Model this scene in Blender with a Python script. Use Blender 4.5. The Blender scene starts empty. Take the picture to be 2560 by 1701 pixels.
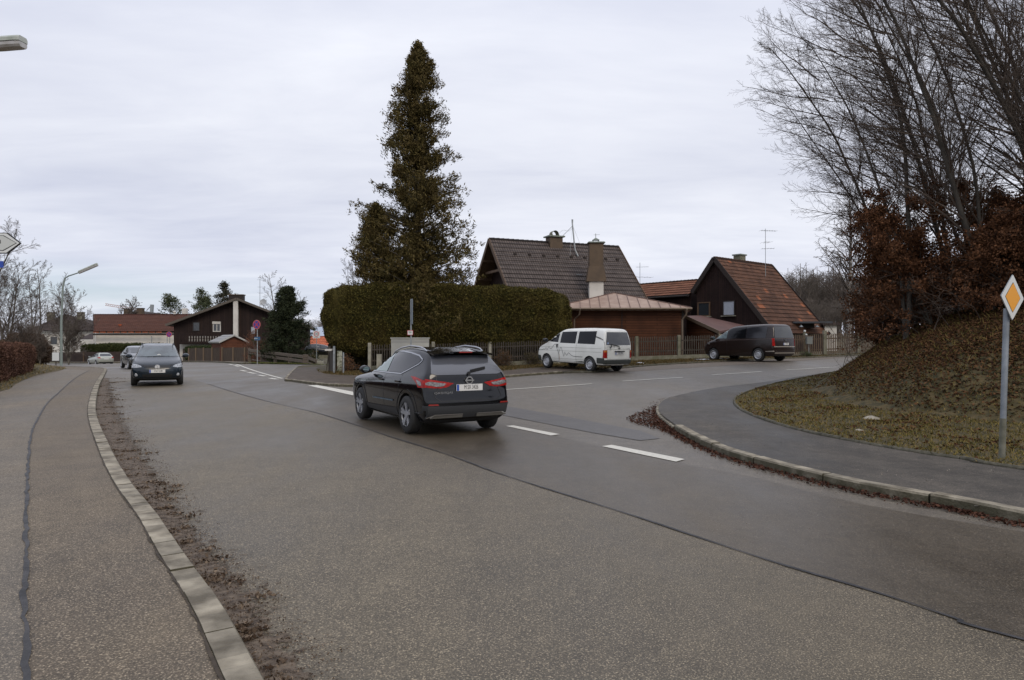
import bpy, bmesh, math, random
import numpy as np
from mathutils import Vector, Matrix
from mathutils.bvhtree import BVHTree
from mathutils.geometry import tessellate_polygon
PI = math.pi
R = math.radians
random.seed(7); rng = np.random.default_rng(11)
S = bpy.context.scene
COL = S.collection

# ---------------------------------------------------------------- camera, sky, sun, exposure
F = 1707.0; HZ = 855.0; EYE = 1.68          # focal length in source pixels, horizon row, eye height
cam = bpy.data.objects.new('camera', bpy.data.cameras.new('camera')); COL.objects.link(cam)
cam.data.sensor_width = 36; cam.data.lens = 24.0; cam.data.clip_start = .1; cam.data.clip_end = 6000
cam.location = (0, 0, EYE); cam.rotation_euler = (R(90.15), 0, 0)
S.camera = cam
S.view_settings.view_transform = 'Standard'; S.view_settings.look = 'None'
S.view_settings.exposure = 0.03; S.view_settings.gamma = 1.0
SUN_EL, SUN_AZ = 38, 150                     # azimuth: degrees clockwise from +Y
W = bpy.data.worlds.new('World'); S.world = W; W.use_nodes = True
def world():
    nt = W.node_tree; nt.nodes.clear(); N = nt.nodes.new; L = nt.links.new
    out = N('ShaderNodeOutputWorld'); bg = N('ShaderNodeBackground'); L(bg.outputs[0], out.inputs[0])
    sky = N('ShaderNodeTexSky'); sky.sky_type = 'NISHITA'; sky.sun_disc = False
    sky.sun_elevation = R(SUN_EL); sky.sun_rotation = R(SUN_AZ); sky.air_density = 1; sky.dust_density = 1.5
    tc = N('ShaderNodeTexCoord'); sep = N('ShaderNodeSeparateXYZ'); L(tc.outputs['Generated'], sep.inputs[0])
    def m(op, a, b=None, c=None, clamp=False):
        n = N('ShaderNodeMath'); n.operation = op; n.use_clamp = clamp
        for i, v in enumerate((a, b, c)):
            if v is None: continue
            if isinstance(v, (int, float)): n.inputs[i].default_value = v
            else: L(v, n.inputs[i])
        return n.outputs[0]
    zc = m('MAXIMUM', sep.outputs[2], 0.0)
    den = m('ADD', zc, 0.11)
    u = m('DIVIDE', sep.outputs[0], den); v = m('DIVIDE', sep.outputs[1], den)
    cb = N('ShaderNodeCombineXYZ'); L(m('MULTIPLY', u, .5), cb.inputs[0]); L(v, cb.inputs[1])
    def noise(sc, det, ro, off, dist=0):
        mp = N('ShaderNodeMapping'); L(cb.outputs[0], mp.inputs[0]); mp.inputs['Location'].default_value = (off, off * .7, 0)
        mp.inputs['Rotation'].default_value = (0, 0, R(14))
        n = N('ShaderNodeTexNoise'); n.inputs['Scale'].default_value = sc; n.inputs['Detail'].default_value = det
        n.inputs['Roughness'].default_value = ro; n.inputs['Distortion'].default_value = dist
        L(mp.outputs[0], n.inputs['Vector']); return n.outputs['Fac']
    n1 = noise(.55, 6, .55, 3.1, .3); n2 = noise(2.0, 5, .6, 8.4, .5)
    mix = m('ADD', m('MULTIPLY', n1, .7), m('MULTIPLY', n2, .3))
    cr = N('ShaderNodeValToRGB'); L(mix, cr.inputs[0])
    e = cr.color_ramp.elements; e[0].position = .38; e[0].color = (.60, .63, .755, 1)
    e[1].position = .64; e[1].color = (.86, .88, .955, 1)
    # overcast luminance rises towards the zenith (CIE overcast sky)
    up = m('ADD', m('MULTIPLY', m('POWER', zc, 2.2), .7), 1.0)
    lowglow = m('MULTIPLY', m('SUBTRACT', 1.0, m('MULTIPLY', zc, 4.5), None, True), .12)
    lum = m('ADD', up, lowglow)
    vm = N('ShaderNodeVectorMath'); vm.operation = 'SCALE'; L(cr.outputs[0], vm.inputs[0]); L(lum, vm.inputs['Scale'])
    # a blue break in the cloud, low down on the left
    az = m('MULTIPLY', sep.outputs[0], -1.0)
    brk = m('MULTIPLY', m('SUBTRACT', 1.0, m('ABSOLUTE', m('DIVIDE', m('SUBTRACT', zc, .062), .045)), None, True),
            m('MULTIPLY', m('SUBTRACT', az, .16, None, True), 2.6, None, True))
    brk = m('MULTIPLY', brk, m('MULTIPLY', m('SUBTRACT', 1.25, m('MULTIPLY', n2, 1.0)), 1.0), None, True)
    sk = N('ShaderNodeVectorMath'); sk.operation = 'SCALE'; L(sky.outputs[0], sk.inputs[0]); sk.inputs['Scale'].default_value = .085
    pale = N('ShaderNodeMix'); pale.data_type = 'RGBA'; pale.inputs[0].default_value = .6
    L(sk.outputs[0], pale.inputs[6]); pale.inputs[7].default_value = (.62, .76, .88, 1)
    mx = N('ShaderNodeMix'); mx.data_type = 'RGBA'; L(m('MULTIPLY', brk, .85), mx.inputs[0]); L(vm.outputs[0], mx.inputs[6]); L(pale.outputs[2], mx.inputs[7])
    mx2 = N('ShaderNodeMix'); mx2.data_type = 'RGBA'; mx2.inputs[0].default_value = .04; L(mx.outputs[2], mx2.inputs[6]); L(sk.outputs[0], mx2.inputs[7])
    L(mx2.outputs[2], bg.inputs[0]); bg.inputs[1].default_value = 1.0
world()
sl = bpy.data.lights.new('sun', 'SUN'); sl.energy = 1.2; sl.angle = R(25); sl.color = (1, .88, .72)
so = bpy.data.objects.new('sun', sl); COL.objects.link(so)
_d = Vector((math.sin(R(SUN_AZ)) * math.cos(R(SUN_EL)), math.cos(R(SUN_AZ)) * math.cos(R(SUN_EL)), math.sin(R(SUN_EL))))
so.rotation_euler = _d.to_track_quat('Z', 'Y').to_euler(); so.location = (0, 0, 60)

# ---------------------------------------------------------------- ground height (thin plate spline through surveyed heights)
_CP = np.array([(0,0,0),(-10,3,0),(10,3,0),(0,8,0),(-8,12,0),(8,10,0),(0,14,.0),(-13.5,26,.04),(-21,35,0.0),(0,20,.06),(-8,22,.02),
 (4,25,.23),(12,30,.43),(3.5,30,.33),(1.7,32.5,.35),(13,36,.63),(11.3,38.3,.56),(-.7,40,.16),(8,41.5,.47),(17,40.5,.72),(-10,36,0.0),
 (9,18,.12),(24,40,.95),(-6,33,.07),(-27.4,46,-.1),(-36,54,-.22),(-48,80,-1.1),(-49,90,-1.0),(-38,80,-.66),(-27,69,-.45),(-18.8,50,.04),
 (-16.5,56,-.25),(-18.3,64,-.6),(-10,80,-1.2),(-14,45,0),(-24,60,-.2),(-70,70,-1.0),(-60,40,-.2),(-40,25,.0),(-60,100,-1.1),(-100,110,-1.5),(-40,120,-1),
 (0,60,.3),(10,56,.7),(22,55,1.0),(40,60,1.8),(60,100,3),(0,100,0),(40,25,.9),(60,40,1.8),(-30,-20,0),(0,-20,0),(30,-20,.2),
 (-150,200,-3),(0,200,0),(150,200,4),(-150,0,-.5),(150,0,2)], float)
def _tps():
    P = _CP[:, :2]; n = len(P)
    d = np.hypot(P[:, None, 0] - P[None, :, 0], P[:, None, 1] - P[None, :, 1]) / 50
    K = np.where(d > 0, d * d * np.log(d + 1e-12), 0) + np.eye(n) * 2e-4
    A = np.zeros((n + 3, n + 3)); A[:n, :n] = K; A[:n, n] = 1; A[:n, n + 1:] = P / 50; A[n:, :n] = A[:n, n:].T
    return np.linalg.solve(A, np.concatenate([_CP[:, 2], np.zeros(3)]))
_TW = _tps()
def Gv(x, y):
    x = np.clip(np.asarray(x, float), -150, 150); y = np.clip(np.asarray(y, float), -20, 200)
    d = np.hypot(x[..., None] - _CP[:, 0], y[..., None] - _CP[:, 1]) / 50
    z = (np.where(d > 0, d * d * np.log(d + 1e-12), 0) @ _TW[:len(_CP)]) + _TW[-3] + _TW[-2] * x / 50 + _TW[-1] * y / 50
    return z
def G(x, y): return float(Gv(np.array(x), np.array(y)))
def g(px, py):
    """point of the ground seen in direction (px,py) of the survey photograph"""
    Y = np.arange(2.5, 120, .05); X = (px - 1280) / F * Y; zr = EYE + (HZ - py) / F * Y
    k = np.argmax(zr <= Gv(X, Y))
    if zr[k] > Gv(X[k], Y[k]): k = len(Y) - 1
    return (X[k], Y[k])
def w(px, Y): return ((px - 1280) / F * Y, Y)
def P(px, py, Y): return Vector(((px - 1280) / F * Y, Y, EYE + (HZ - py) / F * Y))

def inpoly(x, y, poly):
    p = np.asarray(poly); ins = np.zeros(x.shape, bool); n = len(p); j = n - 1
    for i in range(n):
        c = ((p[i, 1] > y) != (p[j, 1] > y)) & (x < (p[j, 0] - p[i, 0]) * (y - p[i, 1]) / (p[j, 1] - p[i, 1] + 1e-12) + p[i, 0])
        ins ^= c; j = i
    return ins
def edist(x, y, poly):
    p = np.asarray(poly); q = np.roll(p, -1, 0); best = np.full(x.shape, 1e9)
    for a, b in zip(p, q):
        ab = b - a; t = np.clip(((x - a[0]) * ab[0] + (y - a[1]) * ab[1]) / (ab @ ab + 1e-12), 0, 1)
        best = np.minimum(best, np.hypot(x - a[0] - t * ab[0], y - a[1] - t * ab[1]))
    return best
def smooth(pts, k=6):
    pts = [np.array(p[:2], float) for p in pts]; out = []
    for i in range(len(pts) - 1):
        p0 = pts[max(i - 1, 0)]; p1 = pts[i]; p2 = pts[i + 1]; p3 = pts[min(i + 2, len(pts) - 1)]
        for t in np.linspace(0, 1, k, endpoint=False):
            out.append(.5 * ((2 * p1) + (-p0 + p2) * t + (2 * p0 - 5 * p1 + 4 * p2 - p3) * t * t + (-p0 + 3 * p1 - 3 * p2 + p3) * t ** 3))
    out.append(pts[-1]); return [tuple(p) for p in out]

# ---------------------------------------------------------------- helpers
def tag(o, label=None, cat=None, group=None, kind=None):
    if label: o['label'] = label
    if cat: o['category'] = cat
    if group: o['group'] = group
    if kind: o['kind'] = kind
    return o
def thing(name, loc, rz, label, cat, group=None):
    o = bpy.data.objects.new(name, None); COL.objects.link(o); o.location = loc; o.rotation_euler = (0, 0, rz); o.empty_display_size = .3
    return tag(o, label, cat, group)
def linkmesh(name, me, m, parent=None):
    o = bpy.data.objects.new(name, me); COL.objects.link(o)
    if m is not None:
        if not isinstance(m, (list, tuple)): m = [m]
        for x in m: me.materials.append(x)
    if parent is not None: o.parent = parent
    return o
def wmat(o):
    M = Matrix.LocRotScale(o.location, o.rotation_euler, None)
    return wmat(o.parent) @ M if o.parent else M
class MB:
    def __init__(s): s.v = []; s.f = []; s.uv = []
    def poly(s, pts, uv=None):
        i = len(s.v); s.v += [Vector(p) for p in pts]; s.f.append(tuple(range(i, i + len(pts))))
        if uv is None:
            a, b = Vector(pts[0]), Vector(pts[1]); u = (b - a); 
            u = u.normalized() if u.length > 1e-9 else Vector((1, 0, 0))
            n = Vector((0, 0, 0))
            for k in range(len(pts)):
                n += Vector(pts[k]).cross(Vector(pts[(k + 1) % len(pts)]))
            if n.length > 1e-9:
                n.normalize()
                if abs(n.z) < .95: u = Vector((0, 0, 1)).cross(n).normalized()
            vv = n.cross(u)
            uv = [((Vector(p)).dot(u), (Vector(p)).dot(vv)) for p in pts]
        s.uv.append(uv)
    def box(s, c, d, rz=0, rot=None):
        M = Matrix.Translation(Vector(c)) @ (rot.to_4x4() if rot is not None else Matrix.Rotation(rz, 4, 'Z'))
        x, y, z = d[0] / 2, d[1] / 2, d[2] / 2
        p = [M @ Vector(q) for q in ((-x,-y,-z),(x,-y,-z),(x,y,-z),(-x,y,-z),(-x,-y,z),(x,-y,z),(x,y,z),(-x,y,z))]
        for f in ((0,3,2,1),(4,5,6,7),(0,1,5,4),(1,2,6,5),(2,3,7,6),(3,0,4,7)): s.poly([p[k] for k in f])
    def bar(s, a, b, w_, h_, up=Vector((0, 0, 1))):
        a = Vector(a); b = Vector(b); t = (b - a).normalized(); sd = t.cross(up)
        if sd.length < 1e-4: sd = t.cross(Vector((0, 1, 0)))
        sd.normalize(); u = sd.cross(t)
        q = [(sd * x * w_ / 2 + u * y * h_ / 2) for x, y in ((-1,-1),(1,-1),(1,1),(-1,1))]
        A = [a + k for k in q]; B = [b + k for k in q]
        s.poly(A[::-1]); s.poly(B)
        for k in range(4): s.poly([A[k], A[(k + 1) % 4], B[(k + 1) % 4], B[k]])
    def tube(s, path, r, n=8, cap=True):
        path = [Vector(p) for p in path]; rs = r if isinstance(r, (list, tuple)) else [r] * len(path); rings = []; prev = None
        for i, p in enumerate(path):
            t = (path[min(i + 1, len(path) - 1)] - path[max(i - 1, 0)]).normalized()
            if prev is None: a = t.orthogonal().normalized()
            else: a = (prev - t * prev.dot(t)).normalized()
            prev = a; b = t.cross(a)
            base = len(s.v); s.v += [p + (a * math.cos(2 * PI * k / n) + b * math.sin(2 * PI * k / n)) * rs[i] for k in range(n)]; rings.append(base)
        for i in range(len(rings) - 1):
            for k in range(n):
                s.f.append((rings[i] + k, rings[i] + (k + 1) % n, rings[i + 1] + (k + 1) % n, rings[i + 1] + k)); s.uv.append([(0, 0)] * 4)
        if cap:
            s.f.append(tuple(rings[0] + k for k in range(n))[::-1]); s.uv.append([(0, 0)] * n)
            s.f.append(tuple(rings[-1] + k for k in range(n))); s.uv.append([(0, 0)] * n)
    def lathe(s, prof, c, axis='Z', n=24, M=None, caps=(1, 1)):
        rings = []
        for r, h in prof:
            base = len(s.v)
            for k in range(n):
                a = 2 * PI * k / n; p = Vector((r * math.cos(a), r * math.sin(a), h))
                if axis == 'Y': p = Vector((p.x, p.z, p.y))
                if axis == 'X': p = Vector((p.z, p.x, p.y))
                s.v.append((M @ p if M else p) + Vector(c))
            rings.append(base)
        for i in range(len(rings) - 1):
            for k in range(n):
                s.f.append((rings[i] + k, rings[i] + (k + 1) % n, rings[i + 1] + (k + 1) % n, rings[i + 1] + k)); s.uv.append([(0, 0)] * 4)
        if caps[0]: s.f.append(tuple(rings[0] + k for k in range(n))[::-1]); s.uv.append([(0, 0)] * n)
        if caps[1]: s.f.append(tuple(rings[-1] + k for k in range(n))); s.uv.append([(0, 0)] * n)
    def build(s, name, m, parent=None, local=False, smooth_=False, bevel=0):
        me = bpy.data.meshes.new(name); v = s.v
        if parent is not None and not local:
            inv = wmat(parent).inverted(); v = [inv @ p for p in v]
        me.from_pydata([tuple(p) for p in v], [], s.f)
        ul = me.uv_layers.new(name='uv'); flat = [c for fu in s.uv for p in fu for c in p]
        ul.data.foreach_set('uv', flat)
        if bevel:
            bm = bmesh.new(); bm.from_mesh(me); bmesh.ops.remove_doubles(bm, verts=bm.verts, dist=1e-4)
            bmesh.ops.bevel(bm, geom=[e for e in bm.edges if len(e.link_faces) == 2 and e.calc_face_angle(0) > .5], offset=bevel, segments=2, affect='EDGES', profile=.6)
            bm.to_mesh(me); bm.free()
        if smooth_:
            me.polygons.foreach_set('use_smooth', [True] * len(me.polygons))
            try: me.set_sharp_from_angle(angle=R(40))
            except Exception: pass
        me.update(); return linkmesh(name, me, m, parent)
def fast(name, V, Fc, m, parent=None, sm=False):
    V = np.asarray(V, np.float32); Fc = np.asarray(Fc, np.int32)
    if parent is not None:
        inv = np.array(wmat(parent).inverted(), np.float32); V = V @ inv[:3, :3].T + inv[:3, 3]
    me = bpy.data.meshes.new(name); me.vertices.add(len(V)); me.vertices.foreach_set('co', V.ravel())
    k = Fc.shape[1]; me.loops.add(Fc.size); me.loops.foreach_set('vertex_index', Fc.ravel())
    me.polygons.add(len(Fc)); me.polygons.foreach_set('loop_start', np.arange(len(Fc), dtype=np.int32) * k)
    if sm: me.polygons.foreach_set('use_smooth', np.ones(len(Fc), bool))
    me.update(calc_edges=True); return linkmesh(name, me, m, parent)
def norm(a): return a / (np.linalg.norm(a, axis=-1, keepdims=True) + 1e-9)
def leaves(C, D, ln, wd):
    """one small folded blade per point: C centres, D long directions; ln, wd arrays or numbers"""
    n = len(C); D = norm(D); r = norm(rng.normal(size=(n, 3))); sd = norm(np.cross(D, r))
    ln = np.broadcast_to(np.asarray(ln, float), (n,))[:, None]; wd = np.broadcast_to(np.asarray(wd, float), (n,))[:, None]
    a = C - D * ln * .5; b = C + D * ln * .5
    V = np.stack([a, C + sd * wd * .5, b, C - sd * wd * .5], 1).reshape(-1, 3)
    return V, np.arange(4 * n).reshape(n, 4)
def segs(A, B, ra, rb, k=3):
    A = np.asarray(A); B = np.asarray(B); n = len(A); t = norm(B - A)
    ref = np.where(np.abs(t[:, 2:3]) > .9, np.array([[1., 0, 0]]), np.array([[0, 0, 1.]]))
    u = norm(np.cross(t, ref)); v = np.cross(t, u); V = np.zeros((n, 2 * k, 3))
    for j in range(k):
        a = 2 * PI * j / k; o = u * math.cos(a) + v * math.sin(a)
        V[:, j] = A + o * np.asarray(ra)[:, None]; V[:, k + j] = B + o * np.asarray(rb)[:, None]
    Fc = np.array([[j, (j + 1) % k, k + (j + 1) % k, k + j] for j in range(k)])
    return V.reshape(-1, 3), (np.arange(n)[:, None, None] * 2 * k + Fc).reshape(-1, 4)

# ---------------------------------------------------------------- materials
def nodes(name):
    m = bpy.data.materials.new(name); m.use_nodes = True; nt = m.node_tree; b = nt.nodes['Principled BSDF']; return m, nt, b
def c4(c): return (c[0], c[1], c[2], 1)
_MC = {}
def mat(name, col, rough=.6, metal=0, col2=None, sc=5, det=4, bump=0, bsc=None, coat=0, spec=.5, rnd=None, coords='Object', trans=0, lo=.35, hi=.65, stretch=(1, 1, 1), r2=None):
    if name in _MC: return _MC[name]
    m, nt, b = nodes(name); N = nt.nodes.new; L = nt.links.new
    b.inputs['Base Color'].default_value = c4(col); b.inputs['Roughness'].default_value = rough; b.inputs['Metallic'].default_value = metal
    b.inputs['Coat Weight'].default_value = coat; b.inputs['Coat Roughness'].default_value = .05; b.inputs['Specular IOR Level'].default_value = spec
    b.inputs['Transmission Weight'].default_value = trans
    tc = N('ShaderNodeTexCoord'); mp = N('ShaderNodeMapping'); L(tc.outputs[coords], mp.inputs[0]); mp.inputs['Scale'].default_value = stretch
    cur = None
    if col2 is not None:
        n = N('ShaderNodeTexNoise'); n.inputs['Scale'].default_value = sc; n.inputs['Detail'].default_value = det; L(mp.outputs[0], n.inputs['Vector'])
        r = N('ShaderNodeValToRGB'); r.color_ramp.elements[0].position = lo; r.color_ramp.elements[1].position = hi
        r.color_ramp.elements[0].color = c4(col); r.color_ramp.elements[1].color = c4(col2); L(n.outputs['Fac'], r.inputs[0]); cur = r.outputs[0]
        if r2 is not None:
            mr = N('ShaderNodeMapRange'); L(n.outputs['Fac'], mr.inputs[0]); mr.inputs[1].default_value = lo; mr.inputs[2].default_value = hi
            mr.inputs[3].default_value = rough; mr.inputs[4].default_value = r2; L(mr.outputs[0], b.inputs['Roughness'])
    if rnd is not None: b.inputs['Specular IOR Level'].default_value = .12
    if rnd is not None:       # per-leaf variety
        ge = N('ShaderNodeNewGeometry'); mx = N('ShaderNodeMix'); mx.data_type = 'RGBA'; rr = N('ShaderNodeMath'); rr.operation = 'POWER'; rr.inputs[1].default_value = 1.5
        L(ge.outputs['Random Per Island'], rr.inputs[0]); L(rr.outputs[0], mx.inputs[0])
        if cur: L(cur, mx.inputs[6])
        else: mx.inputs[6].default_value = c4(col)
        mx.inputs[7].default_value = c4(rnd); cur = mx.outputs[2]
    if cur: L(cur, b.inputs['Base Color'])
    if bump:
        n = N('ShaderNodeTexNoise'); n.inputs['Scale'].default_value = bsc or sc * 4; n.inputs['Detail'].default_value = 5; L(mp.outputs[0], n.inputs['Vector'])
        bp = N('ShaderNodeBump'); bp.inputs['Strength'].default_value = bump; bp.inputs['Distance'].default_value = .02; L(n.outputs['Fac'], bp.inputs['Height']); L(bp.outputs[0], b.inputs['Normal'])
    _MC[name] = m; return m
def asphalt(name, c1, c2, speck, grain=85, r1=.5, r2=.75, blot=.45, spk=.60, wet=.0, bump=.5, stain=.35, agg=.42):
    m, nt, b = nodes(name); N = nt.nodes.new; L = nt.links.new
    ge = N('ShaderNodeNewGeometry')
    def noi(sc, det, ro=.5, st=None):
        n = N('ShaderNodeTexNoise'); n.inputs['Scale'].default_value = sc; n.inputs['Detail'].default_value = det; n.inputs['Roughness'].default_value = ro
        if st:
            mp = N('ShaderNodeMapping'); mp.inputs['Scale'].default_value = (st[0], st[1], 1); mp.inputs['Rotation'].default_value = (0, 0, R(st[2])); L(ge.outputs['Position'], mp.inputs[0]); L(mp.outputs[0], n.inputs['Vector'])
        else: L(ge.outputs['Position'], n.inputs['Vector'])
        return n.outputs['Fac']
    big = noi(.5, 5, .6, (1, .35, 33)); mid = noi(7, 6, .65); fine = noi(grain, 2, .6)
    def ramp(s, a, b_, ca, cb):
        r = N('ShaderNodeValToRGB'); r.color_ramp.elements[0].position = a; r.color_ramp.elements[1].position = b_; r.color_ramp.elements[0].color = ca; r.color_ramp.elements[1].color = cb; L(s, r.inputs[0]); return r.outputs[0]
    base = ramp(big, .36, .64, c4(c1), c4(c2))
    mm = N('ShaderNodeMix'); mm.data_type = 'RGBA'; mm.blend_type = 'MULTIPLY'; mm.inputs[0].default_value = blot; L(base, mm.inputs[6])
    L(ramp(mid, .3, .7, (.55, .55, .55, 1), (1.25, 1.22, 1.2, 1)), mm.inputs[7])
    m2 = N('ShaderNodeMix'); m2.data_type = 'RGBA'; m2.blend_type = 'MULTIPLY'; m2.inputs[0].default_value = .62; L(mm.outputs[2], m2.inputs[6])
    L(ramp(fine, .35, .6, (.40, .40, .40, 1), (1.30, 1.30, 1.30, 1)), m2.inputs[7])
    st = N('ShaderNodeMix'); st.data_type = 'RGBA'; st.blend_type = 'MULTIPLY'; st.inputs[0].default_value = stain; L(m2.outputs[2], st.inputs[6])
    L(ramp(noi(1.7, 8, .7), .38, .66, (.62, .6, .58, 1), (1.32, 1.3, 1.26, 1)), st.inputs[7]); m2 = st
    m3 = N('ShaderNodeMix'); m3.data_type = 'RGBA'; L(ramp(fine, spk, spk + .06, (0, 0, 0, 1), (1, 1, 1, 1)), m3.inputs[0]); L(m2.outputs[2], m3.inputs[6]); m3.inputs[7].default_value = c4(speck)
    vo = N('ShaderNodeTexVoronoi'); vo.inputs['Scale'].default_value = grain * 1.3; L(ge.outputs['Position'], vo.inputs['Vector'])     # single stones of the aggregate
    sp = N('ShaderNodeSeparateColor'); L(vo.outputs['Color'], sp.inputs[0])
    m5 = N('ShaderNodeMix'); m5.data_type = 'RGBA'; m5.blend_type = 'MULTIPLY'; m5.inputs[0].default_value = agg; L(m3.outputs[2], m5.inputs[6]); L(ramp(sp.outputs[0], .0, 1.0, (.45, .44, .44, 1), (1.5, 1.45, 1.38, 1)), m5.inputs[7])
    m6 = N('ShaderNodeMix'); m6.data_type = 'RGBA'; L(m5.outputs[2], m6.inputs[6]); m6.inputs[7].default_value = c4(speck); gm = N('ShaderNodeMath'); gm.operation = 'MULTIPLY'; gm.inputs[1].default_value = agg
    L(ramp(sp.outputs[1], .94, .97, (0, 0, 0, 1), (1, 1, 1, 1)), gm.inputs[0]); L(gm.outputs[0], m6.inputs[0]); m3 = m6
    L(m3.outputs[2], b.inputs['Base Color'])
    mr = N('ShaderNodeMapRange'); L(big, mr.inputs[0]); mr.inputs[1].default_value = .35; mr.inputs[2].default_value = .65; mr.inputs[3].default_value = r1; mr.inputs[4].default_value = r2
    L(mr.outputs[0], b.inputs['Roughness']); b.inputs['Specular IOR Level'].default_value = .5
    bp = N('ShaderNodeBump'); bp.inputs['Strength'].default_value = bump; bp.inputs['Distance'].default_value = .006; L(fine, bp.inputs['Height']); L(bp.outputs[0], b.inputs['Normal'])
    return m
def bricky(name, c1, c2, mortar, bw, rh, ms=.01, off=.5, rough=.8, patch=None, bump=.3, noise_mul=.35, pth=.955):
    """brick-texture in metres over the uv map: tiles, planks"""
    m, nt, b = nodes(name); N = nt.nodes.new; L = nt.links.new
    uv = N('ShaderNodeUVMap'); uv.uv_map = 'uv'
    t = N('ShaderNodeTexBrick'); t.offset = off; t.inputs['Scale'].default_value = 1; t.inputs['Brick Width'].default_value = bw; t.inputs['Row Height'].default_value = rh
    t.inputs['Mortar Size'].default_value = ms; t.inputs['Mortar Smooth'].default_value = .3; t.inputs['Color1'].default_value = c4(c1); t.inputs['Color2'].default_value = c4(c2); t.inputs['Mortar'].default_value = c4(mortar)
    L(uv.outputs[0], t.inputs['Vector']); cur = t.outputs['Color']
    n = N('ShaderNodeTexNoise'); n.inputs['Scale'].default_value = 1.1; n.inputs['Detail'].default_value = 6; L(uv.outputs[0], n.inputs['Vector'])
    r = N('ShaderNodeValToRGB'); r.color_ramp.elements[0].position = .3; r.color_ramp.elements[1].position = .7; r.color_ramp.elements[0].color = (.55, .55, .55, 1); r.color_ramp.elements[1].color = (1.3, 1.3, 1.3, 1); L(n.outputs['Fac'], r.inputs[0])
    mm = N('ShaderNodeMix'); mm.data_type = 'RGBA'; mm.blend_type = 'MULTIPLY'; mm.inputs[0].default_value = noise_mul * 2; L(cur, mm.inputs[6]); L(r.outputs[0], mm.inputs[7]); cur = mm.outputs[2]
    if patch:
        mp = N('ShaderNodeVectorMath'); mp.operation = 'DIVIDE'; L(uv.outputs[0], mp.inputs[0]); mp.inputs[1].default_value = (bw * 1.5, rh, 1)
        fl = N('ShaderNodeVectorMath'); fl.operation = 'FLOOR'; L(mp.outputs[0], fl.inputs[0]); wn = N('ShaderNodeTexWhiteNoise'); wn.noise_dimensions = '2D'; L(fl.outputs[0], wn.inputs['Vector'])
        gt = N('ShaderNodeMath'); gt.operation = 'GREATER_THAN'; gt.inputs[1].default_value = pth; L(wn.outputs['Value'], gt.inputs[0])
        m4 = N('ShaderNodeMix'); m4.data_type = 'RGBA'; L(gt.outputs[0], m4.inputs[0]); L(cur, m4.inputs[6]); m4.inputs[7].default_value = c4(patch); cur = m4.outputs[2]
    L(cur, b.inputs['Base Color']); b.inputs['Roughness'].default_value = rough; b.inputs['Specular IOR Level'].default_value = .18
    bp = N('ShaderNodeBump'); bp.inputs['Strength'].default_value = bump; bp.inputs['Distance'].default_value = .02; bp.invert = True; L(t.outputs['Fac'], bp.inputs['Height']); L(bp.outputs[0], b.inputs['Normal'])
    return m

m_roadA = asphalt('asphalt_grainy', (.076, .063, .042), (.120, .101, .069), (.35, .29, .20), 98, .46, .66, .4, .60)
m_roadB = asphalt('asphalt_smooth', (.060, .049, .034), (.097, .080, .056), (.24, .20, .15), 90, .36, .58, .4, .66, bump=.3)
m_roadC = asphalt('asphalt_side', (.098, .085, .068), (.138, .121, .096), (.27, .24, .18), 80, .42, .64, .4, .64, bump=.35)
m_patch = asphalt('asphalt_patch', (.062, .057, .053), (.085, .078, .072), (.16, .14, .12), 90, .4, .55, .3, .68, bump=.3)
m_path = asphalt('pavement_asphalt', (.094, .075, .052), (.142, .116, .082), (.34, .28, .2), 85, .7, .9, .5, .59)
m_path2 = asphalt('pavement_asphalt_old', (.104, .089, .067), (.165, .141, .107), (.36, .3, .22), 110, .6, .85, .5, .60)
m_path3 = asphalt('pavement_right', (.034, .031, .026), (.085, .075, .062), (.17, .15, .12), 60, .5, .85, .7, .66, stain=.8)
m_shoulder = asphalt('shoulder', (.11, .088, .066), (.15, .125, .098), (.28, .23, .18), 40, .7, .85, .6, .62)
def _kerbmat(m):      # stones differ a little; algae and grime on the upright face
    nt = m.node_tree; N = nt.nodes.new; L = nt.links.new; b = nt.nodes['Principled BSDF']; src = b.inputs['Base Color'].links[0].from_socket; ge = N('ShaderNodeNewGeometry')
    mr = N('ShaderNodeMapRange'); L(ge.outputs['Random Per Island'], mr.inputs[0]); mr.inputs[3].default_value = .72; mr.inputs[4].default_value = 1.12
    vm = N('ShaderNodeVectorMath'); vm.operation = 'SCALE'; L(src, vm.inputs[0]); L(mr.outputs[0], vm.inputs['Scale'])
    sx = N('ShaderNodeSeparateXYZ'); L(ge.outputs['Normal'], sx.inputs[0]); n = N('ShaderNodeTexNoise'); n.inputs['Scale'].default_value = 7; n.inputs['Detail'].default_value = 6; L(ge.outputs['Position'], n.inputs['Vector'])
    s1 = N('ShaderNodeMath'); s1.operation = 'SUBTRACT'; s1.inputs[0].default_value = 1.05; L(sx.outputs[2], s1.inputs[1]); s2 = N('ShaderNodeMath'); s2.operation = 'MULTIPLY'; s2.use_clamp = True; L(s1.outputs[0], s2.inputs[0]); L(n.outputs['Fac'], s2.inputs[1])
    s3 = N('ShaderNodeMath'); s3.operation = 'MULTIPLY'; s3.use_clamp = True; s3.inputs[1].default_value = 1.7; L(s2.outputs[0], s3.inputs[0])
    mx = N('ShaderNodeMix'); mx.data_type = 'RGBA'; L(s3.outputs[0], mx.inputs[0]); L(vm.outputs[0], mx.inputs[6]); mx.inputs[7].default_value = (.065, .058, .032, 1); L(mx.outputs[2], b.inputs['Base Color'])
m_kerb = mat('kerb_granite', (.13, .11, .078), .85, col2=(.35, .31, .235), sc=5, det=10, bump=.6, bsc=40, coords='Object')
_kerbmat(m_kerb)
m_kerbd = mat('kerb_mossy', (.045, .042, .026), .85, col2=(.11, .10, .07), sc=8, det=8, bump=.6, bsc=30)
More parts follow.
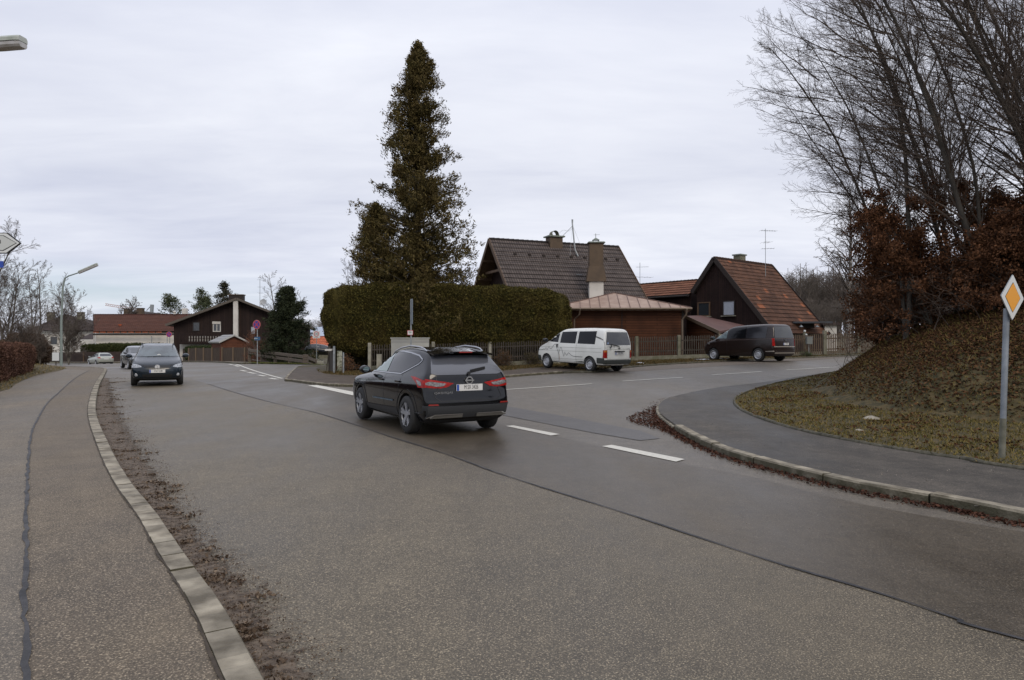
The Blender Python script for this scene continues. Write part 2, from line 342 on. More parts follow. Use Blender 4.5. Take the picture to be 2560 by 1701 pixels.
m_tar = mat('tar_seal', (.026, .026, .028), .6, col2=(.062, .060, .062), sc=6, bump=.3, spec=.25)
m_white = mat('road_paint', (.62, .60, .52), .55, col2=(.45, .43, .38), sc=14, det=8, bump=.2, lo=.3, hi=.85)
m_debris = mat('road_dirt', (.055, .038, .025), .85, col2=(.16, .122, .086), sc=14, det=10, bump=1, bsc=60)
def _holes(m):      # broken-up edge: dirt thins out away from the kerb
    nt = m.node_tree; N = nt.nodes.new; L = nt.links.new; b = nt.nodes['Principled BSDF']; ge = N('ShaderNodeNewGeometry')
    at = N('ShaderNodeAttribute'); at.attribute_name = 'fade'; n = N('ShaderNodeTexNoise'); n.inputs['Scale'].default_value = 9; n.inputs['Detail'].default_value = 8; n.inputs['Roughness'].default_value = .75; L(ge.outputs['Position'], n.inputs['Vector'])
    mr = N('ShaderNodeMapRange'); L(at.outputs['Fac'], mr.inputs[0]); mr.inputs[1].default_value = .25; mr.inputs[2].default_value = 1.0; mr.inputs[3].default_value = .27; mr.inputs[4].default_value = .68
    s = N('ShaderNodeMath'); s.operation = 'SUBTRACT'; L(n.outputs['Fac'], s.inputs[0]); L(mr.outputs[0], s.inputs[1]); k = N('ShaderNodeMath'); k.operation = 'MULTIPLY'; k.use_clamp = True; k.inputs[1].default_value = 14; L(s.outputs[0], k.inputs[0]); L(k.outputs[0], b.inputs['Alpha'])
_holes(m_debris)
m_debris2 = mat('joint_dirt', (.03, .022, .014), .9, col2=(.06, .045, .03), sc=12)
m_grassg = mat('turf', (.030, .028, .009), .95, col2=(.095, .068, .026), sc=6, det=9, bump=.8, bsc=20)
m_soil = mat('soil', (.05, .042, .025), .95, col2=(.09, .08, .035), sc=.8, det=8, bump=.6, bsc=10)
m_cobble = bricky('paving', (.075, .058, .042), (.12, .095, .07), (.04, .03, .025), .2, .1, .012, rough=.7)
m_galv = mat('galvanised_steel', (.36, .38, .38), .5, .6, col2=(.25, .27, .28), sc=6)
m_conc = mat('concrete', (.34, .32, .26), .85, col2=(.22, .21, .16), sc=4, det=8, bump=.3)
m_concd = mat('concrete_mossy', (.2, .185, .14), .85, col2=(.12, .12, .075), sc=3, det=8, bump=.3)
m_picket = mat('picket_wood', (.082, .068, .052), .9, col2=(.032, .026, .020), sc=5, det=8, stretch=(6, 6, .6))
m_bark = mat('bark_grey', (.14, .125, .10), .9, col2=(.06, .052, .042), sc=7, det=8, bump=.5, stretch=(1, 1, .4))
m_twig = mat('twig_brown', (.115, .088, .068), .85, col2=(.07, .052, .04), sc=2)
m_twigl = mat('twig_grey', (.13, .105, .085), .85, col2=(.08, .065, .055), sc=2)
m_black = mat('black_plastic', (.012, .012, .013), .45)
m_dark = mat('wheel_well', (.008, .008, .008), .9)
m_tyre = mat('tyre_rubber', (.018, .018, .018), .75, bump=.2, bsc=60)
m_chrome = mat('chrome', (.75, .76, .78), .18, 1)
m_alloy = mat('alloy', (.34, .35, .37), .4, .5)
m_hubcap = mat('steel_wheel', (.42, .43, .45), .45, .3)
m_glass = mat('car_glass', (.014, .016, .018), .05, coat=.0, spec=.5)
m_glassg = mat('car_glass_lit', (.17, .23, .21), .05, spec=.9)  # light seen through the cabin, painted as a pale pane colour
m_glassb = mat('window_glass', (.03, .035, .04), .08, spec=.8)
m_red = mat('lamp_red', (.40, .010, .006), .3, coat=.1, spec=.25, col2=(.22, .006, .005), sc=18)
m_redd = mat('lamp_red_dark', (.25, .015, .01), .3, coat=.3)
m_clear = mat('lamp_clear', (.42, .44, .46), .12, .2, col2=(.15, .16, .17), sc=25, coat=.6)
m_core = mat('lamp_core', (.26, .25, .25), .15, .2, col2=(.09, .08, .08), sc=30, coat=.5)
m_amber = mat('lamp_amber', (.5, .16, .03), .2, coat=.8)
m_plate = mat('plate_white', (.62, .62, .6), .4)
m_blue = mat('plate_blue', (.02, .07, .33), .4)
m_ink = mat('black_ink', (.012, .012, .014), .5)
m_signw = mat('sign_white', (.62, .64, .63), .4)
m_signr = mat('sign_red', (.45, .03, .04), .4)
m_signb = mat('sign_blue', (.03, .045, .26), .4)
m_signy = mat('sign_orange', (.75, .33, .03), .4)

def text(s, size, parent, M, m, name='lettering', ext=.001, sx=1.0, align='CENTER'):
    cu = bpy.data.curves.new('t', 'FONT'); cu.body = s; cu.size = size; cu.extrude = ext; cu.align_x = align; cu.align_y = 'CENTER'; cu.resolution_u = 3
    o = bpy.data.objects.new('t', cu); COL.objects.link(o); dg = bpy.context.evaluated_depsgraph_get(); dg.update()
    me = bpy.data.meshes.new_from_object(o.evaluated_get(dg)); bpy.data.objects.remove(o); bpy.data.curves.remove(cu)
    me.transform(M @ Matrix.Diagonal((sx, 1, 1, 1))); me.materials.clear(); me.name = name
    return linkmesh(name, me, m, parent)

# ---------------------------------------------------------------- draped ground sheets
def drape(name, poly, zfun, m, step=1.0, parent=None, label=None, cat=None, kind='structure', uvs=True):
    poly = [tuple(p[:2]) for p in poly]
    tris = tessellate_polygon([[Vector((p[0], p[1], 0)) for p in poly]])
    bm = bmesh.new(); vs = [bm.verts.new((p[0], p[1], 0)) for p in poly]
    for t in tris:
        try: bm.faces.new([vs[i] for i in t])
        except ValueError: pass
    a = np.array(poly); lo = a.min(0); hi = a.max(0)
    for ax in (0, 1):
        nrm = (1, 0, 0) if ax == 0 else (0, 1, 0)
        k = math.ceil(lo[ax] / step)
        while k * step < hi[ax]:
            co = (k * step, 0, 0) if ax == 0 else (0, k * step, 0)
            bmesh.ops.bisect_plane(bm, geom=bm.verts[:] + bm.edges[:] + bm.faces[:], plane_co=co, plane_no=nrm, dist=1e-5); k += 1
    bmesh.ops.recalc_face_normals(bm, faces=bm.faces)
    for f in bm.faces:
        if f.normal.z < 0: f.normal_flip()
    V = np.array([v.co for v in bm.verts]); z = zfun(V[:, 0], V[:, 1])
    for v, zz in zip(bm.verts, z): v.co.z = zz
    ul = bm.loops.layers.uv.new('uv')
    for f in bm.faces:
        f.smooth = True
        for l in f.loops: l[ul].uv = (l.vert.co.x, l.vert.co.y)
    me = bpy.data.meshes.new(name); bm.to_mesh(me); bm.free(); o = linkmesh(name, me, m, parent)
    if parent is None: tag(o, label, cat, None, kind)
    return o
def zoff(d): return lambda x, y: Gv(x, y) + d
def ribbon(path, wd):
    p = [np.array(q, float) for q in path]; Lh, Rh = [], []
    for i in range(len(p)):
        t = p[min(i + 1, len(p) - 1)] - p[max(i - 1, 0)]; t /= np.hypot(*t) + 1e-9; n = np.array((-t[1], t[0]))
        ww = wd(i) if callable(wd) else wd
        Lh.append(tuple(p[i] + n * ww / 2)); Rh.append(tuple(p[i] - n * ww / 2))
    return Lh + Rh[::-1]
def resample(path, d):
    p = [np.array(q, float) for q in path]; out = [p[0]]; acc = 0
    for a, b in zip(p[:-1], p[1:]):
        L = np.hypot(*(b - a)); 
        while acc + L >= d:
            t = (d - acc) / L; a = a + (b - a) * t; out.append(a); L = np.hypot(*(b - a)); acc = 0
        acc += L
    return out
def kerb(path, m, inward, h=.11, wd=.15, stone=1.0, gap=.006, name='kerb', jit=.006, vary=0):
    q_ = .125 if vary else .25; pts = resample(path, q_); mb = MB(); r_ = random.Random(5); st_ = [0]
    while st_[-1] < len(pts) - 1: st_.append(min(len(pts) - 1, st_[-1] + (r_.choice((2, 3, 3, 4, 6, 8)) if vary else max(1, int(stone / q_)))))
    for i, j in zip(st_[:-1], st_[1:]):
        dz = r_.uniform(-jit, jit); sec = []
        for k in range(i, j + 1):
            p = pts[k]; t = pts[min(k + 1, len(pts) - 1)] - pts[max(k - 1, 0)]; t = t / (np.hypot(*t) + 1e-9)
            n = np.array((-t[1], t[0])) * inward
            if k == i: p = p + t * gap
            if k == j: p = p - t * gap
            z = G(*p); q = p + n * wd; s_ = p + n * .02
            dd = r_.uniform(-.004, .004)
            sec.append([(p[0], p[1], z - .06), (p[0] + n[0] * .005, p[1] + n[1] * .005, z + h - .022 + dz), (s_[0], s_[1], z + h + dz + dd), (q[0], q[1], z + h + dz + dd), (q[0], q[1], z - .06)])
        for a, b in zip(sec[:-1], sec[1:]):
            for k in range(4):
                mb.poly([a[k], b[k], b[k + 1], a[k + 1]] if inward > 0 else [a[k + 1], b[k + 1], b[k], a[k]])
        mb.poly(sec[0] if inward > 0 else sec[0][::-1]); mb.poly(sec[-1][::-1] if inward > 0 else sec[-1])
    return tag(mb.build(name, m), kind='structure')
def offs(path, d):
    p = [np.array(q, float) for q in path]; out = []
    for i in range(len(p)):
        t = p[min(i + 1, len(p) - 1)] - p[max(i - 1, 0)]; t /= np.hypot(*t) + 1e-9
        out.append(tuple(p[i] + np.array((-t[1], t[0])) * d))
    return out
# ================================================================ GROUND, ROADS, KERBS
KL = smooth([(9, -11), (5, -6.5), (2.2, -2.1), (.35, .85), g(646,1701), g(542,1521), g(450,1390), g(399,1309), g(353,1253), g(317,1201), g(278,1130), g(245,1053), g(241,1012), g(250,966), w(267,39.5), w(262,43.5), w(230,46.5), w(150,49), w(60,50), w(-80,50)], 5)
KR = smooth([(11.5,-6), (6.9,2.3), g(2560,1316), g(2424,1285), g(2169,1237), g(2039,1206), g(1844,1153), g(1736,1109), g(1670,1068), g(1640,1036), g(1649,1012), g(1692,996), g(1790,976), g(1898,963), g(2038,941), (19,33), (30,40)], 5)
ED = smooth([(15,-5), (9.5,3.2), g(2560,1195), g(2430,1171), g(2300,1152), g(2115,1117), g(2007,1093), g(1909,1063), g(1849,1036), g(1832,1014), g(1850,995), g(1915,972), g(1990,955), (13.6,28.0), (19.4,32.1), (31,39)], 5)
KC = smooth([w(800,47), w(745,44.5), g(712,949), g(729,955), g(760,959.5), g(800,964), g(860,968), g(950,967), g(1050,961), g(1150,953), g(1246,946), g(1336,939), g(1398,935), g(1449,933), g(1490,932), g(1560,922), g(1650,914), g(1750,908.5), g(1963,898), w(2110,40.5), (26,44)], 5)
FL = [(-10.1,35.6), (-9.7,36.3), (-7.8,37.2), (-4.55,38.5), (-1.3,39.7), (2.6,40.6), (7.13,41.3), (10.2,41.6), (13.6,41.6), (17,41.2), (19.6,41.0), (24,41.5), (30,44)]

def edist_line(x, y, path):
    p = np.asarray([q[:2] for q in path], float); best = np.full(np.shape(x), 1e9)
    for a, b in zip(p[:-1], p[1:]):
        ab = b - a; t = np.clip(((x - a[0]) * ab[0] + (y - a[1]) * ab[1]) / (ab @ ab + 1e-12), 0, 1)
        best = np.minimum(best, np.hypot(x - a[0] - t * ab[0], y - a[1] - t * ab[1]))
    return best
def noise2(x, y, s=1.0):
    return (np.sin(x * 1.7 * s + 1.3 * np.sin(y * 1.1 * s)) + np.sin(y * 2.3 * s + 1.7 * np.sin(x * .9 * s + 2)) + .6 * np.sin(3.9 * x * s + y * 3.1 * s + 1)) / 2.6
MOUND = [(40,-6), (20,3), (13.0,10.2), (9.9,12.6), (8.4,14.6), (8.3,17.2), (9.0,20.3), (11.0,23.6), (14.5,26.7), (20,31), (31,38), (60,40), (60,-6)]
BANKL = [tuple(p) for p in smooth([(-10.5,-8), (-11.5,4), (-13.6,14), g(0,986), g(38,967), g(88,944), g(142,932), w(165,43), w(150,45.5), w(60,47), w(-80,47)], 4)] + [(-70,46), (-70,-8)]
def zmound(x, y):
    d = np.where(inpoly(x, y, MOUND), edist(x, y, MOUND), 0)
    h = 3.3 * (1 - np.exp(-d * .95 / 3.3)) + np.clip(d - 5, 0, 20) * .05
    return Gv(x, y) + .1 + h * (1 + .05 * noise2(x, y, .6)) + .025 * noise2(x, y, 2.2) * np.clip(edist(x, y, ED_POLY) * 2, 0, 1)
def zbank(x, y):
    d = np.where(inpoly(x, y, BANKL), edist(x, y, BANKL), 0)
    return Gv(x, y) + .07 + 1.25 * (1 - np.exp(-d * .17)) + .02 * noise2(x, y, 2)

# ground sheet to the horizon
ax = np.concatenate([np.arange(-1500, -150, 150), np.arange(-150, -60, 6), np.arange(-60, 60, 1.5), np.arange(60, 150, 6), np.arange(150, 1501, 150)])
ay = np.concatenate([[-300, -100, -40], np.arange(-20, 100, 1.5), np.arange(100, 200, 6), np.arange(200, 2601, 200)])
XX, YY = np.meshgrid(ax, ay); ZZ = Gv(XX, YY) - .07
nx, ny = len(ax), len(ay); idx = np.arange(nx * ny).reshape(ny, nx)
fc = np.stack([idx[:-1, :-1], idx[:-1, 1:], idx[1:, 1:], idx[1:, :-1]], -1).reshape(-1, 4)
tag(fast('ground', np.stack([XX, YY, ZZ], -1).reshape(-1, 3), fc, m_soil, sm=True), kind='structure')
drape('road', [(12,-12), (10,-12), (1,-4), (-4,4), (-13,16), (-18,27), (-27,42), (-34,48), (-80,48), (-80,92), (-52,88.5), w(340,86.5), w(400,83), w(456,78), w(530,71), w(590,65), w(640,62), w(700,66), w(790,80), w(850,80), w(806,47), (-6,35), (8,41), (30,46), (34,42), (30,35), (13.6,26.0), (9,20), (8,14), (9,6), (20,-6)], zoff(0), m_roadC, 1.5)
SEAM = smooth([(9,-4), (7,-1.2), (4.9,1.8), g(2560,1611), g(2386,1551), g(2180,1486), g(1953,1416), g(1735,1345), g(1600,1299), g(1463,1255), g(1348,1220), g(1234,1182), g(1158,1154), g(1081,1127), g(967,1091), g(883,1062), g(788,1033), g(673,1006), g(560,974), g(466,946), w(395,36)], 5)
KLi = [p for p in KL]
cut = [i for i, p in enumerate(KL) if p[1] < 37][-1]
drape('road_surface', KL[2:cut] + [tuple(p) for p in SEAM[::-1]], zoff(.004), m_roadA, 1.0)
# newer strip of the right-hand lane, bounded by the seam and the priority line
MARKL = smooth([(13,-4), (7.3,3.4), g(2300,1290), g(1900,1200), g(1690,1157), g(1505,1118), g(1375,1088), g(1264,1066), g(1120,1035), g(1000,1010), g(881,985), g(768,963), g(640,938), g(560,920)], 5)
drape('road_lane', [tuple(p) for p in SEAM[9:-6]] + [tuple(p) for p in MARKL[::-1]][8:-4], zoff(.0045), m_roadB, 1.0)
drape('road_patch', [g(1225,1010), g(1400,1040), g(1600,1078), g(1650,1098), g(1600,1103), g(1480,1083), g(1245,1037), g(1130,1015), g(1150,1002)], zoff(.0085), m_patch, 1.0)
drape('road_shoulder', [g(1490,936), g(1560,931), g(1700,922), g(1850,912), g(1990,904), g(2063,899), w(2108,40)] + [w(2110,41)] + [g(1963,896), g(1750,907), g(1607,915), g(1555,921)], zoff(.005), m_shoulder, 1.0)
drape('tar_seam', ribbon(SEAM[2:-8], lambda i: .012 + .022 * abs(math.sin(i * .31))), zoff(.013), m_tar, .5)

# left pavement, its sealed crack, kerb and roadside dirt
BL = BANKL[:-2]
drape('pavement', offs(KL, .07)[1:] + [tuple(p) for p in BL[::-1]], zoff(.072), m_path, 1.0)
CR = smooth([(-.4,0), (-1.2,1.73), (-1.8,2.56), g(66,1701), g(66,1610), g(61,1534), g(66,1375), g(66,1258), g(77,1104), g(92,1063), g(118,1017), g(148,987), g(194,946), w(222,38.5)], 5)
CR = [(p[0], p[1]) for p in CR]
drape('pavement_old', CR + [w(160,42), g(142,934)] + [tuple(p) for p in BL[::-1]][22:], zoff(.077), m_path2, 1.0)
def jag(path, a): 
    r_ = random.Random(3); return [(p[0] + r_.uniform(-a, a), p[1]) for p in resample(path, .12)]
drape('crack_seal', ribbon(jag(CR[6:], .014), lambda i: .030 + .012 * math.sin(i * .7) * math.sin(i * .23)), zoff(.083), m_tar, .5)
_g = [(p[0] + random.uniform(-.006, .006), p[1] + random.uniform(-.006, .006)) for p in resample(offs(KL[12:], .178), .08)]
drape('joint_soil', ribbon(_g, lambda i: .008 + .012 * abs(math.sin(i * .37) * math.sin(i * .11 + 1))), zoff(.081), m_debris2, .5)
kerb(KL, m_kerb, 1, h=.085, wd=.17, stone=.5, vary=1)
# right pavement
drape('pavement_right', offs(KR, -.07) + [tuple(p) for p in ED[::-1]], zoff(.092), m_path3, 1.0)
kerb(KR[:40], m_kerb, -1, h=.12, wd=.15, stone=1.25, gap=.012, jit=.008)
kerb(KR[39:], m_kerb, -1, h=.06, wd=.12, stone=1.0)
kerb(ED, m_kerbd, -1, h=.13, wd=.06, stone=1.0, jit=.008)
ED_POLY = [tuple(p) for p in offs(ED, -.03)] + [(60,40), (60,-6)]
drape('grass_bank', ED_POLY, zmound, m_grassg, .5)
drape('grass_bank_left', BANKL, zbank, m_grassg, 1.0)
# central corner: verge, paving, kerb
CF = [tuple(p) for p in offs(KC, .07)]
kc0 = [i for i, p in enumerate(KC) if p[0] < 2.5 and p[1] < 33][-1]
drape('verge', CF + [(30,48), (-9,48), (-12.8,47)], zoff(.075), m_grassg, 1.0)
PB = smooth([g(1480,927), g(1353,924), g(1240,934), g(1120,940), g(990,945), g(860,943), g(827,941), g(806,937), w(790,40), w(802,44)], 4)
drape('paving', CF[6:kc0] + [tuple(p) for p in PB], zoff(.084), m_cobble, 1.0)
kerb(KC[6:kc0], m_kerb, 1, h=.10, wd=.12, stone=1.0)
kerb(KC[kc0 - 1:], m_kerbd, 1, h=.08, wd=.08, stone=1.5)
kerb(KC[:7], m_kerbd, 1, h=.085, wd=.08, stone=1.5)
# far side: kerb, pavement strip, verge under the log fence
KF = smooth([(-60,89.6), (-52,88.5), w(340,86.5), w(400,83), w(456,78), w(500,73), w(536,67), w(560,60), w(585,55), w(612,53), w(640,55.5)], 5)
drape('pavement_far', [tuple(p) for p in KF] + [w(640,60), w(622,69), w(540,75), w(456,82), w(340,90.5), (-60,92.5)], zoff(.11), m_path2, 1.5)
kerb(KF, m_kerb, 1, h=.13, wd=.15, stone=1.0)
drape('verge_far', [w(618,56), w(640,52), w(700,51.2), w(760,53), w(806,58), w(840,66), w(800,80), w(700,75), w(618,69.5)], zoff(.06), mat('turf_green', (.06,.075,.02), .95, col2=(.12,.10,.04), sc=1.5, det=8, bump=.6, bsc=20), 1.0)

# painted markings
def mark(pts, nm='road_marking'):
    drape(nm, pts, zoff(.012), m_white, .5)
mark([g(1264,1067.5), g(1283,1066), g(1400,1087.8), g(1377,1090.8)])
mark([g(1505,1118), g(1529,1114.5), g(1712,1151), g(1690,1157)])
mark([g(768.6,965), g(791.5,964), g(881,980.5), g(900,985), g(895,991), g(881,989.6)])
mark([g(1040,1013), g(1062,1012), g(1180,1042), g(1158,1045)])
def dash(a, b, wd=.13): mark(ribbon([a, b], wd))
dash(g(1180,980.5), g(1480,961)); dash(g(1556,954), g(1707,944.7)); dash(g(1780,938.4), g(1905,930)); dash(g(1965,926), g(2090,918.5))
dash(w(571,55), g(706,947.5), .14)
for a, b in ((g(674,946.5), g(693,949.5)), (g(646,938.5), g(664,941.5)), (g(620,931.5), g(638,935)), (g(602,926.6), g(616,929.5)), (w(586,47), w(597,45.3)), (w(572,50), w(582,48))): dash(a, b, .22)
# manholes / small dark stains stay out; dead leaves and dirt in the gutters
def scatter(path, off0, off1, n, lo, hi, name, m, h=.02, side=1, s0=.0, s1=1.0, zadd=.012, clump=0, flat=.35):
    p = np.array(resample(path, .1)); i = rng.integers(int(len(p) * s0), int(len(p) * s1) - 1, n)
    if clump:
        c = rng.integers(int(len(p) * s0), int(len(p) * s1) - 1, clump); i = np.clip(c[rng.integers(0, clump, n)] + (rng.normal(size=n) * 3).astype(int), 0, len(p) - 2)
    t = norm(p[i + 1] - p[i]); nn = np.stack([-t[:, 1], t[:, 0]], 1) * side
    o = off0 + (off1 - off0) * rng.random(n) ** 1.6
    q = p[i] + nn * o[:, None] + rng.normal(size=(n, 2)) * .03
    C = np.stack([q[:, 0], q[:, 1], Gv(q[:, 0], q[:, 1]) + zadd + rng.random(n) * h], 1)
    D = rng.normal(size=(n, 3)); D[:, 2] *= flat
    return leaves(C, D, rng.uniform(lo, hi, n), rng.uniform(lo * .5, hi * .7, n))
def cat2(L):
    V, Fc, k = [], [], 0
    for v, f in L: V.append(v); Fc.append(f + k); k += len(v)
    return np.concatenate(V), np.concatenate(Fc)
m_deadleaf = mat('dead_leaf', (.030, .013, .009), .75, rnd=(.105, .047, .029))
m_dirtclump = mat('dirt_clump', (.045, .028, .018), .9, rnd=(.21, .16, .115))
# strip of wet dirt beside the left kerb
DR = [g(846,1701), g(716,1518), g(600,1410), g(520,1334), g(423,1182), g(358,1085), g(310,1010), g(285,960), w(276,38)]
DRs = smooth([(4.2,-3.5)] + DR, 5); r_ = random.Random(9)
DRj = [(p[0] + r_.uniform(-.13, .05), p[1] + r_.uniform(-.1, .1)) for p in resample(DRs, .3)]
kl_c = [tuple(p) for p in KL[8:cut]]
_dr = drape('dirt_strip', kl_c + [tuple(p) for p in offs(DRs, -.10)[::-1]], zoff(.009), m_debris, .2)
def width_at(x, y):      # (distance to kerb) / (width of the dirt strip there)
    a = edist_line(x, y, kl_c); b = edist_line(x, y, DRs); return a / np.maximum(a + b, 1e-3)
_co = np.array([v.co[:2] for v in _dr.data.vertices]); _f = width_at(_co[:, 0], _co[:, 1])
_at = _dr.data.attributes.new('fade', 'FLOAT', 'POINT'); _at.data.foreach_set('value', np.ascontiguousarray(_f, dtype=np.float32))
def dirt_scatter(n, lo, hi, h, u1, cl=0, flat=.4, pw=1.3):
    p = np.array(resample(kl_c, .1)); q = np.array(DRs); m_ = len(p); wgt = 1 / (3 + np.maximum(p[:, 1], 0)) ; wgt /= wgt.sum(); i = rng.choice(m_, n, p=wgt)
    wd = np.array([np.hypot(*(q - a).T).min() for a in p])
    u = rng.random(n) ** pw * u1
    if cl:
        ci = rng.choice(m_, cl, p=wgt); cu = rng.random(cl) * .75 * u1; k = rng.integers(0, cl, n); i = np.clip(ci[k] + (rng.normal(size=n) * .7).astype(int), 0, m_ - 2); u = cu[k] + rng.normal(size=n) * .10
    i = np.clip(i, 0, m_ - 2); t = norm(p[i + 1] - p[i]); nn = np.stack([-t[:, 1], t[:, 0]], 1) * -1
    c = p[i] + nn * (wd[i] * np.clip(u, .0, 2))[:, None] + rng.normal(size=(n, 2)) * .02
    C = np.stack([c[:, 0], c[:, 1], Gv(c[:, 0], c[:, 1]) + .010 + rng.random(n) * h], 1); D = rng.normal(size=(n, 3)); D[:, 2] *= flat
    return leaves(C, D, rng.uniform(lo, hi, n), rng.uniform(lo * .5, hi * .7, n))
parts = [dirt_scatter(26000, .005, .018, .008, 1.0), dirt_scatter(9000, .004, .012, .004, 1.35, pw=.9), dirt_scatter(7000, .012, .045, .02, 1, cl=170, flat=.6)]
tag(fast('gutter_debris', *cat2(parts), m_dirtclump), 'wet brown dirt and bits of leaf lying along the left kerb', 'debris', kind='stuff')
kr_c = [tuple(p) for p in KR[5:60]]
_k = np.array(resample([tuple(p) for p in KR[26:56]], .05)); _c = int(np.argmin(np.hypot(_k[:, 0] - g(1655,1056)[0], _k[:, 1] - g(1655,1056)[1]))); n = 1700
_i = np.clip(_c + (rng.normal(size=n) * 24).astype(int), 1, len(_k) - 2); _t = norm(_k[_i + 1] - _k[_i]); _n = np.stack([-_t[:, 1], _t[:, 0]], 1); _w = .62 * np.exp(-((_i - _c - 4) / 30.) ** 2) + .08
_q = _k[_i] + _n * (_w * rng.random(n) ** 1.4)[:, None] + rng.normal(size=(n, 2)) * .03; _C = np.stack([_q[:, 0], _q[:, 1], Gv(_q[:, 0], _q[:, 1]) + .012 + rng.random(n) * .03], 1); _D = rng.normal(size=(n, 3)); _D[:, 2] *= .35
pile_ = leaves(_C, _D, rng.uniform(.025, .065, n), rng.uniform(.015, .04, n))
parts = [scatter(kr_c, .02, .17, 3600, .02, .055, '', None, .025, 1, .06, .62, clump=260), pile_, scatter(kr_c, .02, .3, 1500, .01, .025, '', None, .01, 1)]
tag(fast('kerb_leaves', *cat2(parts), m_deadleaf), 'dead red brown leaves lying in the gutter of the right kerb', 'leaves', kind='stuff')
def area_pts(n, x0, x1, y0, y1, poly, zf, dens=None):
    x = rng.uniform(x0, x1, n); y = rng.uniform(y0, y1, n); k = inpoly(x, y, poly)
    if dens is not None: k &= rng.random(n) < dens(x, y)
    x, y = x[k], y[k]; return np.stack([x, y, zf(x, y)], 1)
def dm(x, y): return np.where(inpoly(x, y, MOUND), edist(x, y, MOUND), -edist(x, y, MOUND))
# leaf litter on the bank
C = area_pts(700000, 4, 27, 5, 33, ED_POLY, zmound, lambda x, y: np.clip(.015 + np.clip(dm(x, y) + .3, 0, 9) * .45 + .16 * noise2(x, y, 1.1), .01, .95) * np.clip(20 / y, .4, 1))
C[:, 2] += rng.uniform(.0, .035, len(C)); D = rng.normal(size=C.shape); D[:, 2] *= .45
tag(fast('leaf_litter', *leaves(C, D, rng.uniform(.05, .10, len(C)), rng.uniform(.03, .06, len(C))), mat('bank_leaf', (.034, .017, .009), .85, rnd=(.14, .072, .033))), 'brown dead leaves covering the grassy bank', 'leaves', kind='stuff')
_pr = [tuple(p) for p in KR[:45]] + [tuple(p) for p in ED[::-1][8:]]
C = area_pts(30000, 0, 16, 4, 20, _pr, zoff(.096), lambda x, y: np.clip(.10 + .5 * noise2(x, y, 1.3) , .02, .6) * np.clip(9 / y, 0, 1)); D = rng.normal(size=C.shape); D[:, 2] *= .4
C2 = area_pts(14000, -3, 12, 3, 14, [g(1600,1310), g(2000,1230), g(2560,1330), g(2560,1450), g(1900,1320)], zoff(.010)); D2 = rng.normal(size=C2.shape); D2[:, 2] *= .3
tag(fast('gravel', *cat2([leaves(C, D, rng.uniform(.006, .017, len(C)), rng.uniform(.006, .015, len(C))), leaves(C2, D2, rng.uniform(.004, .010, len(C2)), rng.uniform(.004, .009, len(C2)))]), mat('grit', (.10, .085, .065), .85, rnd=(.42, .38, .31))), 'loose pale grit scattered on the right pavement and lane', 'gravel', kind='stuff')
# grass
def blades(C, h0, h1, wd, up=1.0):
    D = rng.normal(size=C.shape) * .55; D[:, 2] = np.abs(D[:, 2]) * .6 + up; h = rng.uniform(h0, h1, len(C)); D = norm(D)
    return leaves(C + D * h[:, None] * .45, D, h, wd)
C = area_pts(420000, 3, 27, 4, 33, ED_POLY, zmound, lambda x, y: np.clip(.8 - np.clip(dm(x, y), 0, 9) * .14, .12, .9) * (.95 + .2 * noise2(x, y, 1.7)) * np.clip(14 / y, .3, 1))
V1 = blades(C, .03, .09, .014, .4)
C = area_pts(70000, 5, 27, 5, 33, ED_POLY, zmound, lambda x, y: np.clip(dm(x, y) * .25 + .05, 0, .5))
V2 = blades(C, .10, .24, .012, .25)
tag(fast('grass', *cat2([V1, V2]), mat('grass_blade', (.068, .064, .016), .9, rnd=(.24, .175, .060))), 'short olive and straw coloured grass on the right bank', 'grass', kind='stuff')
C = area_pts(60000, -34, -11, 8, 47, BANKL, zbank, lambda x, y: np.clip(26 / y, .2, 1))
V3 = blades(C, .05, .16, .02, .5)
tag(fast('grass', *V3, mat('grass_straw', (.10, .085, .03), .9, rnd=(.28, .20, .10))), 'straw coloured grass on the left bank below the hedge', 'grass', kind='stuff')
VP = [tuple(p) for p in PB[::-1]] + [tuple(p) for p in KC[kc0:-3]] + [tuple(p) for p in FL[::-1][2:]]
C = area_pts(90000, -11, 28, 30, 46, VP, zoff(.08)); V4 = blades(C, .04, .13, .03, .5)
tag(fast('grass', *V4, mat('grass_verge', (.05, .044, .015), .9, rnd=(.15, .095, .04))), 'dull grass on the verge in front of the picket fence', 'grass', kind='stuff')
C = area_pts(30000, -24, -9, 50, 72, [w(622,56), w(640,52.5), w(700,51.7), w(760,53.5), w(806,58), w(840,66), w(790,70), w(618,69)], zoff(.06)); V5 = blades(C, .05, .15, .04, .5)
tag(fast('grass', *V5, mat('grass_green', (.06, .09, .02), .9, rnd=(.18, .15, .06))), 'green grass on the slope below the log fence', 'grass', kind='stuff')
# pale stones on the bank
def stone(px, py, s, lab):
    x, y = g(px, py); z = float(zmound(np.array([x]), np.array([y]))[0]); me = bpy.data.meshes.new('stone'); bm = bmesh.new(); bmesh.ops.create_icosphere(bm, subdivisions=3, radius=1)
    for v in bm.verts: v.co = Vector((v.co.x * s * (1 + .2 * math.sin(5 * v.co.y)), v.co.y * s * .7, v.co.z * s * .32 * (1 + .25 * math.sin(4 * v.co.x + 2)))); 
    for f in bm.faces: f.smooth = True
    bm.to_mesh(me); bm.free(); o = linkmesh('stone', me, mat('pale_stone', (.34, .31, .25), .85, col2=(.2, .18, .14), sc=9, bump=.5)); o.location = (x, y, z + s * .12); tag(o, lab, 'stone')
stone(2180, 1062, .17, 'larger pale flat stone lying in the grass of the right bank')
stone(2148, 1092, .08, 'small pale stone in a bare patch nearer the path')
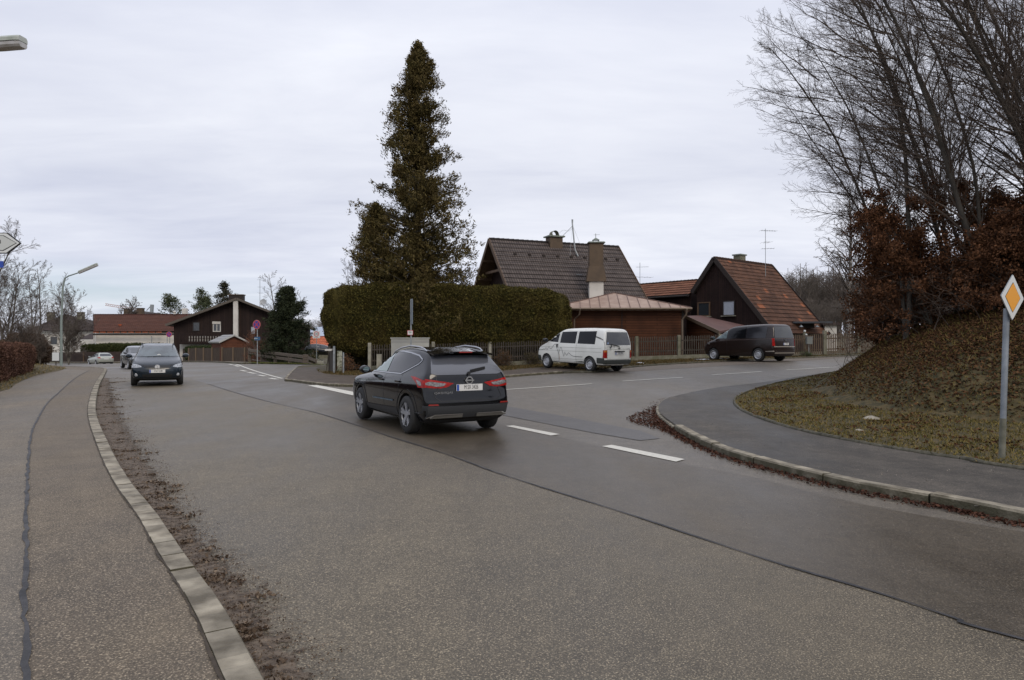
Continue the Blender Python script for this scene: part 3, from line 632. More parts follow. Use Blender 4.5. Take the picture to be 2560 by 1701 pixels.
# ================================================================ BUILDINGS
m_tileA = bricky('tiles_grey_brown', (.082,.064,.056), (.115,.092,.080), (.03,.026,.025), .19, .42, .03, .0, .7, bump=1.0, noise_mul=.15)
m_tileB = bricky('tiles_old_red', (.085,.042,.026), (.125,.059,.034), (.05,.028,.02), .26, .42, .02, .0, .85, patch=(.25,.09,.042), bump=.8, noise_mul=.4)
m_tileD = bricky('tiles_red_brown', (.085,.038,.026), (.105,.046,.030), (.05,.02,.016), .3, .4, .03, .0, .8, bump=.5, noise_mul=.2)
m_tileE = bricky('tiles_dark', (.05,.038,.036), (.07,.052,.046), (.02,.018,.018), .3, .4, .03, .0, .8, bump=.5)
m_tileF = bricky('tiles_orange', (.45,.12,.055), (.52,.16,.075), (.2,.05,.03), .3, .4, .03, .0, .8, bump=.5)
m_copper = mat('copper_sheet', (.36,.26,.20), .6, .1, col2=(.26,.175,.13), sc=1.5, det=6)
m_planksH = bricky('planks_horizontal', (.058,.022,.010), (.085,.032,.015), (.015,.006,.004), 4.0, .17, .012, .5, .7, bump=.6, noise_mul=.3)
m_planksV = bricky('planks_vertical', (.020,.011,.010), (.029,.016,.013), (.006,.004,.004), .16, 9.0, .012, 0, .75, bump=.6, noise_mul=.25)
m_planksC = bricky('planks_chalet', (.022,.014,.013), (.032,.02,.017), (.008,.006,.006), .18, 9.0, .012, 0, .75, bump=.6, noise_mul=.2)
m_trim = mat('trim_wood_brown', (.13,.078,.042), .75, col2=(.07,.04,.022), sc=4, stretch=(4,4,.5))
m_trimd = mat('trim_wood_dark', (.022,.015,.012), .8)
m_render = mat('render_white', (.62,.60,.55), .9, col2=(.50,.48,.44), sc=.8, det=8)
m_cream = mat('render_cream', (.82,.78,.70), .9, col2=(.74,.70,.62), sc=.6, det=6)
m_chim = mat('chimney_cladding', (.10,.066,.038), .7, col2=(.075,.050,.030), sc=2)
m_lead = mat('lead_cap', (.22,.24,.21), .6, .3, col2=(.14,.17,.13), sc=6)
m_curtain = mat('net_curtain', (.42,.45,.5), .7, col2=(.3,.33,.38), sc=14, stretch=(6,6,.3))
m_gutter = mat('gutter', (.16,.12,.085), .5, .4)
V3_ = Vector
def courses(mb, A, B, C, D, n, th=.035):
    """tile courses: A,B ridge ends, D below A, C below B; each course overlaps the next with a raised lower edge"""
    A, B, C, D = map(Vector, (A, B, C, D)); nr = (B - A).cross(D - A).normalized()
    if nr.z < 0: nr = -nr
    L1 = (B - A).length; sl = (D - A).length
    for k in range(n):
        t0, t1 = k / n, (k + 1) / n
        a, b = A.lerp(D, t0), B.lerp(C, t0); d, c = A.lerp(D, t1) + nr * th, B.lerp(C, t1) + nr * th
        e, f = A.lerp(D, t1), B.lerp(C, t1); u0 = -(a - A).length * 0
        ul = (a - A).dot((B - A).normalized()); ur = ul + (b - a).length
        mb.poly([a, d, c, b], [(ul, -sl * t0), (ul, -sl * t1), (ur, -sl * t1), (ur, -sl * t0)])
        mb.poly([d, e, f, c], [(ul, -sl * t1)] * 4)
def slab_under(mb, A, B, C, D, th=.14):
    A, B, C, D = map(Vector, (A, B, C, D)); nr = (B - A).cross(D - A).normalized()
    if nr.z < 0: nr = -nr
    o = -nr * .012; q = -nr * th; T = [A + o, B + o, C + o, D + o]; U = [p + q for p in T]
    mb.poly(U)
    for k in range(4): mb.poly([T[k], T[(k + 1) % 4], U[(k + 1) % 4], U[k]])
def gable(root, Lr, Rr, nv, wf, wb, pf, pb, zb, mroof, mwall, ncf=14, ncb=14, ov=.5, ove=.5, ms=None, mbarge=None, ridge=True, barge_w=.16, mat_ridge=None):
    """gabled house. Lr,Rr ridge ends, nv horizontal unit vector towards the front eave, wf/wb run to front/back eaves, pf/pb pitch tangents"""
    Lr, Rr = Vector(Lr), Vector(Rr); nv = Vector((nv[0], nv[1], 0)).normalized(); r = (Rr - Lr); r.z = 0; r.normalize()
    fe = lambda p, w_: p + nv * w_ - Vector((0, 0, pf * w_)); be = lambda p, w_: p - nv * w_ - Vector((0, 0, pb * w_))
    mb = MB(); courses(mb, Lr, Rr, fe(Rr, wf), fe(Lr, wf), ncf); courses(mb, Rr, Lr, be(Lr, wb), be(Rr, wb), ncb)
    roof = mb.build('roof', mroof, root)
    mb = MB(); slab_under(mb, Lr, Rr, fe(Rr, wf), fe(Lr, wf)); slab_under(mb, Rr, Lr, be(Lr, wb), be(Rr, wb)); mb.build('roof_underside', mbarge or m_trimd, root)
    for E in (Lr - r * .03, Rr + r * .03):
        d = Vector((0, 0, .06))
        for q in (fe(E, wf), be(E, wb)): mb = MB(); mb.bar(E - d, q - d, .05, barge_w * 2); mb.build('bargeboard', mbarge or m_trimd, root)
    if ridge:
        mb = MB(); n = int((Rr - Lr).length / .38)
        for k in range(n):
            a = Lr.lerp(Rr, k / n); b = Lr.lerp(Rr, (k + 1.06) / n); mb.tube([a + Vector((0, 0, .0)), b + Vector((0, 0, .0))], [.085, .115], 8)
        mb.build('ridge_tiles', mat_ridge or mroof, root)
    # walls
    a = Lr + r * ov; b = Rr - r * ov; dz = Vector((0, 0, .16)); wf2, wb2 = wf - ove, wb - ove
    mb = MB()
    for E, s in ((a, -1), (b, 1)):
        pf_, pb_ = fe(E, wf2) - dz, be(E, wb2) - dz
        q = [V3_((pb_.x, pb_.y, zb)), V3_((pf_.x, pf_.y, zb)), pf_, E - dz, pb_]
        mb.poly(q if s < 0 else q[::-1])
    f1, f2 = fe(a, wf2) - dz, fe(b, wf2) - dz; b1, b2 = be(a, wb2) - dz, be(b, wb2) - dz
    mb.poly([V3_((f1.x, f1.y, zb)), V3_((f2.x, f2.y, zb)), f2, f1]); mb.poly([V3_((b2.x, b2.y, zb)), V3_((b1.x, b1.y, zb)), b1, b2])
    mb.build('wall', mwall, root)
    return dict(r=r, nv=nv, a=a, b=b, fe=fe, be=be, roof=roof)
def window(root, c, udir, wd, ht, frame_m, glass_m, fw=.07, name='window', sill=None, depth=.08, bars=0, curtain=None):
    c = Vector(c); u = Vector((udir[0], udir[1], 0)).normalized(); n = Vector((u.y, -u.x, 0)); 
    rz = math.atan2(u.y, u.x); mb = MB()
    for s in (-1, 1):
        mb.box(c + u * s * (wd / 2 - fw / 2) + n * depth / 2, (fw, depth, ht), rz); mb.box(c + Vector((0, 0, s * (ht / 2 - fw / 2))) + n * (depth / 2 - .003), (wd - 2 * fw, depth - .006, fw), rz)
    for k in range(bars): mb.box(c + u * (-wd / 2 + wd * (k + 1) / (bars + 1)) + n * (depth / 2 - .012), (fw * .8, depth - .03, ht - 2 * fw), rz)
    o = mb.build(name, frame_m, root)
    mb = MB(); mb.box(c + n * .02, (wd - 2 * fw + .01, .02, ht - 2 * fw + .01), rz); mb.build('pane', glass_m, o)
    if sill: mb = MB(); mb.box(c + n * .09 - Vector((0, 0, ht / 2 + .03)), (wd + .16, .2, .05), rz); mb.build('sill', sill, o)
    return o
def SC(p, k): # move a surveyed point along its sight line
    return Vector((p[0] * k, p[1] * k, EYE + (p[2] - EYE) * k))

# --- house with grey tiled steep roof
KA = 50 / 46
LA = SC((-1.55, 46, 8.63), KA); RA = SC((7.75, 49.9, 8.63), KA); 
root = thing('tiled_house', (LA.x + 4, LA.y + 2, .4), 0, 'steep house with brown grey tiled roof and two chimneys behind the tall hedge', 'house')
nA = Vector((RA.y - LA.y, -(RA.x - LA.x), 0)).normalized()
hA = gable(root, LA, RA, nA, 5.0, 4.6, 1.10, 1.05, .3, m_tileA, m_planksV, 16, 14, ov=1.1, ove=.7, mbarge=m_trim, barge_w=.14)
r = hA['r']; fe = hA['fe']
for w_ in (1.2, 2.4, 3.6):
    for s, ff in ((1, hA['fe']), (-1, hA['be'])): 
        p = ff(LA, w_) - Vector((0, 0, .24)); mb = MB(); mb.bar(p, p + r * 1.1, .12, .16); mb.build('purlin', m_trim, root)
p = LA + r * .5; mb = MB(); mb.bar(p + nA * 2.0 - Vector((0, 0, 2.35)), p - nA * 2.0 - Vector((0, 0, 2.35)), .1, .18); mb.build('collar_beam', m_trim, root)
window(root, LA + r * 1.08 + nA * 1.1 - Vector((0, 0, 4.3)), (-nA.x, -nA.y), 1.5, 1.1, m_render, m_glassb, bars=1)
# roof vents: small raised tiles in one row
for k, t in enumerate((.145, .25, .355, .46, .565, .67, .835, .93)):
    q = fe(LA, 1.15).lerp(fe(RA, 1.15), t); mb = MB(); mb.box(q + Vector((0, 0, .08)), (.22, .16, .14), math.atan2(r.y, r.x)); mb.build('roof_vent', m_trimd, hA['roof'])
mb = MB()  # snow hooks row near the mast foot and small skylight
mb.box(fe(LA.lerp(RA, .56), 2.45) + Vector((0, 0, .06)), (.45, .1, .05), math.atan2(r.y, r.x)); mb.build('roof_step', m_galv, hA['roof'])
def chimney(parent, c, wx, wy, z0, z1, rz, m, cap=m_lead, capo=.1, name='chimney'):
    mb = MB(); mb.box((c[0], c[1], (z0 + z1) / 2), (wx, wy, z1 - z0), rz); o = mb.build(name, m, parent)
    mb = MB(); mb.box((c[0], c[1], z1 + .05), (wx + capo * 2, wy + capo * 2, .1), rz); mb.build('cap', cap, o); return o
rzA = math.atan2(r.y, r.x)
cA = LA.lerp(RA, .475); ch = chimney(hA['roof'].parent, (cA.x + .1, cA.y, 0), 1.05, .8, 7.6, 9.62, rzA, m_chim, capo=.14)
mb = MB()
arc = [(math.cos(a) * .28, math.sin(a) * .3) for a in np.linspace(0, PI, 9)]
for y0 in (-.33,):
    A_ = [Vector((cA.x + .1, cA.y, 9.72)) + r * x + Vector((0, 0, .12 + z)) for x, z in arc]; bk = -nA * .55
    for k in range(8): mb.poly([A_[k] + nA * .25, A_[k + 1] + nA * .25, A_[k + 1] + nA * .25 + bk, A_[k] + nA * .25 + bk])
    for s in (-1, 1): mb.box(Vector((cA.x + .1, cA.y, 9.78)) + r * s * .28, (.05, .55, .14), rzA)
mb.build('chimney_hood', m_concd, ch)
# tall chimney on the front slope
pc = P(1491, 735, 48.3); zc0 = pc.z - .3
mb = MB(); px_m = F / 48.3; c_ = Vector((pc.x, pc.y + .35, 0)); ztop = EYE + (855 - 607) / px_m; zmid = EYE + (855 - 668) / px_m; zcol = EYE + (855 - 704) / px_m
mb.box((c_.x, c_.y, (zcol + zmid) / 2 - 1.2), (.86, .7, zmid - zcol + 2.4 - .1), 0) if False else None
def frustum(mb, c, a0, b0, z0, a1, b1, z1):
    q0 = [Vector((c[0] + sx * a0 / 2, c[1] + sy * b0 / 2, z0)) for sx, sy in ((-1,-1),(1,-1),(1,1),(-1,1))]; q1 = [Vector((c[0] + sx * a1 / 2, c[1] + sy * b1 / 2, z1)) for sx, sy in ((-1,-1),(1,-1),(1,1),(-1,1))]
    for k in range(4): mb.poly([q0[k], q0[(k + 1) % 4], q1[(k + 1) % 4], q1[k]])
    mb.poly(q1); mb.poly(q0[::-1])
frustum(mb, c_, .98, .8, zmid, .98, .8, ztop); frustum(mb, c_, 1.40, 1.05, zcol, 1.08, .9, zmid + .05)
ch2 = mb.build('chimney', m_chim, root)
mb = MB(); frustum(mb, c_, 1.0, .8, 3.0, 1.0, .8, zcol); mb.build('chimney_base', m_render, ch2)
mb = MB(); frustum(mb, c_, 1.26, 1.06, ztop, 1.1, .94, ztop + .08); frustum(mb, c_, .5, .5, ztop + .22, .1, .1, ztop + .38)
for sx, sy in ((-1,-1),(1,-1),(1,1),(-1,1)): mb.tube([(c_.x + sx * .2, c_.y + sy * .2, ztop + .05), (c_.x + sx * .2, c_.y + sy * .2, ztop + .24)], .02, 5)
mb.tube([(c_.x, c_.y, ztop + .35), (c_.x, c_.y, ztop + .7)], .02, 5); mb.tube([(c_.x - .15, c_.y, ztop + .6), (c_.x + .3, c_.y, ztop + .62)], .012, 4); mb.build('cap', m_lead, ch2)
mb = MB(); pm = fe(LA.lerp(RA, .60), .95); tp = P(1431, 549, pm.y + .2)
mb.tube([pm + Vector((.25, 0, -.05)), pm + Vector((.02, 0, .45)), tp + Vector((.0, 0, -.3)), tp], [.06, .055, .055, .07], 8)
mb.tube([tp + Vector((0, 0, -.5)), P(1390, 607, tp.y - .1)], .02, 5)
for q in (P(1425, 640, 50.5), P(1455, 622, 53)): mb.tube([tp + Vector((0, 0, -.4)), q], .008, 4)
mb.tube([tp + Vector((-.25 * k, 0, -.65 - .12 * math.sin(k * 1.6) - .1 * k)) for k in np.linspace(0, 4, 8)], .01, 4)
mb.build('roof_mast', m_galv, root)

# --- garage with copper hip roof
gy = 44.2; gl, gr = P(1400, 770, gy), P(1728, 770, gy - .6)
root = thing('garage', (gl.x + 4, gl.y + 2, .45), 0, 'brown boarded garage with pale copper hipped roof behind the white van', 'garage')
EX = [Vector((gl.x - .6, gl.y + .1, gl.z)), Vector((gr.x, gr.y, gl.z - .02)), Vector((gr.x + 1.2, gr.y + 6.2, gl.z)), Vector((gl.x + .6, gl.y + 6.3, gl.z))]
ap = P(1536, 733, gy + 3.0); apL = ap + Vector((-1.0, .2, 0)) * .01
mb = MB()
for k in range(4): mb.poly([EX[k], EX[(k + 1) % 4], ap])
for k in range(4): mb.poly([EX[(k + 1) % 4] - Vector((0, 0, .012)), EX[k] - Vector((0, 0, .012)), EX[k] - Vector((0, 0, .16)), EX[(k + 1) % 4] - Vector((0, 0, .16))][::-1])
mb.poly([p - Vector((0, 0, .16)) for p in EX][::-1])
rf = mb.build('roof', m_copper, root)
mb = MB()   # standing seams
for a, b in ((EX[0], EX[1]), (EX[1], EX[2]), (EX[3], EX[0])):
    n = 14
    for k in range(1, n):
        s = a.lerp(b, k / n); mid = (a + b) / 2; perp = (ap - mid) - (b - a).normalized() * (ap - mid).dot((b - a).normalized())
        t = 1 - abs(2 * k / n - 1); fr = (s - mid).length / ((b - a).length / 2)
        apo = (ap - mid).dot((b - a).normalized()) 
        ed = (a if (s - mid).dot(a - mid) > 0 else b); L = 1 - abs((s - (mid + (b - a).normalized() * apo)).length / max(1e-6, (ed - (mid + (b - a).normalized() * apo)).length))
        if L > .05: mb.bar(s + Vector((0, 0, .02)), s + perp * min(1, L) + Vector((0, 0, .02)), .03, .05)
for e_ in EX[:2]: mb.bar(e_ + Vector((0, 0, .02)), ap + Vector((0, 0, .02)), .06, .06)
mb.build('roof_seams', mat('copper_seam', (.16,.10,.08), .6, .2), rf)
mb = MB(); mb.tube([EX[0] + Vector((0, -.06, -.06)), EX[1] + Vector((0.05, -.06, -.06))], .07, 8); mb.build('gutter', m_gutter, root)
zb = .2; wl, wr = Vector((P(1427, 800, gy + .4).x, gy + .45, 0)), Vector((P(1707, 800, gy - .1).x, gy - .1, 0)); wr2 = wr + Vector((1.1, 5.6, 0)); wl2 = wl + Vector((1.1, 5.6, 0)); H_ = gl.z - .14
mb = MB()
for a, b in ((wl, wr), (wr, wr2), (wr2, wl2), (wl2, wl)): mb.poly([(a.x, a.y, zb), (b.x, b.y, zb), (b.x, b.y, H_), (a.x, a.y, H_)])
wg = mb.build('wall', m_planksH, root)
for t in (0.0, .46, 1.0): q = wl.lerp(wr, t); mb = MB(); mb.box((q.x, q.y - .02, (zb + H_) / 2), (.14 if t != .46 else .04, .06, H_ - zb - .01), math.atan2(wr.y - wl.y, wr.x - wl.x)); mb.build('corner_board', m_trimd, wg)
mb = MB(); q = P(1439, 780, gy - .3); q2 = P(1439, 830, gy - .1)
mb.tube([Vector((q.x + .28, q.y - .1, gl.z - .1)), Vector((q.x + .25, q.y, gl.z - .45)), Vector((q.x - .05, q.y + .3, gl.z - .75)), Vector((q.x - .05, q.y + .35, .4))], .045, 8); mb.build('downpipe', m_gutter, root); mb = MB()
q = P(1712, 780, gy - .9); mb.tube([Vector((q.x + .15, q.y, gl.z - .1)), Vector((q.x + .1, q.y + .1, gl.z - .5)), Vector((q.x - .1, q.y + .25, gl.z - .8)), Vector((q.x - .1, q.y + .25, .5))], .06, 8)
mb.build('downpipe', m_gutter, root)

# --- lean-to between garage and red house
root = thing('lean_to', (11.5, 45.5, .5), 0, 'low lean-to with dark red brown sheet roof between the garage and the red tiled house', 'shed')
a, b, c, d = P(1712, 790, 45.5), P(1797, 829, 43.2), P(1868, 815, 47.5), P(1752, 789, 49.0)
mb = MB(); mb.poly([a, b, c, d]); mb.poly([p - Vector((0, 0, .12)) for p in (d, c, b, a)])
for q, s in ((a, b), (b, c), (c, d), (d, a)): mb.poly([q - Vector((0, 0, .004)), q - Vector((0, 0, .12)), s - Vector((0, 0, .12)), s - Vector((0, 0, .004))])
mb.build('roof', mat('sheet_roof', (.075,.032,.025), .6, col2=(.10,.045,.035), sc=1.2), root)
mb = MB(); mb.bar(a + Vector((0, -.05, -.06)), b + Vector((0, -.05, -.06)), .05, .2); mb.tube([b + Vector((0, -.1, -.08)), (b.x, b.y - .05, .6)], .05, 8); mb.build('bargeboard', m_gutter, root)
mb = MB(); a2, b2, c2, d2 = a + Vector((.2, .3, -.14)), b + Vector((-.2, .3, -.14)), c + Vector((-.2, -.1, -.14)), d + Vector((.1, -.2, -.14)); 
for q, s in ((a2, b2), (b2, c2), (c2, d2)): mb.poly([(q.x, q.y, .3), (s.x, s.y, .3), s, q])
mb.build('wall', m_planksH, root)

# --- red tiled house
LB = P(1785, 644, 50.5); RB = Vector((21.1, 55.6, LB.z)); nB = Vector((RB.y - LB.y, -(RB.x - LB.x), 0)).normalized()
root = thing('red_tiled_house', (LB.x + 2, LB.y + 2, .6), 0, 'dark timber house with steep old red tiled roof behind the brown van', 'house')
hB = gable(root, LB, RB, nB, 4.75, 1.95, 1.19, 1.25, .4, m_tileB, m_planksV, 19, 7, ov=.25, ove=.25, barge_w=.16)
r = hB['r']; rzB = math.atan2(r.y, r.x)
cB = LB.lerp(RB, .47); chimney(root, (cB.x, cB.y + .6, 0), .75, .6, LB.z - 1.4, LB.z + .5, rzB, m_concd, capo=.08)
gu = (-nB.x, -nB.y); gnrm = Vector((r.x, r.y, 0))
gp = lambda t, z: Vector((hB['a'].x + nB.x * t, hB['a'].y + nB.y * t, z)) - r * .012
def at_wall(px, py, a, dirv):
    """point where a sight line meets the vertical plane through a along dirv"""
    k = (px - 1280) / F; s = (a.x - k * a.y) / (k * dirv.y - dirv.x); q = a + dirv * s
    return Vector((q.x, q.y, EYE + (HZ - py) / F * q.y))
def rect_win(root, x0, y0, x1, y1, a, dirv, fm, gm, **kw):
    p0, p1 = at_wall(x0, y1, a, dirv), at_wall(x1, y0, a, dirv); c = (p0 + p1) / 2; c.z = (p0.z + p1.z) / 2; wd = math.hypot(p1.x - p0.x, p1.y - p0.y)
    d = dirv if (p1 - p0).dot(dirv) > 0 else -dirv
    return window(root, c, (d.x, d.y), wd, p1.z - p0.z, fm, gm, **kw)
wa = hB['a'] - r * .006
rect_win(root, 1808, 751, 1838, 790, wa, nB, m_trimd, m_curtain, fw=.06, sill=m_conc)
o = rect_win(root, 1745, 755, 1776, 792, wa, nB, m_trim, m_glassb, fw=.08, sill=m_conc)
# back wing
W0 = P(1585, 713, 59.5); W1 = P(1760, 699, 54.2); W1.z = W0.z = (W0.z + W1.z) / 2
nW = Vector((W1.y - W0.y, -(W1.x - W0.x), 0)).normalized()
sub = MB(); 
def part_gable():
    mb = MB(); fe_ = lambda p, w_: p + nW * w_ - Vector((0, 0, .62 * w_)); be_ = lambda p, w_: p - nW * w_ - Vector((0, 0, .62 * w_))
    courses(mb, W0, W1, fe_(W1, 2.0), fe_(W0, 2.0), 6); courses(mb, W1, W0, be_(W0, 2.6), be_(W1, 2.6), 7)
    o = mb.build('wing_roof', bricky('tiles_wing', (.16,.07,.04), (.20,.085,.05), (.06,.03,.02), .26, .4, .02, 0, .85, bump=.6, noise_mul=.3), root)
    mb = MB(); mb.bar(fe_(W0, 2.03) - Vector((0, 0, .1)), fe_(W1, 2.03) - Vector((0, 0, .1)), .08, .2); mb.tube([fe_(W0, 2.1) - Vector((0, 0, .08)), fe_(W1, 2.1) - Vector((0, 0, .08))], .07, 6); mb.build('wing_gutter', m_trimd, root)
    mb = MB(); n = 20
    for k in range(n): mb.tube([W0.lerp(W1, k / n), W0.lerp(W1, (k + 1.05) / n)], [.08, .11], 8)
    mb.build('ridge_tiles', m_tileB, o)
    mb = MB(); a, b = fe_(W0, 1.75), fe_(W1, 1.75); c, d = be_(W1, 2.3), be_(W0, 2.3)
    for q, s in ((a, b), (b, c), (c, d), (d, a)): mb.poly([(q.x, q.y, .3), (s.x, s.y, .3), (s.x, s.y, s.z - .08), (q.x, q.y, q.z - .08)])
    mb.build('wing_wall', m_planksV, root)
    mb = MB(); t0 = W0 + nW * 1.5; 
part_gable()
# flat porch roof on the right with lamps, and the white wall beyond it
mb = MB(); a, b = P(1986, 803, 49.5), P(2090, 809, 49); mb.box(((a.x + b.x) / 2, 50.3, (a.z + b.z) / 2), (b.x - a.x, 1.6, .13), math.radians(-3)); pr = mb.build('porch_roof', mat('porch_felt', (.05,.055,.065), .5), root)
mb = MB(); mb.box(((a.x + b.x) / 2 - .45, 50.6, a.z - .28), (b.x - a.x - 1.0, .5, .4), math.radians(-3)); mb.build('fascia', m_trimd, pr)
for px in (2003, 2043): q = P(px, 816, 49.6); mb = MB(); mb.lathe([(.02, .1), (.05, .06), (.16, -.05), (.15, -.07)], q, n=12); mb.build('porch_lamp', m_galv, pr)
root = thing('white_outbuilding', (23.5, 52, .8), 0, 'small white rendered outbuilding glimpsed beyond the porch of the red tiled house', 'building')
a, b = P(2062, 824, 52), P(2100, 824, 51.5); mb = MB(); mb.box(((a.x + b.x) / 2, 53.5, 1.6), (b.x - a.x, 3, 2.4 + .3), 0); mb.build('wall', m_render, root)
mb = MB(); mb.box(((a.x + b.x) / 2, 53.5, 3.05), (b.x - a.x + .5, 3.5, .2), 0); mb.build('roof', m_tileE, root)

# --- antennas
def yagi(name, base, top, booms, lab, r_=.02):
    root = thing(name, base, 0, lab, 'antenna'); mb = MB(); mb.tube([base, (base[0], base[1], top)], r_, 6); mb.build('mast', m_galv, root)
    for z, ln, az, ne, el in booms:
        mb = MB(); d = Vector((math.cos(az), math.sin(az), 0)); e = Vector((-math.sin(az), math.cos(az), 0)); c = Vector((base[0], base[1], z)); mb.tube([c - d * ln * .3, c + d * ln * .7], .014, 5)
        for k in range(ne): q = c + d * (-.3 + k / max(1, ne - 1)) * ln; mb.tube([q - e * el * (1 - .04 * k), q + e * el * (1 - .04 * k)], .008, 4)
        mb.build('aerial', m_galv, root)
q = P(1914, 682, 53.2); q.z -= 1.2; yagi('tv_antenna', tuple(q), P(1914, 572, 53.2).z, [(P(0, 577, 53.2).z, 1.3, .2, 7, .3), (P(0, 606, 53.2).z, .5, .1, 3, .6), (P(0, 622, 53.2).z, .9, -.2, 5, .35)], 'tall television antenna on the ridge of the red tiled house')
q = P(1600, 715, 58.8); q.z -= .8; yagi('tv_antenna', tuple(q), P(1600, 657, 58.8).z, [(P(0, 668, 58.8).z, 1.0, -.3, 2, .3), (P(0, 693, 58.8).z, 1.6, .3, 4, .4)], 'thin television antenna above the low roof between the two steep houses')

# --- black chalet
Yc = 82.0
root = thing('chalet', P(591, 890, Yc), 0, 'black timber chalet with low pitched roof, white wall fin and long balcony', 'house')
ap_ = P(591, 746, Yc - .9); bk = Vector((-3.5, 13, 0)); LC = ap_ + bk; RC = ap_
nC = Vector((RC.y - LC.y, -(RC.x - LC.x), 0)).normalized()   # towards the left eave
hC = gable(root, LC, RC, nC, 7.7, 8.8, .415, .40, -.7, m_tileE, m_planksC, 14, 14, ov=1.0, ove=.7, ridge=False, mbarge=mat('fascia_pale', (.09,.075,.06), .8), barge_w=.13)
rC = hC['r']; wp = hC['b'] + rC * .012; 
fa = Vector((nC.x, nC.y, 0))
def pr_(px, py): return at_wall(px, py, wp, fa)
mb = MB(); a, b = pr_(585.5, 750), pr_(596.5, 750); c = (a + b) / 2 + rC * .45; zt, zb_ = EYE + (855 - 752) / F * c.y, EYE + (855 - 842) / F * c.y
zz0 = -.6; mb.box((c.x, c.y, (zt + zz0) / 2), (.52, .9, zt - zz0), math.atan2(fa.y, fa.x)); mb.build('wall_fin', m_render, root)
rect_win(root, 481, 805, 500, 829, wp, fa, m_trimd, m_glassb, fw=.1); o = rect_win(root, 532, 805, 552, 830, wp, fa, m_render, m_glassb, fw=.1, bars=1)
mb = MB(); a, b = pr_(531, 805), pr_(552, 810); mb.box(((a.x + b.x) / 2, (a.y + b.y) / 2 - .1, (a.z + b.z) / 2), (abs(b.x - a.x), .12, .3), math.atan2(-fa.y, -fa.x)); mb.build('blind_box', m_render, o)
rect_win(root, 626, 816, 639, 836, wp, fa, m_trimd, m_curtain, fw=.08)
mb = MB(); a, b = pr_(452, 834), pr_(583, 856); bz1, bz0 = a.z, b.z; q0 = a + rC * 1.25; q1 = b + rC * 1.25; ln = math.hypot(q1.x - q0.x, q1.y - q0.y); ub = Vector((q1.x - q0.x, q1.y - q0.y, 0)).normalized()
n = int(ln / .28); rz = math.atan2(ub.y, ub.x); zf = bz0 - .1
for k in range(n):
    q = Vector((q0.x, q0.y, 0)) + ub * (.14 + k * ln / n); mb.box((q.x, q.y, (bz1 + zf) / 2), (.17, .03, bz1 - zf - .12), rz)
    mb.box((q.x, q.y - .01, zf + .55), (.24, .026, .14), rz)
mb.bar((q0.x, q0.y, bz1), (q1.x, q1.y, bz1), .1, .09); mb.bar((q0.x, q0.y, zf), (q1.x, q1.y, zf), .1, .14)
bal = mb.build('balcony', m_planksC, root)
mb = MB(); mb.poly([Vector((q0.x, q0.y, zf)), Vector((q1.x, q1.y, zf)), Vector((q1.x, q1.y, zf)) - rC * 1.2, Vector((q0.x, q0.y, zf)) - rC * 1.2]); 
cc = (q0 + q1) / 2 - rC * .35; mb.box((cc.x, cc.y, zf + .5), (ln - 1.8, .03, .62), rz); mb.build('balcony_lining', m_render, bal)
mb = MB(); cc = (q0 + q1) / 2 - rC * 1.15; mb.box((cc.x, cc.y, (zf - .2 - .7) / 2), (ln + .2, .06, zf - .1 + .7), rz); mb.build('plinth_wall', m_render, root)
chimney(root, ((ap_ + bk * .25).x - .4, (ap_ + bk * .25).y, 0), 1.7, .9, 5.6, P(0, 741, 86).z, .1, m_trimd, cap=m_chim, capo=.08)
# satellite dish and antenna on the chalet roof
q = hC['be'](ap_.lerp(LC, .12), 2.9); root = thing('satellite_dish', q, 0, 'grey satellite dish on the right slope of the black chalet roof', 'dish')
mb = MB(); M = Matrix.Rotation(R(68), 4, 'X'); mb.lathe([(.02, 0), (.17, .02), (.32, .06), (.43, .12), (.43, .13), (.3, .07), (.02, .02)], q + Vector((0, -.1, .75)), n=28, M=M); mb.build('dish', mat('dish_grey', (.33,.34,.35), .5), root, smooth_=True)
mb = MB(); mb.tube([q - Vector((0, 0, .1)), q + Vector((0, .1, .8))], .04, 6); mb.tube([q + Vector((0, -.1, .35)), q + Vector((0, -.9, .7))], .02, 5); mb.build('arm', m_galv, root)
q = hC['be'](ap_.lerp(LC, .14), 2.45); yagi('tv_antenna', tuple(q), P(0, 698, q.y).z, [(P(0, 700, q.y).z, 1.0, .3, 6, .3), (P(0, 718, q.y).z, .8, .1, 4, .4), (P(0, 733, q.y).z, .5, .2, 3, .9)], 'television antenna beside the dish on the black chalet', .03)

# --- long white bungalow
root = thing('bungalow', P(340, 890, 98), 0, 'long low white bungalow with red brown tiled roof behind the green hedge', 'house')
LD, RD = P(233, 787, 103.5), P(520, 787, 103.5); hD = gable(root, LD, RD, (.53, -.848), 5.6, 5.0, .46, .5, -1.3, m_tileD, m_cream, 12, 4, ov=.3, ove=.6)
mb = MB(); 
for k in range(10): q = P(242 + k * 17.5, 831.5, 98.5); mb.box((q.x, q.y - .2, q.z + .02), (.7, .2, .12))
mb.build('eaves_tiles', m_tileF, hD['roof'])
mb = MB(); q = P(232, 836, 98.3); q2 = P(470, 836, 98.3); mb.bar(q - Vector((0, 0, .05)), q2 - Vector((0, 0, .05)), .14, .2); mb.build('gutter', m_trimd, root)
mb = MB(); q = P(457, 787, 104); mb.box((q.x + .3, q.y, q.z + .3), (.62, .62, 1.3)); mb.build('chimney', m_render, root)
mb = MB(); q = P(436, 786, 103); mb.lathe([(.18, 0), (.18, .3), (.3, .35), (.1, .5)], q, n=10); mb.build('roof_vent', m_render, root)
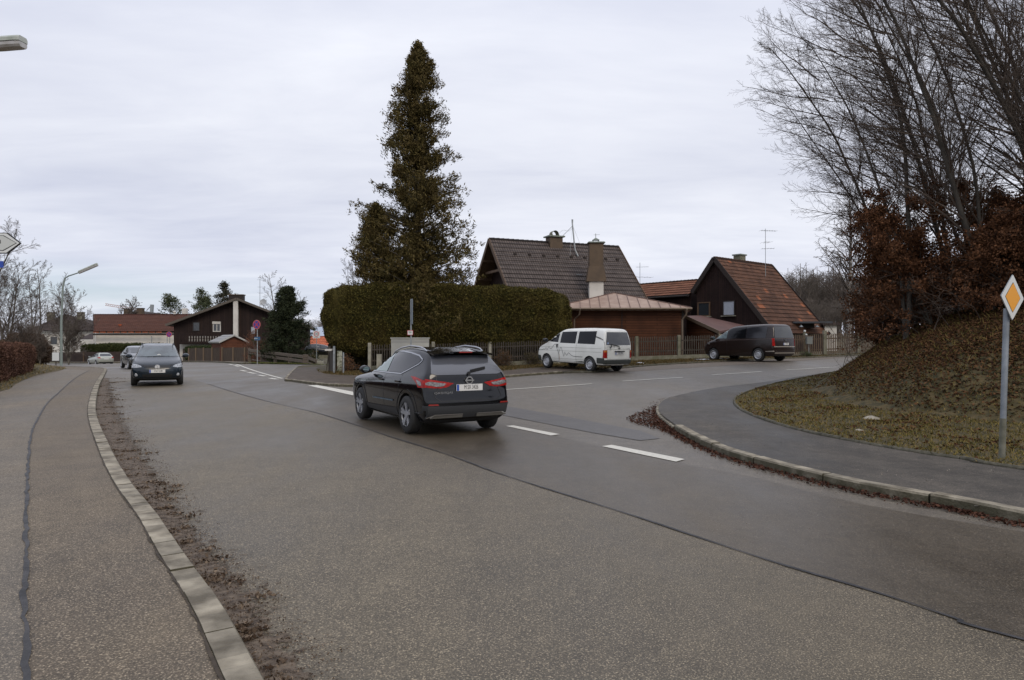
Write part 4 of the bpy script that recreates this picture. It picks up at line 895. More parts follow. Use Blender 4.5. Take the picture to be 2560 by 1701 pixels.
mb = MB(); q = P(300, 818, 100.2); mb.box((q.x, q.y, q.z + .1), (.3, .2, .5)); mb.box((q.x, q.y, q.z + .35), (.4, .25, .1)); q = P(292, 795, 102.8); mb.box((q.x, q.y, q.z), (.4, .2, .1)); mb.build('roof_step', m_tileF, hD['roof'])
mb = MB(); q = P(379, 850, 98.45); mb.box((q.x, q.y, 1.0), (.07, .07, 3.0)); mb.build('downpipe', m_galv, root)
mb = MB(); a, b, c, d = P(194, 848, 95), P(233, 848, 95), P(233, 834, 99), P(225, 835, 99)
mb.poly([a, b, c, d]); mb.poly([p - Vector((0, 0, .12)) for p in (d, c, b, a)]); mb.build('porch_roof', m_tileE, root)
mb = MB(); mb.bar(a - Vector((0, 0, .16)), b - Vector((0, 0, .16)), .15, .22); mb.box((P(199, 850, 95.2).x, 95.2, .3), (.32, .3, 3.0)); mb.build('porch_frame', m_render, root)
# house behind with two chimneys
root = thing('far_house', P(338, 830, 125), 0, 'roof of a far brown house with two chimneys rising behind the long bungalow', 'house')
a = P(338, 778, 125); b = a + Vector((0, 8, 0)); gable(root, b, a, (-1, 0), 5.5, 5.5, .45, .45, -1, m_tileE, m_planksC, 8, 8, ridge=False)
for px, py in ((319, 773), (351, 772)): q = P(px, py, 124); mb = MB(); mb.box((q.x, q.y, q.z - 1.2), (1.0, .9, 2.4)); mb.box((q.x, q.y, q.z + .05), (1.15, 1.05, .12)); mb.build('chimney', m_chim, root)
# brown roofed white house on the far left
root = thing('hipped_house', P(150, 890, 105), 0, 'white house with broad dark brown hipped roof behind the far street lamp', 'house')
a = P(165, 786, 109); e1, e2 = P(66, 827, 105), P(268, 827, 105); e3, e4 = e2 + Vector((0, 9, 0)), e1 + Vector((0, 9, 0)); 
mb = MB(); courses(mb, a - Vector((.2, 0, 0)), a + Vector((.2, 0, 0)), e2, e1, 12); mb.poly([e2, e3, a]); mb.poly([e3, e4, a]); mb.poly([e4, e1, a]); mb.poly([e1, e4, e3, e2]); mb.build('roof', m_tileE, root)
mb = MB(); mb.box(((e1.x + e2.x) / 2, e1.y + 4.5, (e1.z - .1 - 1.2) / 2), (e2.x - e1.x - 1.2, 7.6, e1.z - .1 + 1.2)); mb.build('wall', m_render, root)
for px in (127, 202): q = P(px, 785, 108); mb = MB(); mb.box((q.x, q.y, q.z - .9), (.8, .8, 2.2)); mb.box((q.x, q.y, q.z + .22), (.9, .9, .1)); mb.build('chimney', m_concd, root)
for px in (95, 135): window(root, P(px, 852, e1.y + .68), (1, 0), 1.2, 1.3, m_render, m_glassb)
# orange roofed house down the side street and pale roof beyond
root = thing('orange_roofed_house', P(790, 890, 108), 0, 'house with bright orange tiled roof at the end of the side street', 'house')
a, b = P(772, 842, 113), P(860, 842, 113); hF = gable(root, a, b, (0, -1), 5, 5, .42, .42, -2.6, m_tileF, m_concd, 8, 3, ov=.4, ove=.5)
for px in (775, 793): window(root, P(px, 876, 108.46), (1, 0), 1.3, .9, m_render, m_glassb)
root = thing('pale_roofed_hall', P(800, 850, 190), 0, 'pale grey roof far off above the orange roofed house', 'building')
mb = MB(); a, b = P(776, 820, 190), P(840, 814, 190); mb.poly([P(770, 842, 185), P(850, 842, 185), b, a]); mb.poly([P(770, 842, 185), a, P(770, 842, 195)]); mb.build('roof', mat('metal_roof_pale', (.35,.40,.48), .4, .2), root)

# --- little garden shed
Ys = 72.5
root = thing('garden_shed', P(575, 895, Ys), 0, 'little brown garden shed with pale grey roof edge behind the board fence', 'shed')
a = P(585.5, 837, Ys); b = a + Vector((-2.6, 3.4, 0)); nS = Vector((b.y - a.y, -(b.x - a.x), 0)).normalized()
hS = gable(root, b, a, (-nS.x, -nS.y), 1.55, 1.55, .5, .5, -.8, mat('shed_felt', (.28,.28,.28), .8), bricky('planks_shed', (.10,.038,.022), (.13,.05,.028), (.02,.01,.008), 3, .16, .012, .5, .7, noise_mul=.2), 4, 4, ov=.25, ove=.25, ridge=False, mbarge=mat('shed_edge', (.40,.40,.38), .7), barge_w=.07)

# --- tower crane far away
root = thing('tower_crane', P(379, 830, 290), 0, 'distant tower crane with pale red jib above the bungalow roof', 'crane')
mb = MB(); a, b = P(263, 764, 290), P(345, 777, 290); up = Vector((0, 0, .8)); nn = 16
for k in range(nn):
    p, q = a.lerp(b, k / nn), a.lerp(b, (k + 1) / nn); mb.bar(p, q, .18, .18); mb.bar(p + up, q + up, .18, .18); mb.bar(p, q + up, .12, .12)
mb.build('jib', mat('crane_red', (.45,.26,.22), .6), root)
mb = MB(); t = P(380, 762, 290); mb.bar(t, P(376, 830, 290), 1.1, 1.1); mb.bar(t, P(366, 777, 290), .25, .25); mb.bar(t, P(384, 790, 290), .25, .25); mb.bar(P(345, 777, 290), P(378, 782, 290), .3, .5); mb.build('mast', m_galv, root)

# ================================================================ FENCES, WALLS, POSTS
def zg(p, d=.075): return G(p[0], p[1]) + d
root = thing('picket_fence', (8, 41.3, .5), 0, 'weathered picket fence with concrete posts along the verge behind the two vans', 'fence')
posts = [(P(924, 900, 37.4).x, 37.4), (P(1083, 900, 38.5).x, 38.5), (P(1225, 900, 39.6).x, 39.6), (P(1398, 900, 40.7).x, 40.7), (P(1592, 900, 41.3).x, 41.3), (P(1697.5, 900, 41.6).x, 41.6), (P(1800, 900, 41.8).x, 41.8), (P(1915, 900, 41.8).x, 41.8)]
for i, p in enumerate(posts):
    z = zg(p); mb = MB(); mb.box((p[0], p[1], z + .72), (.17, .15, 1.62 if i < 2 else 1.52), .05); mb.build('post', m_conc if i < 4 else m_concd, root, bevel=.015)
for a, b in zip(posts[:-1], posts[1:]):
    a_, b_ = Vector((a[0], a[1], zg(a))), Vector((b[0], b[1], zg(b))); n = int((b_ - a_).length / .135); mb = MB(); r_ = random.Random(int(a[0] * 10)); rz = math.atan2(b[1] - a[1], b[0] - a[0])
    for k in range(1, n):
        q = a_.lerp(b_, k / n); h = 1.12 + r_.uniform(-.03, .03); mb.box((q.x + r_.uniform(-.01, .01), q.y - .02, q.z + .3 + h / 2), (.055, .022, h), rz + r_.uniform(-.06, .06))
    for hh in (.55, 1.15): mb.bar(a_ + Vector((0, .03, hh)), b_ + Vector((0, .03, hh)), .05, .07)
    mb.build('pickets', m_picket, root)
    mb = MB(); t = (b_ - a_).normalized() * .09; mb.bar(a_ + t + Vector((0, 0, .06)), b_ - t + Vector((0, 0, .06)), .12, .42); mb.build('base_wall', m_concd, root)
root = thing('picket_fence', (18, 41.3, .7), 0, 'brown picket fence with wooden posts to the right of the brown van', 'fence')
pts = [(13.7, 41.8), (16.4, 41.6), (19.0, 41.5), (21.3, 42.0), (24.0, 43.0), (27.5, 45)]
for a, b in zip(pts[:-1], pts[1:]):
    a_, b_ = Vector((a[0], a[1], zg(a))), Vector((b[0], b[1], zg(b))); n = int((b_ - a_).length / .12); mb = MB(); rz = math.atan2(b[1] - a[1], b[0] - a[0]); r_ = random.Random(4)
    for k in range(1, n): q = a_.lerp(b_, k / n); mb.box((q.x, q.y - .02, q.z + .68 + r_.uniform(-.02, .02)), (.065, .022, 1.2), rz)
    for hh in (.35, 1.0): mb.bar(a_ + Vector((0, .03, hh)), b_ + Vector((0, .03, hh)), .05, .07)
    mb.build('pickets', mat('picket_brown', (.14,.10,.065), .9, col2=(.075,.05,.035), sc=5, stretch=(6,6,.6)), root)
for p in pts[1:]: z = zg(p); mb = MB(); mb.box((p[0], p[1], z + .7), (.2, .2, 1.6)); mb.build('post', m_concd, root, bevel=.02)
# mail box on a post
q = g(2023, 896); q = P(2023, 890, 41.0); root = thing('mailbox', (q.x, q.y, zg(q)), 0, 'grey newspaper box on a post in front of the brown picket fence', 'mailbox'); z = zg(q)
mb = MB(); mb.box((q.x, q.y, z + .92), (.34, .22, .42)); mb.build('box', mat('box_grey', (.16,.17,.16), .5), root, bevel=.02)
mb = MB(); mb.box((q.x, q.y, z + 1.15), (.38, .26, .04), 0); mb.build('lid', mat('box_lid', (.22,.23,.22), .5), root)
mb = MB(); mb.tube([(q.x, q.y + .05, z - .1), (q.x, q.y + .05, z + .72)], .025, 6); mb.build('post', m_galv, root)
q = P(2011, 852, 41.7); root = thing('gate_lamp', (q.x, q.y, zg(q)), 0, 'two small white globe lamps on a gate post beside the newspaper box', 'lamp'); z = zg(q)
mb = MB(); mb.box((q.x, q.y, z + .7), (.12, .12, 1.5)); mb.build('post', m_concd, root)
for dx, dz in ((-.03, 1.5), (.06, 1.27)): mb = MB(); mb.lathe([(.01, -.07), (.06, -.04), (.07, 0), (.06, .05), (.01, .07)], (q.x + dx, q.y - .12, z + dz), n=12); mb.build('globe', m_signw, root, smooth_=True)
# litter of melting snow under the vans
def rag(px, py, Y, s, lab, m=mat('old_snow', (.75,.77,.8), .7, col2=(.55,.56,.58), sc=20, bump=.5)):
    q = P(px, py, Y); z = zg(q) + .01; me = bpy.data.meshes.new('snow'); bm = bmesh.new(); bmesh.ops.create_icosphere(bm, subdivisions=3, radius=1)
    for v in bm.verts: k = 1 + .35 * math.sin(7 * v.co.x + 3 * v.co.y) ; v.co = Vector((v.co.x * s * k, v.co.y * s * .6 * k, max(-.2, v.co.z) * .06))
    for f in bm.faces: f.smooth = True
    bm.to_mesh(me); bm.free(); o = linkmesh('snow_patch', me, m); o.location = (q.x, q.y, z); tag(o, lab, 'snow')
rag(1762, 903, 39.3, .55, 'remnant of old snow in front of the brown van'); rag(1808, 902, 39.6, .4, 'remnant of old snow behind the front wheel of the brown van'); rag(1600, 909, 36.5, .2, 'small crumb of snow on the verge right of the white van')

# cable cabinet
q0, q1 = P(976, 848, 35.6), P(1072, 845, 35.9); cx = (q0.x + q1.x) / 2
root = thing('cable_cabinet', (cx, 35.9, 0), 0, 'large pale grey cable cabinet in front of the hedge', 'cabinet'); zb_ = G(cx, 35.8); zt = q1.z; rz = .10
m_cab = mat('cabinet_grey', (.40,.40,.36), .6, col2=(.34,.34,.31), sc=2)
mb = MB(); mb.box((cx, 35.95, (zb_ + zt) / 2 - .03), (q1.x - q0.x, .42, zt - zb_), rz); bd = mb.build('body', m_cab, root, bevel=.012)
mb = MB(); mb.box((cx, 35.95, zt - .02), (q1.x - q0.x + .07, .5, .06), rz); mb.build('top', m_cab, root, bevel=.01)
ux = Vector((math.cos(rz), math.sin(rz), 0)); un = Vector((math.sin(rz), -math.cos(rz), 0))
for s in (-1, 1):
    c = Vector((cx, 35.95, 0)) + ux * s * .5 + un * .217; mb = MB(); mb.box((c.x, c.y, zb_ + .82), (.96, .02, 1.36), rz); dr = mb.build('door', m_cab, root, bevel=.006)
    c += un * .02 - ux * s * .40; mb = MB(); mb.box((c.x, c.y, zb_ + .9), (.03, .03, .18), rz); mb.build('handle', m_galv, dr)
c = Vector((cx, 35.95, 0)) + un * .214; mb = MB(); mb.box((c.x, c.y, zb_ + 1.62), (1.96, .014, .12), rz); mb.build('vent', mat('cabinet_vent', (.3,.3,.28), .6), bd)

def post_obj(px, Y, ptop, rad, m, lab, name='post', pbot=None, cat_='post', sq=False, lean=0, group=None):
    q = P(px, ptop, Y); z = G(q.x, q.y) + .05; mb = MB()
    if sq: mb.box((q.x, q.y, (z + q.z) / 2 - .02), (rad * 2, rad * 2, q.z - z), .1)
    else: mb.tube([(q.x - lean, q.y, z - .05), (q.x, q.y, q.z)], rad, 10); mb.lathe([(rad, 0), (rad * .8, rad * .4), (.002, rad * .6)], (q.x, q.y, q.z), n=10)
    return tag(mb.build(name, m), lab, cat_, group)
post_obj(835, 34.4, 884, .035, m_galv, 'thin grey tubular bollard nearer the wooden gate', 'bollard', cat_='bollard', group='thin grey tubular bollards on the corner')
post_obj(858.5, 34.0, 883, .04, m_galv, 'thin pale bollard standing left of the black car mirror', 'bollard', cat_='bollard', group='thin grey tubular bollards on the corner')
post_obj(948, 36.6, 885, .13, m_conc, 'short squat concrete post between the hedge post and the cabinet', 'concrete_post', sq=True)
q = P(849, 878, 36.4); mb = MB(); mb.box((q.x, q.y, (q.z + 0) / 2), (.26, .2, q.z), .2); tag(mb.build('stone_post', mat('stone_post', (.42,.42,.34), .8, col2=(.1,.11,.07), sc=9, det=4), bevel=.02), 'pale blotched stone gate post under the left end of the hedge', 'post')
# gate boards at the corner, running back along the side street
root = thing('wooden_gate', (-9.8, 35.8, 0), 0, 'weathered wooden gate at the left corner of the tall hedge', 'gate')
a, b = Vector((P(802, 0, 35.2).x, 36.9, G(-9.8, 36))), Vector((P(832, 0, 35.6).x, 35.9, G(-9.3, 36))); mb = MB(); n = 9
for k in range(n + 1): q = a.lerp(b, k / n); mb.box((q.x, q.y, q.z + .66), (.135, .03, 1.22), math.atan2(b.y - a.y, b.x - a.x))
for hh in (.3, 1.0): mb.bar(a + Vector((0, .05, hh)), b + Vector((0, .05, hh)), .05, .08)
mb.build('boards', m_picket, root)
for q in (a, b): mb = MB(); mb.box((q.x, q.y - .02, q.z + .7), (.1, .1, 1.5)); mb.build('post', m_galv if q is b else m_picket, root)
mb = MB(); mb.box(((a.x + b.x) / 2 - .1, 36.2, 1.25 + G(-9.8, 36)), (.36, .3, .1)); mb.build('ledge', m_render, root)
rs = smooth([P(1180, 0, 39).to_2d(), P(1100, 0, 38).to_2d()], 2)

# pole with an edge-on street sign and a small framed notice
q = P(1027.5, 748, 34.4); z0 = G(q.x, q.y); root = thing('sign_post', (q.x, q.y, z0), 0, 'grey pole in front of the cabinet with small red framed notice and edge-on sign', 'sign')
mb = MB(); mb.tube([(q.x, q.y, z0), (q.x, q.y, q.z)], .04, 10); mb.build('pole', m_galv, root)
mb = MB(); mb.box((q.x + .06, q.y, q.z - .63), (.06, .45, 1.26), .12); mb.box((q.x + .02, q.y, q.z - .3), (.12, .03, .03)); mb.build('sign_panel', mat('sign_back', (.16,.19,.22), .5, .3), root)
c = P(1025.5, 832.3, 34.3); mb = MB(); mb.box(c, (.29, .02, .24)); o = mb.build('notice', m_signr, root)
mb = MB(); mb.box(c - Vector((0, .012, 0)), (.25, .008, .20)); mb.build('sheet', m_plate, o)
mb = MB()
for k in range(3): mb.box(c + Vector((-.01 + .01 * k, -.018, .05 - .03 * k)), (.16 - .03 * k, .004, .012))
mb.build('lettering', m_ink, o)

# round signs
def disc(mb, c, r0, r1, n=40, tilt=0, y=0, uz=0):
    M = Matrix.Rotation(uz, 4, 'Z'); pts0 = [Vector(c) + M @ Vector((math.cos(2 * PI * k / n) * r0, y, math.sin(2 * PI * k / n) * r0)) for k in range(n)]
    if r1 <= 0: mb.poly(pts0)
    else:
        pts1 = [Vector(c) + M @ Vector((math.cos(2 * PI * k / n) * r1, y, math.sin(2 * PI * k / n) * r1)) for k in range(n)]
        for k in range(n): mb.poly([pts1[k], pts1[(k + 1) % n], pts0[(k + 1) % n], pts0[k]])
def nostop(px, py, Y, dia, lab, poles, uz=0, plate=None, h=0):
    c = P(px, py, Y); z0 = G(c.x, c.y) + .03; root = thing('no_stopping_sign', (c.x, c.y, z0), 0, lab, 'traffic sign'); Rr = dia / 2
    M = Matrix.Rotation(uz, 4, 'Z')
    mb = MB()
    for dx in poles: mb.tube([(c.x + dx, c.y + .06, z0 - .1), (c.x + dx, c.y + .06, c.z + (Rr * .8 if abs(dx) < .1 else -.1))], .033, 8)
    mb.build('pole', m_galv, root)
    mb = MB(); mb.lathe([(Rr, -.01), (Rr, .01)], c, n=40, M=M @ Matrix.Rotation(R(90), 4, 'X')); pl = mb.build('disc', m_signr, root)
    mb = MB(); disc(mb, c, Rr * .8, 0, y=-.014, uz=uz); mb.build('blue_field', m_signb, pl)
    mb = MB(); disc(mb, c, Rr, Rr * .965, y=-.0145, uz=uz); mb.build('rim', mat('sign_rim', (.6,.45,.42), .5), pl)
    mb = MB()
    for s in (-1, 1):
        a = c + M @ Vector((-Rr * .6, -.018, s * Rr * .6)); b = c + M @ Vector((Rr * .6, -.018, -s * Rr * .6)); mb.bar(a, b, .004 + .002 * s, Rr * .2, up=Vector((0, 0, 1)))
    mb.build('cross', m_signr, pl)
    if plate:
        p = P(px + 2, plate, Y); mb = MB(); mb.box(p + Vector((0, -.03, 0)), (.50, .02, .24), uz); o = mb.build('extra_plate', mat('plate_teal', (.03,.10,.2), .5), root)
        mb = MB()
        for k in range(7): mb.bar(p + Vector((-.2 + k * .06, -.046, -.03 + .05 * (k % 2))), p + Vector((-.16 + k * .06, -.046, .05 - .05 * (k % 2))), .006, .03)
        mb.build('lettering', m_signw, o)
    return root
nostop(641.5, 812, 49.2, .66, 'no stopping sign with blue plate below it on a pole by the log fence', (0.03,), uz=-.35, plate=847)
nostop(422.5, 836.5, 67, .55, 'smaller no stopping sign seen above the roof of the dark blue car', (-.22, .03))
c = P(791, 837, 63.5); z0 = G(c.x, c.y); root = thing('speed_zone_sign', (c.x, c.y, z0), 0, 'white 30 zone sign on a pole down the side street left of the hedge', 'traffic sign')
mb = MB(); mb.tube([(c.x, c.y + .05, z0 - .1), (c.x, c.y + .05, c.z + .3)], .035, 8); mb.build('pole', m_galv, root)
mb = MB(); mb.box(c, (.68, .02, .68)); pl = mb.build('panel', m_signw, root, bevel=.004)
mb = MB(); disc(mb, c + Vector((0, 0, .06)), .24, .18, y=-.016); mb.build('ring', m_signr, pl)
def wtext(s, size, parent, c, uz, m, name='lettering', sx=1.0):
    """lettering standing upright at world point c, facing -Y turned by uz"""
    M = wmat(parent).inverted() @ Matrix.Translation(Vector(c)) @ Matrix.Rotation(uz, 4, 'Z') @ Matrix.Rotation(R(90), 4, 'X')
    return text(s, size, parent, M, m, name, sx=sx)
wtext('30', .24, pl, c + Vector((0, -.016, .06)), 0, m_ink)
wtext('ZONE', .13, pl, c + Vector((0, -.016, -.25)), 0, m_ink)

# priority road sign
base = Vector((6.69, 9.33, 0)); zb_ = float(zmound(np.array([base.x]), np.array([base.y]))[0]); top = P(2517, 772, 9.33)
root = thing('priority_sign', (base.x, base.y, zb_), 0, 'yellow and white diamond priority road sign on a slightly leaning pole on the right', 'traffic sign')
mb = MB(); mb.tube([(base.x, base.y, zb_ - .1), top], .038, 14); po = mb.build('pole', mat('galvanised_pole', (.30,.33,.36), .5, .5, col2=(.20,.22,.24), sc=5, det=8, bump=.1), root, smooth_=True)
mb = MB(); e0 = Vector((base.x, base.y, zb_)); e1 = e0.lerp(top, .27); mb.tube([e0 - Vector((0, 0, .05)), e1], .0392, 14); mb.build('weathered_foot', mat('pole_foot', (.17,.165,.13), .8, col2=(.1,.1,.07), sc=8), po, smooth_=True)
c = P(2531, 744, 9.27); uz = R(31)   # face turned towards traffic from the right
uz = math.atan2(.5, .86); M = Matrix.Translation(c) @ Matrix.Rotation(uz, 4, 'Z') @ Matrix.Rotation(R(2), 4, 'Y')
def diamond(mb, h, y0, y1, rc=.0):
    def ring(y):
        out = []
        for k in range(4):
            a = PI / 2 * k; p = Vector((math.cos(a), 0, math.sin(a))) * h; t = Vector((-math.sin(a), 0, math.cos(a)))
            for s in (-1, 0, 1): out.append(M @ (p * (1 - rc * (1 if s else .4)) + t * s * h * rc + Vector((0, y, 0))))
        return out
    A, B = ring(y0), ring(y1); mb.poly(A); mb.poly(B[::-1])
    for k in range(12): mb.poly([A[k], B[k], B[(k + 1) % 12], A[(k + 1) % 12]][::-1])
mb = MB(); diamond(mb, .318, -.004, .004, .06); pl = mb.build('panel', m_galv, root)
mb = MB(); diamond(mb, .310, -.007, -.0045, .06); mb.build('white_field', m_signw, pl)
mb = MB(); diamond(mb, .20, -.010, -.0075, .05); mb.build('yellow_field', m_signy, pl)
mb = MB(); diamond(mb, .210, -.0085, -.0072, .05); mb.build('black_line', m_ink, pl)
mb = MB()
for dz in (-.12, .12): mb.tube([c + M.to_3x3() @ Vector((-.0, .03, dz)), P(2514, 772, 9.33) + Vector((0, 0, dz - .03))], .015, 6)
mb.build('clamp', m_galv, root)

# direction arrow sign, blue plate, near lamp (all mostly outside the frame on the left)
Ys_ = 11.0; tip = P(50.5, 608, Ys_); hh = .167; root = thing('direction_sign', (-9.35, Ys_ + .1, G(-9.35, Ys_) + .05), 0, 'arrow shaped white direction sign and small blue plate entering at the left edge', 'sign')
mb = MB(); mb.tube([(-9.35, Ys_ + .08, 0), (-9.35, Ys_ + .08, 3.7)], .04, 10); mb.build('pole', m_galv, root)
def arrow(mb, h, tipx, x0, y0, y1):
    pts = [(x0, -h), (tipx - .21 - (.0 if h > .15 else .0), -h), (tipx - .03, -h * .14), (tipx, 0), (tipx - .03, h * .14), (tipx - .21, h), (x0, h)]
    A = [Vector((x, Ys_ + y0, tip.z + z)) for x, z in pts]; B = [Vector((x, Ys_ + y1, tip.z + z)) for x, z in pts]; mb.poly(A); mb.poly(B[::-1])
    for k in range(len(A)): mb.poly([A[k], B[k], B[(k + 1) % len(A)], A[(k + 1) % len(A)]][::-1])
mb = MB(); arrow(mb, hh, tip.x, tip.x - 1.75, 0, .03); pl = mb.build('panel', m_ink, root)
mb = MB(); arrow(mb, hh * .93, tip.x - .015, tip.x - 1.735, -.004, -.001); mb.build('white_border', m_signw, pl)
mb = MB(); arrow(mb, hh * .74, tip.x - .055, tip.x - 1.69, -.008, -.005); mb.build('black_line', m_ink, pl)
mb = MB(); arrow(mb, hh * .69, tip.x - .065, tip.x - 1.68, -.012, -.009); mb.build('white_field', mat('sign_field', (.5,.52,.5), .5), pl)
wtext('n', .14, pl, (P(-1.5, 603, Ys_).x, Ys_ - .013, P(0, 603, Ys_).z), 0, m_ink)
mb = MB(); q = P(5, 661, Ys_); mb.box((q.x - .5, Ys_ + .02, q.z), (1.0, .02, .105)); mb.build('blue_plate', mat('plate_blue2', (.02,.06,.35), .5), root)
q = P(63, 115, 11.5); root = thing('street_lamp', (-11.5, 12.2, G(-11.5, 12)), 0, 'nearer street lamp whose lamp head juts in at the top left', 'street lamp')
mb = MB(); mb.tube([(-11.5, 12.2, 0), (-11.5, 12.2, 5.2), (-11.4, 12.15, 6.0), (-10.9, 12.0, 6.5), (q.x - .7, 11.6, q.z + .02)], [.08, .06, .055, .045, .04], 12); mb.build('pole', m_galv, root, smooth_=True)
def lamp_head(root, M, L_=.78, sc_=1.0):
    """lamp head pointing along +x of M"""
    sec = [(0, .05, .03), (.08, .09, .055), (L_ * .5, .115, .065), (L_ - .08, .11, .06), (L_ - .01, .095, .05)]
    def shell(z0, z1, ins):
        mb = MB(); rings = []
        for x, hw, h in sec:
            rings.append([M @ Vector((x, sy * (hw - ins), zz)) for sy, zz in ((-1, z0), (-1, z1 * .6 + z0 * .4), (-.75, z1), (.75, z1), (1, z1 * .6 + z0 * .4), (1, z0))])
        for a, b in zip(rings[:-1], rings[1:]):
            for k in range(6): mb.poly([a[k], a[(k + 1) % 6], b[(k + 1) % 6], b[k]])
        mb.poly(rings[0][::-1]); mb.poly(rings[-1]); return mb
    shell(.01, .10, 0).build('housing', mat('lamp_housing', (.45,.47,.44), .5, col2=(.3,.33,.28), sc=4), root)
    shell(0, -.085, .012).build('cover', mat('lamp_cover', (.30,.29,.27), .25, col2=(.42,.41,.40), sc=8, coat=.5), root)
lamp_head(root, Matrix.Translation(q + Vector((-.8, .0, .0))) @ Matrix.Rotation(R(-5), 4, 'Z') @ Matrix.Rotation(R(-2), 4, 'Y'), .82)
# far street lamp
root = thing('street_lamp', (P(152.5, 0, 54).x, 54, G(-35.7, 54)), 0, 'far curved street lamp standing beside the end of the left pavement', 'street lamp')
X0 = P(153, 0, 54).x; zt = P(0, 718, 54).z
pts = [(X0, 54, G(X0, 54) - .1), (X0, 54, 3.3), (X0 + .12, 54, zt), (X0 + .22, 54, P(0, 704, 54).z), (P(163, 0, 54).x, 54, P(0, 695, 54).z), (P(172, 0, 54).x, 54, P(0, 690, 54).z), tuple(P(198, 681.5, 54))]
mb = MB(); mb.tube(pts, [.10, .085, .07, .06, .055, .05, .045], 10); mb.build('pole', mat('lamp_pole', (.24,.28,.26), .6, .3), root, smooth_=True)
a, b = P(196, 682, 54), P(244, 661.5, 54); ang = math.atan2(b.z - a.z, b.x - a.x)
lamp_head(root, Matrix.Translation(a) @ Matrix.Rotation(-ang, 4, 'Y') @ Matrix.Scale(1.9, 4, (1, 0, 0)) @ Matrix.Scale(1.3, 4, (0, 0, 1)), (b - a).length / 1.9)
q = P(139, 892, 58); root = thing('small_sign', (q.x, q.y, G(q.x, q.y)), 0, 'small white board on a stake left of the far street lamp', 'sign')
mb = MB(); mb.box(q, (.55, .03, .7), .1); mb.build('board', m_signw, root); mb = MB(); mb.box((q.x, q.y + .04, (q.z + G(q.x, q.y)) / 2 - .2), (.07, .05, q.z - G(q.x, q.y) + .3)); mb.build('stake', m_picket, root)

# board fences on the far side
def board_fence(pts, h, m, lab, bw=.14, post_every=2.4, pm=None, gap=.02, name='board_fence'):
    p = [Vector((a[0], a[1], 0)) for a in pts]; c = p[len(p) // 2]; root = thing(name, (c.x, c.y, G(c.x, c.y)), 0, lab, 'fence'); q = resample([(a.x, a.y) for a in p], bw); mb = MB(); r_ = random.Random(8)
    for a, b in zip(q[:-1], q[1:]):
        z = G(a[0], a[1]) + .12; rz = math.atan2(b[1] - a[1], b[0] - a[0]); hh = h + r_.uniform(-.03, .03); mb.box(((a[0] + b[0]) / 2, (a[1] + b[1]) / 2, z + hh / 2), (bw - gap, .025, hh), rz)
    mb.build('boards', m, root)
    for a in resample([(a.x, a.y) for a in p], post_every): z = G(a[0], a[1]); mb = MB(); mb.box((a[0], a[1] - .07, z + h / 2 + .1), (.13, .1, h + .15)); mb.build('post', pm or m, root)
m_bf = mat('fence_boards', (.085,.06,.04), .9, col2=(.045,.032,.024), sc=3, det=8, stretch=(5,5,.5))
board_fence([w(456, 80.5), w(500, 76), w(540, 72.8), w(617, 68.5)], 1.42, m_bf, 'brown board fence in front of the little garden shed', pm=mat('fence_post_light', (.14,.10,.065), .9))
board_fence([w(110, 92.5), w(345, 90.5), w(400, 85.5), w(456, 80.8)], 1.3, mat('fence_boards_dark', (.035,.024,.02), .9, col2=(.055,.038,.03), sc=2), 'dark board fence behind the silver car', post_every=6, pm=m_trim)
# log fence with heavy horizontal beams
root = thing('log_fence', (P(700, 0, 60).x, 60, -.3), 0, 'fence of heavy weathered horizontal logs running down the side street', 'fence')
m_log = mat('weathered_log', (.15,.12,.09), .9, col2=(.07,.055,.045), sc=4, det=8, bump=.5, stretch=(.4, 3, 3))
A0, B0 = (P(622, 0, 66).x, 66.0), (P(762, 0, 57).x, 57.0)
for k, t in enumerate(np.linspace(0, 1, 5)):
    x, y = A0[0] + (B0[0] - A0[0]) * t, A0[1] + (B0[1] - A0[1]) * t; zt_ = P(0, 872 + t * 22, y).z; z = G(x, y); mb = MB(); mb.box((x, y + .12, (z + zt_) / 2 - .02), (.28, .22, zt_ - z + .1), .3); mb.build('post', m_log, root, bevel=.03)
for j, (p0, p1) in enumerate((((621, 876), (762, 893)), ((640, 888), (766, 905)), ((630, 900), (690, 908)), ((621, 883), (690, 893)))):
    a = P(p0[0], p0[1], 66 - (p0[0] - 622) / 140 * 9); b = P(p1[0], p1[1], 66 - (p1[0] - 622) / 140 * 9); mb = MB(); mb.bar(a, b, .12, .26 if j < 2 else .1); mb.build('beam', m_log, root, bevel=.02)
mb = MB(); a, b = P(764, 893, 56.5), P(787, 903, 60); mb.bar(a, b, .2, .3); mb.bar(a - Vector((0, 0, .5)), b - Vector((0, 0, .45)), .2, .28); mb.box((a.x, a.y, a.z - .45), (.4, .3, 1.3)); mb.box((b.x, b.y, b.z - .35), (.3, .3, 1.0)); mb.build('beam', m_log, root, bevel=.02)
q = P(796, 910, 61); mb = MB(); mb.box((q.x, q.y, q.z - .2), (.8, .5, .9)); tag(mb.build('concrete_block', m_conc, bevel=.03), 'pale concrete block at the lower end of the log fence', 'block')
